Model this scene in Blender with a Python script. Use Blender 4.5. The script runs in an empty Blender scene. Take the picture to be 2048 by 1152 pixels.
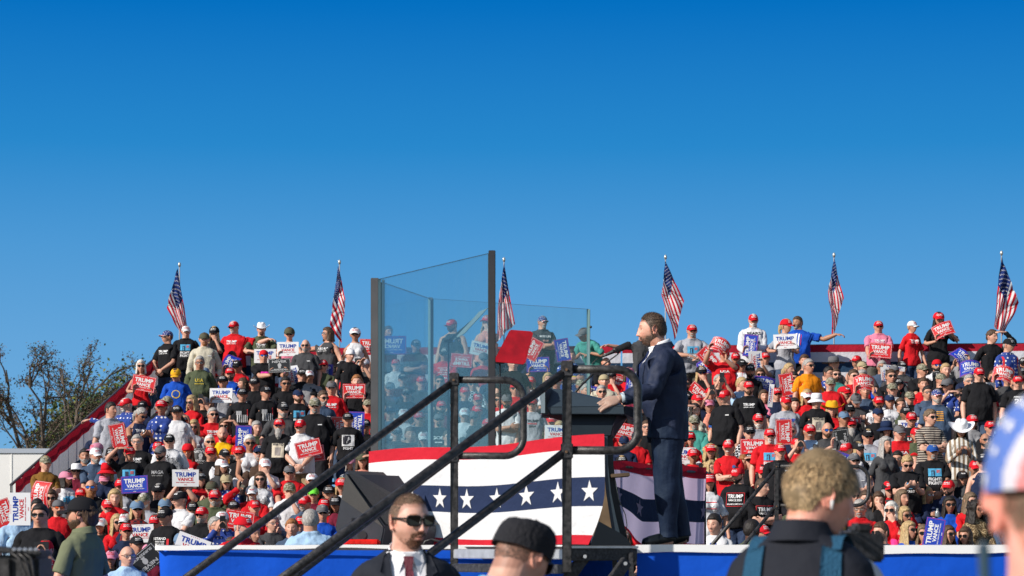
import bpy, bmesh, math, random
import numpy as np
from mathutils import Vector, Matrix, Quaternion
from mathutils.bvhtree import BVHTree
R = math.radians
scene = bpy.context.scene
COL = scene.collection
random.seed(7); RNG = np.random.default_rng(7)

# ------------------------------------------------------------------ camera, sky, sun, exposure
F = 4800.0; CX = 1024.0; HY = 1095.0; CAMZ = 1.60      # focal length in photo pixels, horizon row
cam = bpy.data.cameras.new('camera'); camo = bpy.data.objects.new('camera', cam); COL.objects.link(camo)
camo.location = (0, 0, CAMZ); camo.rotation_euler = (R(90), 0, 0)
cam.sensor_width = 36; cam.lens = F/2048*36; cam.shift_y = (HY-576)/2048
cam.clip_start = 0.3; cam.clip_end = 4000
cam.dof.use_dof = True; cam.dof.focus_distance = 25.0; cam.dof.aperture_fstop = 6.3
scene.camera = camo

SUN_EL, SUN_AZ = R(31), R(56)          # azimuth: to the left of straight behind the camera
sdir = Vector((-math.sin(SUN_AZ)*math.cos(SUN_EL), -math.cos(SUN_AZ)*math.cos(SUN_EL), math.sin(SUN_EL)))
sun = bpy.data.lights.new('sun', 'SUN'); suno = bpy.data.objects.new('sun', sun); COL.objects.link(suno)
sun.energy = 5.0; sun.angle = R(0.5); sun.color = (1.0, 0.93, 0.84)
suno.rotation_euler = sdir.to_track_quat('Z', 'Y').to_euler(); suno.location = (-20, -20, 30)

world = bpy.data.worlds.new('World'); scene.world = world; world.use_nodes = True
nt = world.node_tree; bg = nt.nodes['Background']
sky = nt.nodes.new('ShaderNodeTexSky'); sky.sky_type = 'NISHITA'; sky.sun_disc = False
sky.sun_elevation = SUN_EL; sky.sun_rotation = math.pi + SUN_AZ
sky.altitude = 0; sky.air_density = 1.0; sky.dust_density = 0.2; sky.ozone_density = 1.6
hs = nt.nodes.new('ShaderNodeHueSaturation'); hs.inputs['Saturation'].default_value = 1.0
nt.links.new(sky.outputs[0], hs.inputs['Color'])
# the deep polarised blue of the low sky, by elevation
tcw = nt.nodes.new('ShaderNodeTexCoord'); sep = nt.nodes.new('ShaderNodeSeparateXYZ'); nt.links.new(tcw.outputs['Generated'], sep.inputs[0])
rp = nt.nodes.new('ShaderNodeValToRGB'); e_ = rp.color_ramp.elements
SKY = [(0.0, (.20, .46, .74)), (.04, (.165, .42, .72)), (.085, (.125, .375, .70)), (.125, (.074, .318, .665)), (.165, (.021, .245, .605)), (.222, (.001, .160, .53)), (.45, (.004, .10, .38))]
e_[0].position = 0; e_[0].color = (*[c*.92/.095 for c in SKY[0][1]], 1); e_[1].position = SKY[1][0]; e_[1].color = (*[c*.92/.095 for c in SKY[1][1]], 1)
for p_, c_ in SKY[2:]: q_ = e_.new(p_); q_.color = (*[c*.92/.095 for c in c_], 1)
fm = nt.nodes.new('ShaderNodeMapRange'); fm.inputs[1].default_value = .30; fm.inputs[2].default_value = .60; nt.links.new(sep.outputs[2], fm.inputs[0]); nt.links.new(sep.outputs[2], rp.inputs[0])
mxw = nt.nodes.new('ShaderNodeMix'); mxw.data_type = 'RGBA'; fy = nt.nodes.new('ShaderNodeMapRange'); fy.inputs[1].default_value = .75; fy.inputs[2].default_value = .25; nt.links.new(sep.outputs[1], fy.inputs[0]); fx = nt.nodes.new('ShaderNodeMath'); fx.operation = 'MAXIMUM'; nt.links.new(fm.outputs[0], fx.inputs[0]); nt.links.new(fy.outputs[0], fx.inputs[1]); nt.links.new(fx.outputs[0], mxw.inputs[0]); nt.links.new(rp.outputs[0], mxw.inputs[6]); nt.links.new(hs.outputs[0], mxw.inputs[7]); nt.links.new(mxw.outputs[2], bg.inputs[0])
bg.inputs[1].default_value = 0.095
scene.view_settings.view_transform = 'Standard'; scene.view_settings.look = 'None'
scene.view_settings.exposure = 0.12; scene.view_settings.gamma = 1.0
scene.cycles.max_bounces = 6; scene.cycles.transparent_max_bounces = 24; scene.cycles.glossy_bounces = 3
scene.cycles.transmission_bounces = 4

def at(px, py, d):                      # photo pixel + real distance -> world point
    return Vector(((px-CX)*d/F, d, CAMZ+(HY-py)*d/F))

# ------------------------------------------------------------------ materials
MATS = {}
def mat(name, col, rough=0.7, metal=0.0, noise=0.0, nscale=8.0, bump=0.0, bscale=60.0, spec=0.4, trans=0.0, coat=0.0, sub=0.0):
    if name in MATS: return MATS[name]
    m = bpy.data.materials.new(name); m.use_nodes = True; n = m.node_tree; b = n.nodes['Principled BSDF']
    if isinstance(col, (int, float)): col = (col, col, col)
    b.inputs['Base Color'].default_value = (*col, 1); b.inputs['Roughness'].default_value = rough
    b.inputs['Metallic'].default_value = metal; b.inputs['Specular IOR Level'].default_value = spec
    if coat: b.inputs['Coat Weight'].default_value = coat
    if trans: b.inputs['Transmission Weight'].default_value = trans
    if sub:
        b.inputs['Subsurface Weight'].default_value = sub; b.inputs['Subsurface Scale'].default_value = 0.006
        b.inputs['Subsurface Radius'].default_value = (1.0, .4, .25)
    tc = None
    if noise or bump: tc = n.nodes.new('ShaderNodeTexCoord')
    if noise:
        nz = n.nodes.new('ShaderNodeTexNoise'); nz.inputs['Scale'].default_value = nscale; nz.inputs['Detail'].default_value = 5
        n.links.new(tc.outputs['Object'], nz.inputs['Vector'])
        cr = n.nodes.new('ShaderNodeValToRGB')
        cr.color_ramp.elements[0].position = .3; cr.color_ramp.elements[1].position = .7
        cr.color_ramp.elements[0].color = (*[max(0, c*(1-noise)) for c in col], 1)
        cr.color_ramp.elements[1].color = (*[min(1, c*(1+noise)) for c in col], 1)
        n.links.new(nz.outputs['Fac'], cr.inputs[0]); n.links.new(cr.outputs[0], b.inputs['Base Color'])
    if bump:
        nb = n.nodes.new('ShaderNodeTexNoise'); nb.inputs['Scale'].default_value = bscale; nb.inputs['Detail'].default_value = 4
        n.links.new(tc.outputs['Object'], nb.inputs['Vector'])
        bp = n.nodes.new('ShaderNodeBump'); bp.inputs['Strength'].default_value = bump; bp.inputs['Distance'].default_value = 0.01
        n.links.new(nb.outputs['Fac'], bp.inputs['Height']); n.links.new(bp.outputs[0], b.inputs['Normal'])
    MATS[name] = m; return m

def cloth(name, col, **k):
    k.setdefault('rough', .88); k.setdefault('spec', .15); k.setdefault('noise', .10); k.setdefault('nscale', 5.0)
    k.setdefault('bump', .9); k.setdefault('bscale', 11.0)
    m = mat(name, col, **k)
    for n in m.node_tree.nodes:
        if n.type == 'BUMP': n.inputs['Distance'].default_value = .02
    return m

def translucent_cloth(name, col, t=.35, noise=.06):
    if name in MATS: return MATS[name]
    m = cloth(name, col, noise=noise); n = m.node_tree; b = n.nodes['Principled BSDF']; out = n.nodes['Material Output']
    tr = n.nodes.new('ShaderNodeBsdfTranslucent'); tr.inputs[0].default_value = (*[min(1, c*1.1) for c in col], 1)
    mx = n.nodes.new('ShaderNodeMixShader'); mx.inputs[0].default_value = t
    n.links.new(b.outputs[0], mx.inputs[1]); n.links.new(tr.outputs[0], mx.inputs[2]); n.links.new(mx.outputs[0], out.inputs[0])
    return m

# ------------------------------------------------------------------ mesh building
def tag(o, label=None, cat=None, group=None, kind=None):
    if label: o['label'] = label
    if cat: o['category'] = cat
    if group: o['group'] = group
    if kind: o['kind'] = kind
    return o
def empty(name, loc, rz=0.0, **k):
    o = bpy.data.objects.new(name, None); COL.objects.link(o); o.location = loc; o.rotation_euler = (0, 0, rz)
    o.empty_display_size = .1; return tag(o, **k)

class MB:
    """collects simple shapes into one mesh; faces carry a material index"""
    def __init__(s): s.v = []; s.f = []; s.m = []; s.sm = []; s.cur = 0; s.smooth = False
    def add(s, vs, fs):
        b = len(s.v); s.v += [tuple(v) for v in vs]
        for f in fs: s.f.append(tuple(b+i for i in f)); s.m.append(s.cur); s.sm.append(s.smooth)
        return s
    def box(s, lo, hi, M=None):
        x0, y0, z0 = lo; x1, y1, z1 = hi
        v = [Vector(p) for p in ((x0,y0,z0),(x1,y0,z0),(x1,y1,z0),(x0,y1,z0),(x0,y0,z1),(x1,y0,z1),(x1,y1,z1),(x0,y1,z1))]
        if M is not None: v = [M @ p for p in v]
        return s.add(v, [(0,3,2,1),(4,5,6,7),(0,1,5,4),(1,2,6,5),(2,3,7,6),(3,0,4,7)])
    def bar(s, a, b, w, h=None, up=(0, 0, 1)):
        a, b = Vector(a), Vector(b); h = h or w; d = b-a; L = d.length; d.normalize()
        u = Vector(up); x = d.cross(u)
        if x.length < 1e-4: x = d.cross(Vector((1, 0, 0)))
        x.normalize(); z = x.cross(d)
        M = Matrix((( x.x, d.x, z.x, a.x), (x.y, d.y, z.y, a.y), (x.z, d.z, z.z, a.z), (0, 0, 0, 1)))
        return s.box((-w/2, 0, -h/2), (w/2, L, h/2), M)
    def tube(s, pts, r, n=12, caps=True):
        pts = [Vector(p) for p in pts]; rs = r if hasattr(r, '__len__') else [r]*len(pts)
        rings = []; ref = None
        for i, p in enumerate(pts):
            d = (pts[min(i+1, len(pts)-1)]-pts[max(i-1, 0)]).normalized()
            if ref is None:
                ref = d.cross(Vector((0, 0, 1)))
                if ref.length < 1e-3: ref = d.cross(Vector((1, 0, 0)))
            ref = (ref-d*ref.dot(d)).normalized(); bi = d.cross(ref)
            rings.append([p+(ref*math.cos(t)+bi*math.sin(t))*rs[i] for t in [2*math.pi*k/n for k in range(n)]])
        return s.rings(rings, caps)
    def rings(s, rings, caps=True, closed=True):
        n = len(rings[0]); fs = []; sm = s.smooth; s.smooth = True
        for i in range(len(rings)-1):
            for k in range(n if closed else n-1):
                fs.append((i*n+k, i*n+(k+1) % n, (i+1)*n+(k+1) % n, (i+1)*n+k))
        s.add([v for r in rings for v in r], fs); b = len(s.v)-n*len(rings)
        s.smooth = sm
        if caps:
            s.f.append(tuple(b+k for k in reversed(range(n)))); s.m.append(s.cur); s.sm.append(False)
            s.f.append(tuple(b+(len(rings)-1)*n+k for k in range(n))); s.m.append(s.cur); s.sm.append(False)
        return s
    def ell(s, c, r, n=16, m=10, M=None):
        c = Vector(c); rx, ry, rz = r if hasattr(r, '__len__') else (r, r, r); vs = [Vector((0, 0, rz))]
        for i in range(1, m):
            t = math.pi*i/m
            for k in range(n):
                a = 2*math.pi*k/n; vs.append(Vector((rx*math.sin(t)*math.cos(a), ry*math.sin(t)*math.sin(a), rz*math.cos(t))))
        vs.append(Vector((0, 0, -rz))); fs = []
        for k in range(n): fs.append((0, 1+k, 1+(k+1) % n)); fs.append((len(vs)-1, 1+(m-2)*n+(k+1) % n, 1+(m-2)*n+k))
        for i in range(m-2):
            for k in range(n): a = 1+i*n+k; b = 1+i*n+(k+1) % n; fs.append((a, a+n, b+n, b))
        vs = [(M @ v if M is not None else v)+c for v in vs]
        sm = s.smooth; s.smooth = True; s.add(vs, fs); s.smooth = sm; return s
    def cyl(s, a, b, r, n=20): return s.tube([a, b], r, n)
    def prism(s, poly, y0, y1, M=None):
        """outline in x,z extruded along y"""
        n = len(poly); v = [Vector((x, y0, z)) for x, z in poly]+[Vector((x, y1, z)) for x, z in poly]
        if M is not None: v = [M @ p for p in v]
        fs = [tuple(range(n)), tuple(reversed(range(n, 2*n)))]+[(k, k+n, (k+1) % n+n, (k+1) % n) for k in range(n)]
        return s.add(v, fs)
    def mesh(s, name, mats):
        me = bpy.data.meshes.new(name); me.from_pydata(s.v, [], s.f)
        for m in (mats if isinstance(mats, (list, tuple)) else [mats]): me.materials.append(m)
        me.polygons.foreach_set('material_index', s.m); me.polygons.foreach_set('use_smooth', s.sm); me.update()
        return me
    def build(s, name, mats, parent=None, bevel=0.0, **k):
        me = s.mesh(name, mats)
        if bevel:
            bm = bmesh.new(); bm.from_mesh(me); bmesh.ops.recalc_face_normals(bm, faces=bm.faces)
            es = [e for e in bm.edges if len(e.link_faces) == 2 and e.calc_face_angle(0) > .6]
            bmesh.ops.bevel(bm, geom=es, offset=bevel, segments=2, affect='EDGES', clamp_overlap=True); bm.to_mesh(me); bm.free()
        else:
            bm = bmesh.new(); bm.from_mesh(me); bmesh.ops.recalc_face_normals(bm, faces=bm.faces); bm.to_mesh(me); bm.free()
        return link(name, me, parent, **k)
def link(name, me, parent=None, **k):
    o = bpy.data.objects.new(name, me); COL.objects.link(o); o.parent = parent; return tag(o, **k)

def ev(name, v, tris, mats, mi=None, smooth=True):
    """numpy vertices and polygons -> mesh"""
    me = bpy.data.meshes.new(name); me.from_pydata([tuple(p) for p in v], [], [tuple(int(i) for i in f) for f in tris])
    for m in (mats if isinstance(mats, (list, tuple)) else [mats]): me.materials.append(m)
    if mi is not None: me.polygons.foreach_set('material_index', np.asarray(mi, dtype=np.int32))
    me.polygons.foreach_set('use_smooth', [smooth]*len(me.polygons)); me.update(); return me

def star_pts(cx, cz, r, rot=0.0, sx=1.0):
    return [(cx+sx*(r if k % 2 == 0 else r*.40)*math.sin(rot+k*math.pi/5), cz+(r if k % 2 == 0 else r*.40)*math.cos(rot+k*math.pi/5)) for k in range(10)]

# lettering: flat text meshes (unit: metres), cached by string
TXT = {}
def text_mesh(s, bold=.022, space=1.0):
    """returns verts (n,2) normalised to cap height 1, width, faces"""
    key = (s, bold, space)
    if key in TXT: return TXT[key]
    cu = bpy.data.curves.new('txt', 'FONT'); cu.body = s; cu.size = 1; cu.offset = bold; cu.align_x = 'CENTER'
    cu.resolution_u = 3; cu.space_character = space; cu.fill_mode = 'FRONT'
    o = bpy.data.objects.new('txt', cu); COL.objects.link(o); dg = bpy.context.evaluated_depsgraph_get()
    me = bpy.data.meshes.new_from_object(o.evaluated_get(dg))
    v = np.array([(p.co.x, p.co.y) for p in me.vertices]).reshape(-1, 2); f = [tuple(p.vertices) for p in me.polygons]
    bpy.data.objects.remove(o); bpy.data.curves.remove(cu); bpy.data.meshes.remove(me)
    if len(v) == 0: v = np.zeros((0, 2)); TXT[key] = (v, 1, f); return TXT[key]
    lo, hi = v.min(0), v.max(0); h = hi[1]-lo[1]
    v = (v-np.array([(lo[0]+hi[0])/2, lo[1]]))/h; TXT[key] = (v, (hi[0]-lo[0])/h, f); return TXT[key]
# ------------------------------------------------------------------ ground and stage
DECK = CAMZ+0.012
m_blk = mat('black_painted_steel', (.030, .028, .028), rough=.45, noise=.9, nscale=34, spec=.5, bump=.25, bscale=120)
m_blk2 = mat('black_steel_scuffed', (.03, .03, .033), rough=.55, noise=.8, nscale=60)
m_rust = mat('rusty_steel', (.16, .09, .05), rough=.8, noise=.6, nscale=90)
m_alu = mat('aluminium', (.55, .56, .58), rough=.42, metal=.6, noise=.15, nscale=20)
m_white_p = mat('white_paint', (.78, .78, .78), rough=.5, noise=.04)
m_blue_sk = cloth('blue_skirt_cloth', (.006, .085, .56), bump=.9, bscale=3.5, noise=.06)
m_red_c = translucent_cloth('red_cloth', (.62, .022, .04), .22)
m_wht_c = translucent_cloth('white_cloth', (.80, .80, .81), .22, .02)
m_nvy_c = translucent_cloth('navy_cloth', (.022, .035, .085), .12)

g = bpy.data.meshes.new('ground'); bm = bmesh.new()
bmesh.ops.create_grid(bm, x_segments=8, y_segments=8, size=1600); bm.to_mesh(g); bm.free()
g.materials.append(mat('dusty_ground', (.13, .11, .085), rough=1, noise=.5, nscale=.6, bump=.4, bscale=30))
link('ground', g, kind='structure')

def drape(mb, pts, z0, z1, amp=.012, freq=9.0, n=60, th=0.0):
    """hanging cloth: polyline plan pts, wavy"""
    P = [Vector((p[0], p[1], 0)) for p in pts]; L = [0]
    for i in range(1, len(P)): L.append(L[-1]+(P[i]-P[i-1]).length)
    rows = []
    for z in [z1+(z0-z1)*k/8 for k in range(9)]:
        row = []
        for j in range(n+1):
            s = L[-1]*j/n; i = max(k for k in range(len(L)) if L[k] <= s+1e-9); i = min(i, len(P)-2)
            t = (s-L[i])/(L[i+1]-L[i]); d = (P[i+1]-P[i]).normalized(); nn = Vector((d.y, -d.x, 0))
            a = amp*(z1-z)/(z1-z0+1e-6)*1.6
            q = P[i].lerp(P[i+1], t)+nn*(a*math.sin(s*freq+1.3*math.sin(s*2.1)+z)); row.append(Vector((q.x, q.y, z)))
        rows.append(row)
    mb.smooth = True; mb.rings(rows, caps=False, closed=False); mb.smooth = False

st = empty('stage', (0, 18, 0), label='raised stage deck with bright blue skirt and white top edge', cat='stage')
def sp(o): o.matrix_parent_inverse = Matrix.Translation((-st.location)); return o
mb = MB()
mb.box((-2.31, 15.86, DECK-.06), (.36, 27.5, DECK)); mb.box((.362, 15.2, DECK-.06), (.76, 27.5, DECK)); mb.box((.762, 14.66, DECK-.06), (4.6, 27.5, DECK))
sp(mb.build('deck', mat('deck_floor', (.06, .06, .065), rough=.7, noise=.3), st))
for pts, nn in (([(-2.33, 27.4), (-2.33, 15.8), (.2, 15.8), (.36, 15.72)], 130), ([(.76, 14.62), (4.62, 14.62), (4.62, 27.4)], 130), ([(.30, 15.9), (.80, 15.9)], 20)):
    mb = MB(); drape(mb, pts, .02, DECK-.03, .045, 8, nn); sp(mb.build('skirt', m_blue_sk, st))
mb = MB()                                              # white tape edging, uneven
def edge(mb, pts, h):
    P = [Vector((p[0], p[1], 0)) for p in pts]; r = []
    N = 90; tot = [0]
    for i in range(1, len(P)): tot.append(tot[-1]+(P[i]-P[i-1]).length)
    up, dn = [], []
    for j in range(N+1):
        s = tot[-1]*j/N; i = min(max(k for k in range(len(tot)) if tot[k] <= s+1e-9), len(P)-2)
        q = P[i].lerp(P[i+1], (s-tot[i])/(tot[i+1]-tot[i]))
        w = .006*math.sin(s*3.1)+.004*math.sin(s*8.3)
        up.append(Vector((q.x, q.y, DECK+.004+w*.3))); dn.append(Vector((q.x, q.y, DECK-h+w)))
    mb.smooth = True; mb.rings([up, dn], caps=False, closed=False); mb.smooth = False
edge(mb, [(-2.345, 17), (-2.345, 15.77), (.36, 15.69)], .022)
sp(mb.build('edge_band', mat('white_tape', (.86, .86, .86), rough=.6), st)); mb = MB(); edge(mb, [(.752, 14.60), (4.63, 14.60), (4.63, 20)], .046)
sp(mb.build('edge_band', mat('white_tape', (.86, .86, .86), rough=.6), st))

# metal landing at the head of the stairs
land = empty('stair_landing', (.2, 15.0, 0), label='bare metal stair landing with bolted black frame at the stage front', cat='platform')
A1, A2, A3 = Vector((-.37, 15.3, 0)), Vector((.32, 14.2, 0)), Vector((.745, 14.47, 0))
def lk(o): o.matrix_parent_inverse = Matrix.Translation((-land.location)); return o
Z = lambda v, z: Vector((v.x, v.y, z))
mb = MB(); mb.bar(Z(A1, DECK-.052), Z(A2, DECK-.052), .03, .058); lk(mb.build('side_beam', m_alu, land, bevel=.004))
mb = MB(); mb.bar(Z(A1, DECK-.14), Z(A2, DECK-.14), .05, .055); lk(mb.build('lower_beam', m_blk2, land, bevel=.004))
mb = MB(); mb.bar(Z(A2, DECK-.055), Z(A3, DECK-.055), .04, .072); lk(mb.build('side_beam', m_blk2, land, bevel=.004))
mb = MB(); mb.bar(Z(A2, DECK-.01), Z(A3, DECK-.01), .06, .012); lk(mb.build('deck_edge', m_alu, land))
mb = MB(); mb.add([Z(A1, DECK-.006), Z(A2, DECK-.006), Z(A3, DECK-.006), Vector((.74, 15.8, DECK-.006)), Vector((-.3, 15.8, DECK-.006))], [(0, 1, 2, 3, 4)])
lk(mb.build('tread', m_alu, land))
for a, b in (((1120, 1180), (1172, 1108)), ((1215, 1175), (1253, 1122))):
    mb = MB(); mb.bar(at(*a, 14.22), at(*b, 14.30), .035, .07); lk(mb.build('brace', m_blk2, land, bevel=.003))
    mb = MB(); mb.cyl(at(b[0]-2, b[1]+5, 14.24), at(b[0]-2, b[1]+5, 14.19), .011); lk(mb.build('bolt', m_alu, land))
for px in (1229, 1262):
    mb = MB(); mb.bar(at(px, 1105, 14.42), at(px+2, 1200, 14.42), .03, .03); lk(mb.build('upright', m_blk2, land, bevel=.003))
mb = MB()
for k in range(8):
    q = A1.lerp(A2, .5)+Vector((-.846, -.53, 0))*(.14+.28*k); s_ = Vector((.53, -.846, 0))*.6
    mb.bar(q-s_+Vector((0, 0, DECK-.03-.19*(k+1))), q+s_+Vector((0, 0, DECK-.03-.19*(k+1))), .26, .03)
lk(mb.build('step', m_alu, land, label='aluminium stair treads going down'))

# handrails: post, sloping rail, mid rail and the rounded end loop
def handrail(P, label, H, px_loop, r, slope, dirv=(-.846, -.53), mid=.55, loopd=(1, 0), L=3.0):
    e = empty('stair_handrail', (P.x, P.y, DECK-.1), label=label, cat='handrail')
    def k(o): o.matrix_parent_inverse = Matrix.Translation(-e.location); return o
    x, y = P.x, P.y; top = CAMZ+H; mz = CAMZ+mid; dv = Vector((dirv[0], dirv[1], 0)); lv = Vector((*loopd, 0)).normalized()
    b = MB(); b.bar((x, y, DECK-.16), (x, y, top+.03), r*2.1, r*2.1, up=(0, 1, 0)); k(b.build('post', m_blk, e, bevel=.004))
    b = MB(); q = Vector((x, y, top)); b.tube([q-dv*.02, q+dv*L+Vector((0, 0, -slope*L))], r, 14); k(b.build('rail', m_blk, e))
    b = MB(); q = Vector((x, y, mz)); b.tube([q, q+dv*L+Vector((0, 0, -slope*L))], r*.95, 14); k(b.build('mid_rail', m_blk, e))
    w, rad = px_loop; pts = [Vector((x, y, top-.005))]
    c0 = Vector((x, y, 0))+lv*(w-rad)
    for t in range(9): a = math.pi/2*t/8; pts.append(c0+lv*rad*math.sin(a)+Vector((0, 0, top-.005-rad*(1-math.cos(a)))))
    for t in range(9): a = math.pi/2*t/8; pts.append(c0+lv*rad*math.cos(a)+Vector((0, 0, mz+rad*(1-math.sin(a)))))
    pts.append(Vector((x, y, mz))); b = MB(); b.tube(pts, r*.97, 14); k(b.build('end_loop', m_blk, e))
    for zz in (top, mz):
        b = MB(); b.box((x-r*1.35, y-r*1.5, zz-r*1.9), (x+r*1.35, y+r*1.5, zz+r*1.6)); k(b.build('clamp', m_blk2, e, bevel=.006))
        b = MB(); b.cyl((x-.004, y-r*1.45, zz-.01), (x-.004, y-r*1.45-.012, zz-.01), .008, 10); k(b.build('bolt', m_rust, e))
    return e
handrail(Vector((-.368, 15.3, 0)), 'far black pipe stair handrail, its post standing left of the nearer one', 1.075, (.445, .12), .0235, .672, mid=.585, loopd=(1, .12))
handrail(Vector((.325, 14.2, 0)), 'near black scuffed pipe handrail ending in a loop in front of the lectern', 1.06, (.425, .12), .0265, .652, mid=.575, loopd=(1, .12))
handrail(Vector((1553-1024, 0, 0))*(26/F)+Vector((0, 26, 0)), 'distant black pipe handrail on the stairs behind the stage', .885, (1.0, .14), .021, 1.18, dirv=(-.98, -.1), mid=.455, loopd=(1, .02), L=1.2)

# ------------------------------------------------------------------ bunting
def bunting(name, label, P0, P1, zt, hh, bands, stars=None, amp=.01, freq=8, shape=None, pleat=None, mats=(m_red_c, m_wht_c, m_nvy_c), sagf=None, N=90, back=False):
    """P0,P1 plan ends; zt(t) top height; hh(t) height; bands [(fraction, material index)]; stars (spacing, first, radius)"""
    P0 = Vector((*P0, 0)); P1 = Vector((*P1, 0)); L = (P1-P0).length; d = (P1-P0)/L; nn = Vector((d.y, -d.x, 0))
    if nn.y > 0: nn = -nn
    def pos(s, v, off=0.0):
        t = s/L; a = amp*(.25+v)*math.sin(s*freq+2*math.sin(s*1.7))+.5*amp*math.sin(s*freq*2.3+v*3)
        if pleat: a += pleat*abs((s*2.4) % 1-.5)
        s2 = s+(shape(t, v) if shape else 0)
        q = P0+d*s2+nn*(a+off); q.z = zt(t)-hh(t)*v; return q
    mb = MB(); v0 = 0; rowv = [0]
    for fr, mi in bands:
        k = max(1, int(fr*14)); mb.cur = mi; mb.smooth = True
        rows = [[pos(L*j/N, v0+fr*i/k) for j in range(N+1)] for i in range(k+1)]
        mb.rings(rows, caps=False, closed=False); v0 += fr
    mb.smooth = False
    if stars:
        spc, first, rad = stars[:3]; vv = 0; c = 0
        for fr, mi in bands:
            if mi == 2: c = vv+fr/2
            vv += fr
        s = first; mb.cur = 1
        while s < L-.05 and s > 0:
            h = hh(s/L)
            for side in ((1, -1) if back else (1,)):
                pl = star_pts(s, 0, rad); mb.add([pos(s, c, .006*side)]+[pos(x, c-z/h, .006*side) for x, z in pl], [(0, 1+k, 1+(k+1) % 10) for k in range(10)])
            s += spc
    return mb.build(name, mats, None, label=label, cat='bunting')
zl, zr = CAMZ+.716, CAMZ+.757
bunting('bunting', 'sunlit red, white and navy starred bunting across the front of the lectern', (-1.067, 17.9), (.617, 16.1),
        lambda t: zl+(zr-zl)*t+.012*math.sin(t*9)-.01*math.sin(t*3.14), lambda t: (zl+(zr-zl)*t)-DECK-.002,
        [(.125, 0), (.262, 1), (.265, 2), (.262, 1), (.086, 0)], (-.306, 2.33, .079), amp=.008, freq=5,
        shape=lambda t, v: -.30*max(0, v-.5)**1.6*max(0, (t-.55)/.45)**2*1.6)
def top2(t): return CAMZ+.742-.0*t
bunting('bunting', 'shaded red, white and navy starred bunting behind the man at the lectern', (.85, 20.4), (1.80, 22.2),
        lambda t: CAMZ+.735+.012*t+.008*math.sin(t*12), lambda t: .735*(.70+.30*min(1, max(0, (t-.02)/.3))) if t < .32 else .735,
        [(.145, 0), (.275, 1), (.27, 2), (.27, 1), (.04, 0)], (.47, .10, .084), amp=.015, freq=6, back=True, mats=(translucent_cloth('red_cloth_shade_tint', (.42, .012, .03), .25), translucent_cloth('white_cloth_backlit_tint', (.66, .50, .66), .6, .05), translucent_cloth('navy_cloth_shade_tint', (.016, .025, .06), .1)))  # back-lit shade put into these three cloth colours
def pipe_rail(name, label, a, b, h, n=3):
    mb = MB(); A, B = Vector((*a, 0)), Vector((*b, 0))
    mb.tube([A+Vector((0, 0, DECK+h)), B+Vector((0, 0, DECK+h))], .018, 10)
    for k in range(n): q = A.lerp(B, (k+.02)/(n-1) if k < n-1 else .98); mb.tube([q+Vector((0, 0, DECK)), q+Vector((0, 0, DECK+h))], .016, 8)
    return mb.build(name, m_blk, label=label, cat='railing')
pipe_rail('stage_railing', 'low black pipe railing hidden behind the sunlit stage bunting', (-1.02, 17.95), (.55, 16.25), .68)
pipe_rail('stage_railing', 'low black pipe railing hidden behind the shaded stage bunting', (.88, 20.5), (1.80, 22.25), .68)

# ------------------------------------------------------------------ clear protective panels
def glassmat(name, tint, refl=.05, edge=.45, gcol=(1, 1, 1), veil=0):
    m = bpy.data.materials.new(name); m.use_nodes = True; n = m.node_tree; n.nodes.remove(n.nodes['Principled BSDF']); out = n.nodes['Material Output']
    t = n.nodes.new('ShaderNodeBsdfTransparent'); t.inputs[0].default_value = (*tint, 1)
    g = n.nodes.new('ShaderNodeBsdfGlossy'); g.inputs['Roughness'].default_value = .02; g.inputs[0].default_value = (*gcol, 1)
    lw = n.nodes.new('ShaderNodeLayerWeight'); lw.inputs[0].default_value = .35
    mr = n.nodes.new('ShaderNodeMapRange'); mr.inputs[3].default_value = refl; mr.inputs[4].default_value = edge
    mx = n.nodes.new('ShaderNodeMixShader'); n.links.new(lw.outputs['Facing'], mr.inputs[0]); n.links.new(mr.outputs[0], mx.inputs[0])
    n.links.new(t.outputs[0], mx.inputs[1]); n.links.new(g.outputs[0], mx.inputs[2])
    if veil:                                            # dirty haze, with reflection streaks painted into a teal diffuse film
        tc = n.nodes.new('ShaderNodeTexCoord'); mp = n.nodes.new('ShaderNodeMapping'); mp.inputs['Scale'].default_value = (9, 9, .5); nz = n.nodes.new('ShaderNodeTexNoise'); nz.inputs['Scale'].default_value = 1.6; nz.inputs['Detail'].default_value = 5
        n.links.new(tc.outputs['Object'], mp.inputs[0]); n.links.new(mp.outputs[0], nz.inputs['Vector']); rr = n.nodes.new('ShaderNodeMapRange'); rr.inputs[1].default_value = .35; rr.inputs[2].default_value = .75; rr.inputs[3].default_value = veil*.35; rr.inputs[4].default_value = veil*1.6; n.links.new(nz.outputs['Fac'], rr.inputs[0])
        df = n.nodes.new('ShaderNodeBsdfDiffuse'); df.inputs[0].default_value = (.13, .26, .31, 1); m2 = n.nodes.new('ShaderNodeMixShader'); n.links.new(rr.outputs[0], m2.inputs[0]); n.links.new(mx.outputs[0], m2.inputs[1]); n.links.new(df.outputs[0], m2.inputs[2]); mx = m2
    n.links.new(mx.outputs[0], out.inputs[0]); return m
m_glass = glassmat('clear_panel', (.83, .93, .95), .05, .36, (.50, .72, .85), .03)
m_glass2 = glassmat('clear_panel_far', (.89, .95, .96), .04, .28, (.50, .72, .85), .025)
m_gedge = mat('glass_edge', (.28, .40, .43), rough=.2)
m_pdark = mat('anodised_post', (.035, .035, .04), rough=.5, noise=.15, bump=.2, bscale=200)
m_pgrey = mat('grey_post', (.085, .085, .09), rough=.6, noise=.12, bump=.2, bscale=200)
G1, G2, G3, G4 = Vector((-.144, 17.3, 0)), Vector((-1.062, 18.9, 0)), Vector((-.696, 20.5, 0)), Vector((.68, 21.35, 0))
GH = 2.13
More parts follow.
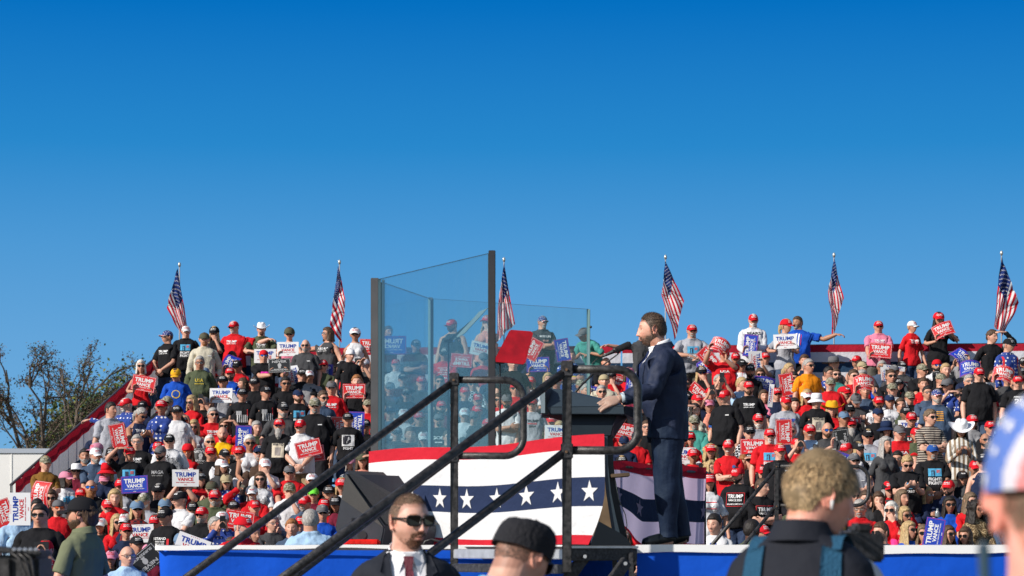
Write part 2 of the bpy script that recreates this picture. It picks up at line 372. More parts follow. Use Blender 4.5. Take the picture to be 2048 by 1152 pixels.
sh = empty('glass_screen', (-.5, 19, DECK), label='tall clear three-sided protective glass screen in dark posts beside the lectern', cat='glass screen')
def gk(o): o.matrix_parent_inverse = Matrix.Translation(-sh.location); return o
def pane(a, b, m, za=GH, zb=GH, edge_l=False):
    mb = MB(); th = .022; d = (b-a).normalized(); nn = Vector((d.y, -d.x, 0))*th/2
    v = []
    for q, z in ((a, za), (b, zb)):
        for s in (-1, 1):
            for zz in (DECK+.01, CAMZ+z): p = q+nn*s; v.append(Vector((p.x, p.y, zz)))
    mb.cur = 0; mb.add(v, [(0, 4, 5, 1), (2, 3, 7, 6)]); mb.cur = 1; mb.add(v, [(1, 5, 7, 3), (0, 2, 6, 4)]); mb.cur = 1; mb.add(v, [(4, 6, 7, 5), (0, 1, 3, 2)])
    return gk(mb.build('pane', [m, m_gedge], sh))
pane(G1+Vector((-.02, .035, 0)), G2+Vector((.02, -.03, 0)), m_glass, GH-.005, GH-.02)
pane(G2+Vector((.035, .05, 0)), G3+Vector((-.01, -.03, 0)), m_glass2, GH-.035, GH-.005)
pane(G3+Vector((.02, .0, 0)), G4, m_glass2, GH-.005, GH-.01)
def post(q, w, m, z=GH, dx=0):
    mb = MB(); mb.box((q.x-w/2+dx, q.y-w/2, DECK), (q.x+w/2+dx, q.y+w/2, CAMZ+z)); gk(mb.build('post', m, sh, bevel=.004))
post(G1, .05, m_pdark, GH+.01); post(G2, .062, m_pgrey, GH-.01, -.018); post(G2, .022, mat('post_edge', (.10, .14, .17), rough=.3), GH-.02, .048)
post(G3, .04, mat('post_far', (.10, .13, .16), rough=.45), GH+.005); post(G4, .03, mat('glass_edge_thick', (.22, .36, .36), rough=.15), GH-.01)
mb = MB(); mb.ell(at(1181.5, 654, 21.3), .012); gk(mb.build('knob', m_blk, sh))

# speech prompters on thin stands
def prompter(label, quad, d, m, pole, band=None):
    e = empty('speech_prompter', (at(pole[0], 0, d+.03).x, d+.03, DECK), label=label, cat='teleprompter')
    def k(o): o.matrix_parent_inverse = Matrix.Translation(-e.location); return o
    mb = MB(); q = [at(x, y, d+dd) for x, y, dd in quad]; nn = (q[1]-q[0]).cross(q[2]-q[0]).normalized()*.004
    n = len(q); mb.add([p+nn for p in q]+[p-nn for p in q], [tuple(range(n)), tuple(reversed(range(n, 2*n)))]+[(i, (i+1) % n, (i+1) % n+n, i+n) for i in range(n)])
    k(mb.build('mirror_glass', m, e))
    if band:
        mb = MB(); q = [at(x, y, d+dd)+nn*(-1.6 if nn.y > 0 else 1.6) for x, y, dd in band]; mb.add(q, [tuple(range(len(q)))]); k(mb.build('dark_strip', mat('dark_red', (.03, .0, .004), rough=.4), e))
    mb = MB(); a = at(pole[0], pole[1], d+.03); mb.tube([a, Vector((a.x, a.y, DECK))], .007, 8); mb.tube([a+Vector((0, 0, -.45)), Vector((a.x, a.y, DECK+.05))], .012, 8)
    mb.tube([Vector((a.x, a.y, DECK)), Vector((a.x, a.y, DECK+.02))], [.16, .15], 20); k(mb.build('stand', m_blk, e))
    mb = MB(); mb.box((a.x-.035, a.y-.02, a.z-.005), (a.x+.035, a.y+.02, a.z+.018)); k(mb.build('clamp', m_blk, e, bevel=.003))
m_redrefl = mat('prompter_red_reflection', (.55, .006, .012), rough=.3, noise=.25, nscale=14, spec=.5)  # the bunting's reflection painted as red colour on the glass
prompter('tilted prompter glass with painted red reflection on thin black stand right of the tall post', [(1022, 660, .06), (1062, 663, 0.06), (1066, 667, 0.055), (1051, 725, .0), (1046, 729, -.005), (992, 724, 0), (990, 718, .005), (1018, 663, .055)], 17.7, m_redrefl, (1000, 726))
prompter('grey tilted prompter glass on a thin stand inside the glass screen', [(976, 616, 0), (958, 624, .05), (946, 638, .08), (889, 686, .2), (903, 683, .2), (929, 667, .12)], 19.3, mat('grey_prompter_glass', (.19, .25, .25), rough=.3), (897, 684))

# ------------------------------------------------------------------ lectern
m_lec = mat('lectern_grey', (.060, .070, .086), rough=.45, noise=.05)
m_lecd = mat('lectern_dark', (.012, .013, .018), rough=.4)
m_wood = mat('walnut', (.26, .14, .075), rough=.5, noise=.35, nscale=7, bump=.15, bscale=30)
lec = empty('lectern', (.78, 18.9, DECK), label='dark grey faceted lectern with curved wood-sided column', cat='lectern')
def ek(o): o.matrix_parent_inverse = Matrix.Translation(-lec.location); return o
d0 = 18.62
def hull(name, m, front, back, bevel=.004):
    n = len(front); mb = MB(); mb.add(list(front)+list(back), [tuple(range(n)), tuple(reversed(range(n, 2*n)))]+[(i, (i+1) % n, (i+1) % n+n, i+n) for i in range(n)])
    return ek(mb.build(name, m, lec, bevel=bevel))
lo = [at(1093, 814, d0), at(1102, 828, d0), at(1249, 828.5, d0), at(1248, 812, d0)]
hull('desk_rim', m_lec, lo, [p+Vector((0, .62, 0)) for p in lo])
up = [(1093, 813.6, 0), (1248, 811.6, 0), (1240, 807, .12), (1190, 793, .16), (1150, 784, .18), (1125, 779, .18), (1103, 777, .18)]
uf = [at(x, y, d0+dd) for x, y, dd in up]; ub = [Vector((p.x, d0+.62-(p.y-d0), p.z)) for p in uf]
hull('desk_top', m_lec, uf, ub, 0)
hull('desk_end', mat('lectern_end', (.35, .36, .38), rough=.4), [at(1082, 777, d0-.03), at(1090, 777, d0-.03), at(1090, 826, d0-.03), at(1082, 826, d0-.03)], [p+Vector((0, .05, 0)) for p in [at(1082, 777, d0), at(1090, 777, d0), at(1090, 826, d0), at(1082, 826, d0)]], 0)
hull('desk_end_panel', m_lecd, [at(1090, 774, d0), at(1104, 777, d0+.1), at(1094, 814, d0), at(1100, 828, d0), at(1084, 827, d0)], [p+Vector((0, .6, 0)) for p in [at(1090, 774, d0), at(1104, 777, d0), at(1094, 814, d0), at(1100, 828, d0), at(1084, 827, d0)]], 0)
hull('under_panel', mat('lectern_maroon', (.16, .03, .035), rough=.6), [at(1086, 828, d0+.1), at(1128, 829, d0+.1), at(1128, 843, d0+.25), at(1086, 831, d0+.2)], [at(1086, 828, d0+.5), at(1128, 829, d0+.5), at(1128, 843, d0+.4), at(1086, 831, d0+.4)], 0)
rt = [at(1249.5, 812.5, d0+.005), at(1272, 817, d0+.25), at(1270, 837, d0+.25), at(1249.5, 828, d0+.005)]
hull('desk_wing', m_lecd, rt, [p+Vector((.0, .36, 0)) for p in rt], 0)
hull('desk_wing_top', m_lec, [at(1249.5, 811.5, d0+.01), at(1273, 815, d0+.25), at(1271.5, 820, d0+.24), at(1249.5, 812.6, d0+.0)], [p+Vector((0, .4, 0)) for p in [at(1249.5, 811.5, d0), at(1273, 815, d0+.25), at(1271.5, 820, d0+.24), at(1249.5, 812.6, d0)]], 0)
nk = [at(1128, 828.6, d0+.10), at(1234, 829, d0+.10), at(1226, 851, d0+.08), at(1140, 850, d0+.08)]
hull('neck_recess', m_lecd, nk, [p+Vector((0, .4, 0)) for p in nk], 0)
nk = [at(1139, 850.4, d0+.03), at(1226, 850.4, d0+.03), at(1221, 871, d0+.06), at(1146, 871, d0+.06)]
hull('neck_panel', m_lec, nk, [p+Vector((0, .5, 0)) for p in nk], .002)
nk = [at(1234, 829.2, d0+.1), at(1256, 833, d0+.3), at(1228, 876, d0+.3), at(1222, 871, d0+.06), at(1227, 851, d0+.03)]
hull('neck_side', mat('lectern_side', (.05, .03, .045), rough=.5), nk, [p+Vector((-.02, .22, 0)) for p in nk], 0)
def curve(x0, x1, x2, n=10): # column side edge in pixels: at y 871, 980, 1092
    out = []
    for i in range(n+1):
        y = 871+(1092-871)*i/n; u = (y-871)/221; out.append((x0+(x2-x0)*u**1.7+(x1)*u, y))
    return out
def strip(name, m, L, Rr, dd, th=.06):
    hull(name, m, [at(x, y, d0+dd) for x, y in L]+[at(x, y, d0+dd) for x, y in reversed(Rr)], [at(x, y, d0+dd)+Vector((0, th, 0)) for x, y in L]+[at(x, y, d0+dd)+Vector((0, th, 0)) for x, y in reversed(Rr)], 0)
c_wl, c_wr = [(1206, 872), (1204, 960), (1199, 1015), (1190, 1060), (1186, 1075)], [(1207.5, 872), (1208, 940), (1212, 985), (1219, 1030), (1224, 1062)]
strip('wood_side', m_wood, c_wl, c_wr, .04, .30)
strip('column_face', m_lec, c_wr, [(1215, 872), (1216, 930), (1222, 985), (1231, 1030), (1241, 1072)], .06, .26)
strip('column_back', m_lecd, [(1214.6, 872), (1215.6, 930), (1221.6, 985), (1230.6, 1030), (1240.6, 1072)], [(1226, 872), (1227, 930), (1234, 985), (1244, 1030), (1256, 1080)], .10, .22)
strip('foot', m_lecd, [(1197, 1042), (1190, 1065), (1180, 1091.5)], [(1240, 1066), (1256, 1078), (1263, 1091.5)], -.02, .55)
sb = [at(1222, 948, d0-.05), at(1259, 945, d0+.0), at(1260, 952, d0+.0), at(1224, 955, d0-.05)]
hull('side_shelf', m_wood, sb, [p+Vector((0, .25, 0)) for p in sb], .003)
mb = MB(); mb.tube([at(1230, 958, d0+.05), at(1238, 1000, d0+.05), at(1251, 1030, d0+.05), at(1254, 1050, d0+.05), at(1250, 1075, d0+.05)], .004, 6); ek(mb.build('cable', m_blk, lec))

# microphone
mic = empty('microphone', (at(1150, 780, 18.8).x, 18.8, at(0, 780, 18.8).z), label='black microphone on a bent stalk in front of the speaking man', cat='microphone')
def mk(o): o.matrix_parent_inverse = Matrix.Translation(-mic.location); return o
mb = MB(); dm = 19.0
mb.tube([at(1150, 786, dm), at(1172, 760, dm), at(1200, 735, dm), at(1236, 708, dm), at(1238, 704, dm)], .0055, 8); mb.tube([at(1146, 790, dm-.1), at(1165, 768, dm), at(1205, 730, dm)], .009, 8); mk(mb.build('stalk', m_blk, mic))
mb = MB(); a, b = at(1203, 714, dm), at(1233, 700, dm); mb.tube([a, a.lerp(b, .3), a.lerp(b, .9), b], [.008, .012, .017, .018], 14); mk(mb.build('handle', m_blk, mic))
mb = MB(); b2 = at(1262, 687.5, dm); mb.tube([b, b.lerp(b2, .1), b.lerp(b2, .85), b2], [.019, .026, .028, .018], 16); mk(mb.build('foam_head', mat('foam', (.018, .018, .02), rough=.95, bump=1, bscale=400), mic))
mb = MB(); q = at(1231, 701, dm); mb.tube([q+Vector((-.006, 0, -.012)), q+Vector((.008, 0, .016))], .027, 14); mk(mb.build('clip', m_blk, mic))
mb = MB(); mb.tube([a, at(1192, 719, dm), at(1184, 727, dm), at(1183, 745, dm), at(1186, 790, dm)], .003, 6); mk(mb.build('cable', m_blk, mic))

# floor monitor speaker
m_gr = mat('grille', (.10, .10, .095), rough=.6, noise=.5, nscale=240, bump=1.0, bscale=260)
m_cab = mat('speaker_cabinet', (.045, .052, .065), rough=.55, noise=.15, bump=.3, bscale=300)
sm_ = empty('stage_monitor', (-1.15, 17.2, DECK), label='large black wedge floor monitor speaker at the left of the stage bunting', cat='speaker')
def qk(o): o.matrix_parent_inverse = Matrix.Translation(-sm_.location); return o
dd = 16.9
sidep = [(690, 946), (681, 998), (669, 1056), (676, 1074), (762, 1090.5), (768, 1062), (768, 1052)]
S = [at(x, y, dd) for x, y in sidep]; off = Vector((.36, .42, 0)); B_ = [p+off for p in S]
mb = MB(); n = len(S); mb.add(S+B_, [tuple(range(n)), tuple(reversed(range(n, 2*n)))]+[(i, (i+1) % n, (i+1) % n+n, i+n) for i in range(n)]); qk(mb.build('cabinet', m_cab, sm_, bevel=.008))
T0, T1 = at(694, 946, dd-.012), at(767, 1050, dd-.012)
mb = MB(); nrm = Vector((.02, -.02, .02))
mb.add([at(692, 944, dd)+Vector((0, 0, .012)), at(767, 1052, dd)+Vector((.02, 0, .012)), at(767, 1052, dd)+off+Vector((.02, 0, .012)), at(692, 944, dd)+off+Vector((-.12, 0, .012))], [(0, 1, 2, 3)])
mb.add([at(691, 946, dd-.008), at(767, 1055, dd-.008), at(762, 1052, dd-.008), at(683, 998, dd-.008)], [(0, 1, 2, 3)])
qk(mb.build('grille', m_gr, sm_))
for px, py in ((692, 1062), (724, 1070)):
    mb = MB(); mb.cyl(at(px, py, dd-.002), at(px, py, dd-.008), .032); qk(mb.build('port', mat('port', (.04, .045, .05), rough=.4), sm_))
mb = MB(); mb.box(tuple(at(703, 1052, dd-.01)), tuple(at(714, 1036, dd-.002))); qk(mb.build('handle', m_lecd, sm_))
mb = MB(); mb.box((at(695, 0, 16.8).x, 16.6, DECK+.002), (at(760, 0, 16.8).x, 16.86, DECK+.045)); mb.build('folded_cloth', cloth('bright_red_cloth', (.72, .02, .015)), bevel=.01, label='bright red cloth lying under the floor monitor speaker', cat='cloth')
mb = MB(); mb.tube([at(846, 1092, 16.4), at(850, 1083, 16.4), at(862, 1079, 16.4), at(880, 1083, 16.4), at(900, 1092, 16.4)], .008, 8); mb.build('stage_cable', m_blk, label='looped black cable on the stage right of the monitor speaker', cat='cable')
# ------------------------------------------------------------------ people: rest-pose shapes, posed by bones
from mathutils import noise as mnoise
def sst(a, b, x): t = np.clip((x-a)/(b-a), 0, 1); return t*t*(3-2*t)
def gau(x, z, cx, cz, sx, sz): return np.exp(-((x-cx)/sx)**2-((z-cz)/sz)**2)
HC = np.array([0, -.006, 1.600])                       # head centre in the rest body
def head_surface(n, fem=0.0):
    """unit directions -> head surface, facing -y"""
    a, b, c = .0800-.004*fem, .0985-.003*fem, .118-.004*fem
    p = n/np.sqrt((n[:, 0]/a)**2+(n[:, 1]/b)**2+(n[:, 2]/c)**2)[:, None]
    x, y, z = p[:, 0].copy(), p[:, 1].copy(), p[:, 2].copy()
    low = sst(.01, -.11, z); x *= 1-(.20+.05*fem)*low                       # jaw
    x *= 1+.05*sst(-.02, .05, z)*sst(-.03, .04, y)
    fr = sst(.02, -.05, y); bk = sst(.0, .06, y)
    y = np.where(y < 0, -np.abs(y)**.93*(.098**.07), y)
    y += fr*low*(-.016)*np.exp(-(x/.04)**2)                                   # chin forward
    y -= bk*sst(-.01, -.10, z)*.030                                           # nape
    y += bk*.004*gau(x, z, 0, .02, .06, .06)
    f = sst(-.035, -.06, y)
    sx = np.abs(x); k = 1-.35*fem
    d = .0045*k*gau(sx, z, .028, .034, .02, .009)-.012*gau(sx, z, .031, .010, .014, .011)+.0065*gau(sx, z, .031, .009, .010, .008)
    nz_ = np.clip((.028-z)/.058, 0, 1)
    d = d+(.006+.021*nz_**1.3)*np.exp(-(x/(.0085+.004*nz_))**2)*sst(.035, .018, z)*sst(-.043, -.030, z)
    d = d+.006*gau(sx, z, .0125, -.027, .006, .0075)+.004*gau(sx, z, .045, -.018, .018, .018)
    d = d-.003*gau(x, z, 0, -.047, .008, .006)+.0065*gau(x, z, 0, -.0555, .021, .006)+.0065*gau(x, z, 0, -.068, .018, .006)-.006*gau(x, z, 0, -.0615, .022, .0022)
    d = d-.004*gau(x, z, 0, -.080, .02, .006)+.007*gau(x, z, 0, -.100, .022, .014)+.002*gau(x, z, 0, .07, .05, .03)
    y -= d*f
    return np.stack([x, y, z], 1)
def sphere_dirs(nu, nv):
    vs = [(0, 0, 1)]; fs = []
    for i in range(1, nv):
        t = math.pi*i/nv
        for k in range(nu): a = 2*math.pi*k/nu; vs.append((math.sin(t)*math.cos(a), math.sin(t)*math.sin(a), math.cos(t)))
    vs.append((0, 0, -1)); L = len(vs)-1
    for k in range(nu): fs.append((0, 1+k, 1+(k+1) % nu)); fs.append((L, 1+(nv-2)*nu+(k+1) % nu, 1+(nv-2)*nu+k))
    for i in range(nv-2):
        for k in range(nu): a = 1+i*nu+k; b = 1+i*nu+(k+1) % nu; fs.append((a, a+nu, b+nu, b))
    return np.array(vs, dtype=float), fs
def add_head(mb, fem=0, res=64, ears=True, c=HC):
    n, fs = sphere_dirs(res, res); p = head_surface(n, fem)+c; mb.add([tuple(q) for q in p], fs)
    if ears:
        for s in (-1, 1):
            M = Matrix.Rotation(R(18)*s, 3, 'Z') @ Matrix.Rotation(R(-12), 3, 'X'); C_ = Vector(c)
            pts = []                                     # the rim of the ear, then the lobe and the inner ridge
            for k in range(15):
                a = R(-70+ k*19); pts.append(C_+Vector((s*(.082+.004*math.sin(a*.5)), 0, 0))+M @ Vector((s*.006, .009+.0180*math.cos(a)*(1 if math.sin(a) > 0 else .75), -.002+.032*math.sin(a))))
            mb.tube(pts, .0042, 8); mb.ell(C_+Vector((s*.082, .009, -.002)), (.0055, .0145, .026), 12, 8, M); mb.ell(C_+Vector((s*.0825, .0, -.029)), (.006, .008, .009), 10, 6, M)
def tring(z, rx, ry, cy=0.0, n=28, e=2.4, cx=0.0):
    return [Vector((cx+math.copysign(abs(math.cos(a))**(2/e), math.cos(a))*rx, cy+math.copysign(abs(math.sin(a))**(2/e), math.sin(a))*ry, z)) for a in [2*math.pi*k/n for k in range(n)]]

ARM = R(52); UL, FL, HL = .285, .255, .185
def adir(s): return Vector((s*math.sin(ARM), 0, -math.cos(ARM)))
def palm(s): return Vector((-s*math.cos(ARM), 0, -math.sin(ARM)))
def dims(kind):
    if kind == 'f': return dict(sw=.140, sz=1.360, hip=.178, wai=.130, che=.155, wy=.095, cy=.10, belly=0, neck=.049, bust=1, arm=.86, fem=1)
    if kind == 'h': return dict(sw=.188, sz=1.368, hip=.205, wai=.205, che=.205, wy=.160, cy=.135, belly=.05, neck=.068, bust=0, arm=1.2, fem=0)
    if kind == 's': return dict(sw=.176, sz=1.368, hip=.172, wai=.160, che=.182, wy=.136, cy=.138, belly=.006, neck=.060, bust=0, arm=1.08, fem=0)
    if kind == 'g': return dict(sw=.150, sz=1.360, hip=.205, wai=.180, che=.180, wy=.135, cy=.12, belly=.03, neck=.056, bust=1.1, arm=1.12, fem=.8)
    return dict(sw=.166, sz=1.368, hip=.170, wai=.155, che=.178, wy=.112, cy=.118, belly=.008, neck=.058, bust=0, arm=1.0, fem=0)
def torso_rings(D, g=0.0, z0=.86, top=True, hemr=0.0, shoulders=1.0):
    b = D['belly']; rs = [(z0, D['hip']*.97+hemr, .118+b*.5, -b*.3), (.95, D['hip'], .124+b*.7, -b*.5), (1.06, D['wai'], D['wy'], -b), (1.16, (D['wai']+D['che'])/2, (D['wy']+D['cy'])/2, -b*.8),
          (1.27, D['che'], D['cy']+.004, -b*.3), (1.35, D['che']*1.02, D['cy'], 0), (1.392, D['sw']*1.08*shoulders, .095, .006), (1.420, D['sw']*.92*shoulders, .080, .010), (1.446, D['sw']*.68*shoulders, .068, .012), (1.472, D['neck']+.020, D['neck']+.014, .012)]
    if not top: rs = rs[:-1]
    return [tring(z, rx+g, ry+g, cy) for z, rx, ry, cy in rs]
def add_bust(mb, D, g=0):
    if D['bust']:
        for s in (-1, 1): mb.ell((s*.068, -D['cy']+.012, 1.285), ((.062+g*.7)*D['bust'], (.058+g)*D['bust'], (.062+g)*D['bust']), 16, 10)
def limb(mb, pts, rs, n=18): mb.tube([Vector(p) for p in pts], rs, n)
def arm_pts(D, s, ts): S = Vector((s*D['sw'], 0, D['sz'])); return [S+adir(s)*t for t in ts]
def skin_shape(kind, hand=1.0, res=64):
    D = dims(kind); mb = MB(); k = D['arm']
    mb.rings(torso_rings(D, -.007)); add_bust(mb, D, -.010)
    mb.tube([(0, .014, 1.39), (0, .016, 1.45), (0, .012, 1.50), (0, .014, 1.59)], [D['neck']+.032, D['neck']+.012, D['neck']+.003, D['neck']+.002], 24)
    add_head(mb, D['fem'], res)
    for s in (-1, 1):
        P = arm_pts(D, s, (-.02, .02, .10, .20, .27, .30, .34, .42, .50, .545))
        limb(mb, P, [.036*k, .045*k, .047*k, .043*k, .040*k, .040*k, .042*k, .036*k, .028*k, .026])
        a, pn = adir(s), palm(s); W = Vector((s*D['sw'], 0, D['sz']))+a*(UL+FL); Y = Vector((0, 1, 0)); h = hand
        M = Matrix((a, Y, pn)).transposed()
        mb.ell(W+a*.050*h, (.058*h, .042*h, .0165*h), 16, 10, M)
        for j, (y0, L) in enumerate(((-.0325, .074), (-.0108, .083), (.0108, .077), (.032, .060))):
            q0 = W+a*(.072*h)+Y*(y0*.95*h); fan = Y*(y0*.16)
            q1 = q0+(a+fan*2.2).normalized()*(.028+L*.42)*h+pn*.002; q2 = q1+(a+fan*2.2+pn*.22).normalized()*L*.34*h; q3 = q2+(a+fan*2+pn*.45).normalized()*L*.26*h
            mb.tube([q0, q1, q2, q3, q3+(q3-q2).normalized()*.004*h], [.0098*h, .0092*h, .0084*h, .0074*h, .004*h], 10)
        t0 = W+a*.018*h-Y*.024*h+pn*.006; t1 = t0+(a*.75-Y*.62+pn*.25).normalized()*.042*h; t2 = t1+(a*.92-Y*.3+pn*.25).normalized()*.032*h; t3 = t2+(a*.97-Y*.1+pn*.3).normalized()*.022*h
        mb.tube([t0, t1, t2, t3, t3+(t3-t2).normalized()*.004], [.016*h, .0125*h, .0105*h, .0092*h, .005*h], 10)
        hw = .093 if D['hip'] < .19 else .102; K = 1.0 if kind in 'mf' else 1.2
        limb(mb, [(s*hw, 0, .94), (s*hw, 0, .86), (s*(hw+.004), -.004, .70), (s*.098, -.006, .52), (s*.098, .006, .42), (s*.098, .012, .32), (s*.098, .010, .14), (s*.098, .004, .07)], [.085*K, .090*K, .080*K, .060*K, .054*K, .058*K, .040, .040])
        limb(mb, [(s*.098, .035, .045), (s*.100, -.03, .04), (s*.104, -.10, .03), (s*.106, -.15, .024)], [.040, .040, .036, .020])
    return mb
def garment_shape(kind, typ):
    D = dims(kind); mb = MB(); k = D['arm']
    if typ in ('tee', 'long', 'tank', 'polo', 'vest'):
        g = .014 if typ != 'tank' else .011
        rr = torso_rings(D, g, .84 if typ != 'tank' else .88, hemr=.006, shoulders=1.0 if typ not in ('tank', 'vest') else .74)
        if typ == 'tank':
            rr = rr[:-1]
        mb.rings(rr); add_bust(mb, D, g)
        if typ in ('tee', 'polo', 'long'):
            for s in (-1, 1):
                if typ == 'long':
                    P = arm_pts(D, s, (-.045, .02, .10, .20, .285, .36, .45, .525, .535)); limb(mb, P, [.046*k, .058*k, .059*k, .056*k, .053*k, .050*k, .043*k, .038*k, .034*k])
                else:
                    P = arm_pts(D, s, (-.045, .0, .06, .12, .19, .215)); limb(mb, P, [.046*k, .060*k, .062*k, .062*k, .063*k, .063*k])
        if typ == 'polo':
            mb.tube([(0, .012, 1.44), (0, .012, 1.492)], [D['neck']+.026, D['neck']+.015], 24)
        return mb
    if typ in ('trousers', 'shorts'):
        K = 1.0 if kind in 'mf' else 1.18; hw = .093 if D['hip'] < .19 else .102; b = D['belly']
        mb.rings([tring(.80, D['hip']*.9, .11, 0), tring(.88, D['hip']+.008, .130+b*.3, 0), tring(.96, D['hip']+.004, .128+b*.4, -b*.3), tring(1.02, D['wai']+.012, D['wy']+.012, -b*.5)])
        for s in (-1, 1):
            if typ == 'trousers': limb(mb, [(s*hw, 0, .92), (s*hw, 0, .80), (s*(hw+.006), -.004, .65), (s*.100, -.004, .50), (s*.100, .006, .30), (s*.102, .006, .10), (s*.102, .004, .055)], [.092*K, .102*K, .092*K, .080*K, .072*K, .070, .074])
            else: limb(mb, [(s*hw, 0, .92), (s*hw, 0, .80), (s*(hw+.008), -.004, .62), (s*(hw+.01), -.004, .52)], [.092*K, .106*K, .104*K, .104*K])
        return mb
def remesh(mb, voxel, smooth=2, ratio=1.0, keep=None, noise_amp=0.0, nscale=14.0, sfac=.5):
    me = mb.mesh('tmp', []); o = bpy.data.objects.new('tmp', me); COL.objects.link(o)
    m = o.modifiers.new('r', 'REMESH'); m.mode = 'VOXEL'; m.voxel_size = voxel
    if smooth: s = o.modifiers.new('s', 'SMOOTH'); s.factor = sfac; s.iterations = smooth
    dg = bpy.context.evaluated_depsgraph_get(); me2 = bpy.data.meshes.new_from_object(o.evaluated_get(dg)); bpy.data.objects.remove(o); bpy.data.meshes.remove(me)
    if noise_amp:
        me2.update(); co = np.empty(len(me2.vertices)*3); me2.vertices.foreach_get('co', co); co = co.reshape(-1, 3)
        nr = np.empty(len(me2.vertices)*3); me2.vertices.foreach_get('normal', nr); nr = nr.reshape(-1, 3)
        d = np.array([mnoise.noise(Vector((p[0]*nscale, p[1]*nscale, p[2]*nscale*.6)))+.5*mnoise.noise(Vector((p[0]*nscale*2.6+9, p[1]*nscale*2.6, p[2]*nscale*1.2))) for p in co])
        co += nr*(d*noise_amp)[:, None]; me2.vertices.foreach_set('co', co.ravel())
    if ratio < 1:
        o = bpy.data.objects.new('tmp', me2); COL.objects.link(o); d = o.modifiers.new('d', 'DECIMATE'); d.ratio = ratio
        if keep is not None:
            vg = o.vertex_groups.new(name='k'); co = np.empty(len(me2.vertices)*3); me2.vertices.foreach_get('co', co); w = keep(co.reshape(-1, 3))
            for lv in (.2, .5, 1.0):
                idx = np.nonzero((w <= lv) & (w > lv-.35))[0].tolist()
                if idx: vg.add(idx, lv, 'REPLACE')
            d.vertex_group = 'k'; d.vertex_group_factor = 1.0
        dg = bpy.context.evaluated_depsgraph_get(); me3 = bpy.data.meshes.new_from_object(o.evaluated_get(dg)); bpy.data.objects.remove(o); bpy.data.meshes.remove(me2); me2 = me3
    me2.vertex_groups if False else None
    me2.materials.clear(); me2.polygons.foreach_set('use_smooth', [True]*len(me2.polygons)); me2.update(); return me2
def coords(me): c = np.empty(len(me.vertices)*3); me.vertices.foreach_get('co', c); return c.reshape(-1, 3)

def arm_u(co, D, s):
    S = np.array([s*D['sw'], 0, D['sz']]); a = np.array(adir(s)); q = co-S; u = q @ a; perp = np.linalg.norm(q-u[:, None]*a, axis=1); return u, perp
def weights(co, D, loose=0.0):
    n = len(co); W = np.zeros((n, 12)); z = co[:, 2]; x = co[:, 0]
    hw = sst(1.450, 1.515, z)*(np.abs(x) < .13); W[:, 1] = hw
    for s, b in ((-1, 2), (1, 5)):
        u, perp = arm_u(co, D, s)
        tq = (co-np.array([s*D['sw'], 0, D['sz']])) @ np.array(palm(s)); aw = (1-sst(.052*D['arm'], .085*D['arm'], tq)*sst(.26, .16, u))*sst(-.045, .075, u)*(1-sst(.092+loose+.03*sst(.1, .2, u), .125+loose+.08*sst(.1, .2, u), perp))*(np.sign(x) == s)*(1-hw)
        f = sst(UL-.035, UL+.035, u); h = sst(UL+FL-.012, UL+FL+.012, u)
        W[:, b] += aw*(1-f); W[:, b+1] += aw*f*(1-h); W[:, b+2] += aw*f*h
    rest = 1-W.sum(1); lg = sst(.97, .85, z)*rest; side = sst(-.018, .018, x)
    kn = sst(.55, .45, z)
    W[:, 8] = lg*(1-side)*(1-kn); W[:, 9] = lg*(1-side)*kn; W[:, 10] = lg*side*(1-kn); W[:, 11] = lg*side*kn
    W[:, 0] = np.clip(1-W[:, 1:].sum(1), 0, 1); return W
def slim(co, W, D, t1=.17, k=.28):
    """slim what a garment covers, so that it stays under the cloth in every pose"""
    co = co.copy(); z = co[:, 2]; t = (W[:, 0]*sst(.86, .95, z)*(1-sst(1.38, 1.43, z)))[:, None]; co[:, :2] *= 1-.20*t
    for s in (-1, 1):
        u, perp = arm_u(co, D, s); S = np.array([s*D['sw'], 0, D['sz']]); a = np.array(adir(s)); k_ = ((W[:, 2 if s < 0 else 5]+W[:, 3 if s < 0 else 6])*(1-sst(t1-.02, t1+.02, u)))[:, None]; ax = S+u[:, None]*a; co = co*(1-k*k_)+ax*k*k_
    return co
def M4(Rm, pivot, to=None):
    to = pivot if to is None else to
    return Matrix.Translation(to) @ Rm.to_4x4() @ Matrix.Translation(-Vector(pivot))
def frame(d, h):
    d = d.normalized(); h = (h-d*h.dot(d)).normalized(); return Matrix((d, h, d.cross(h))).transposed()
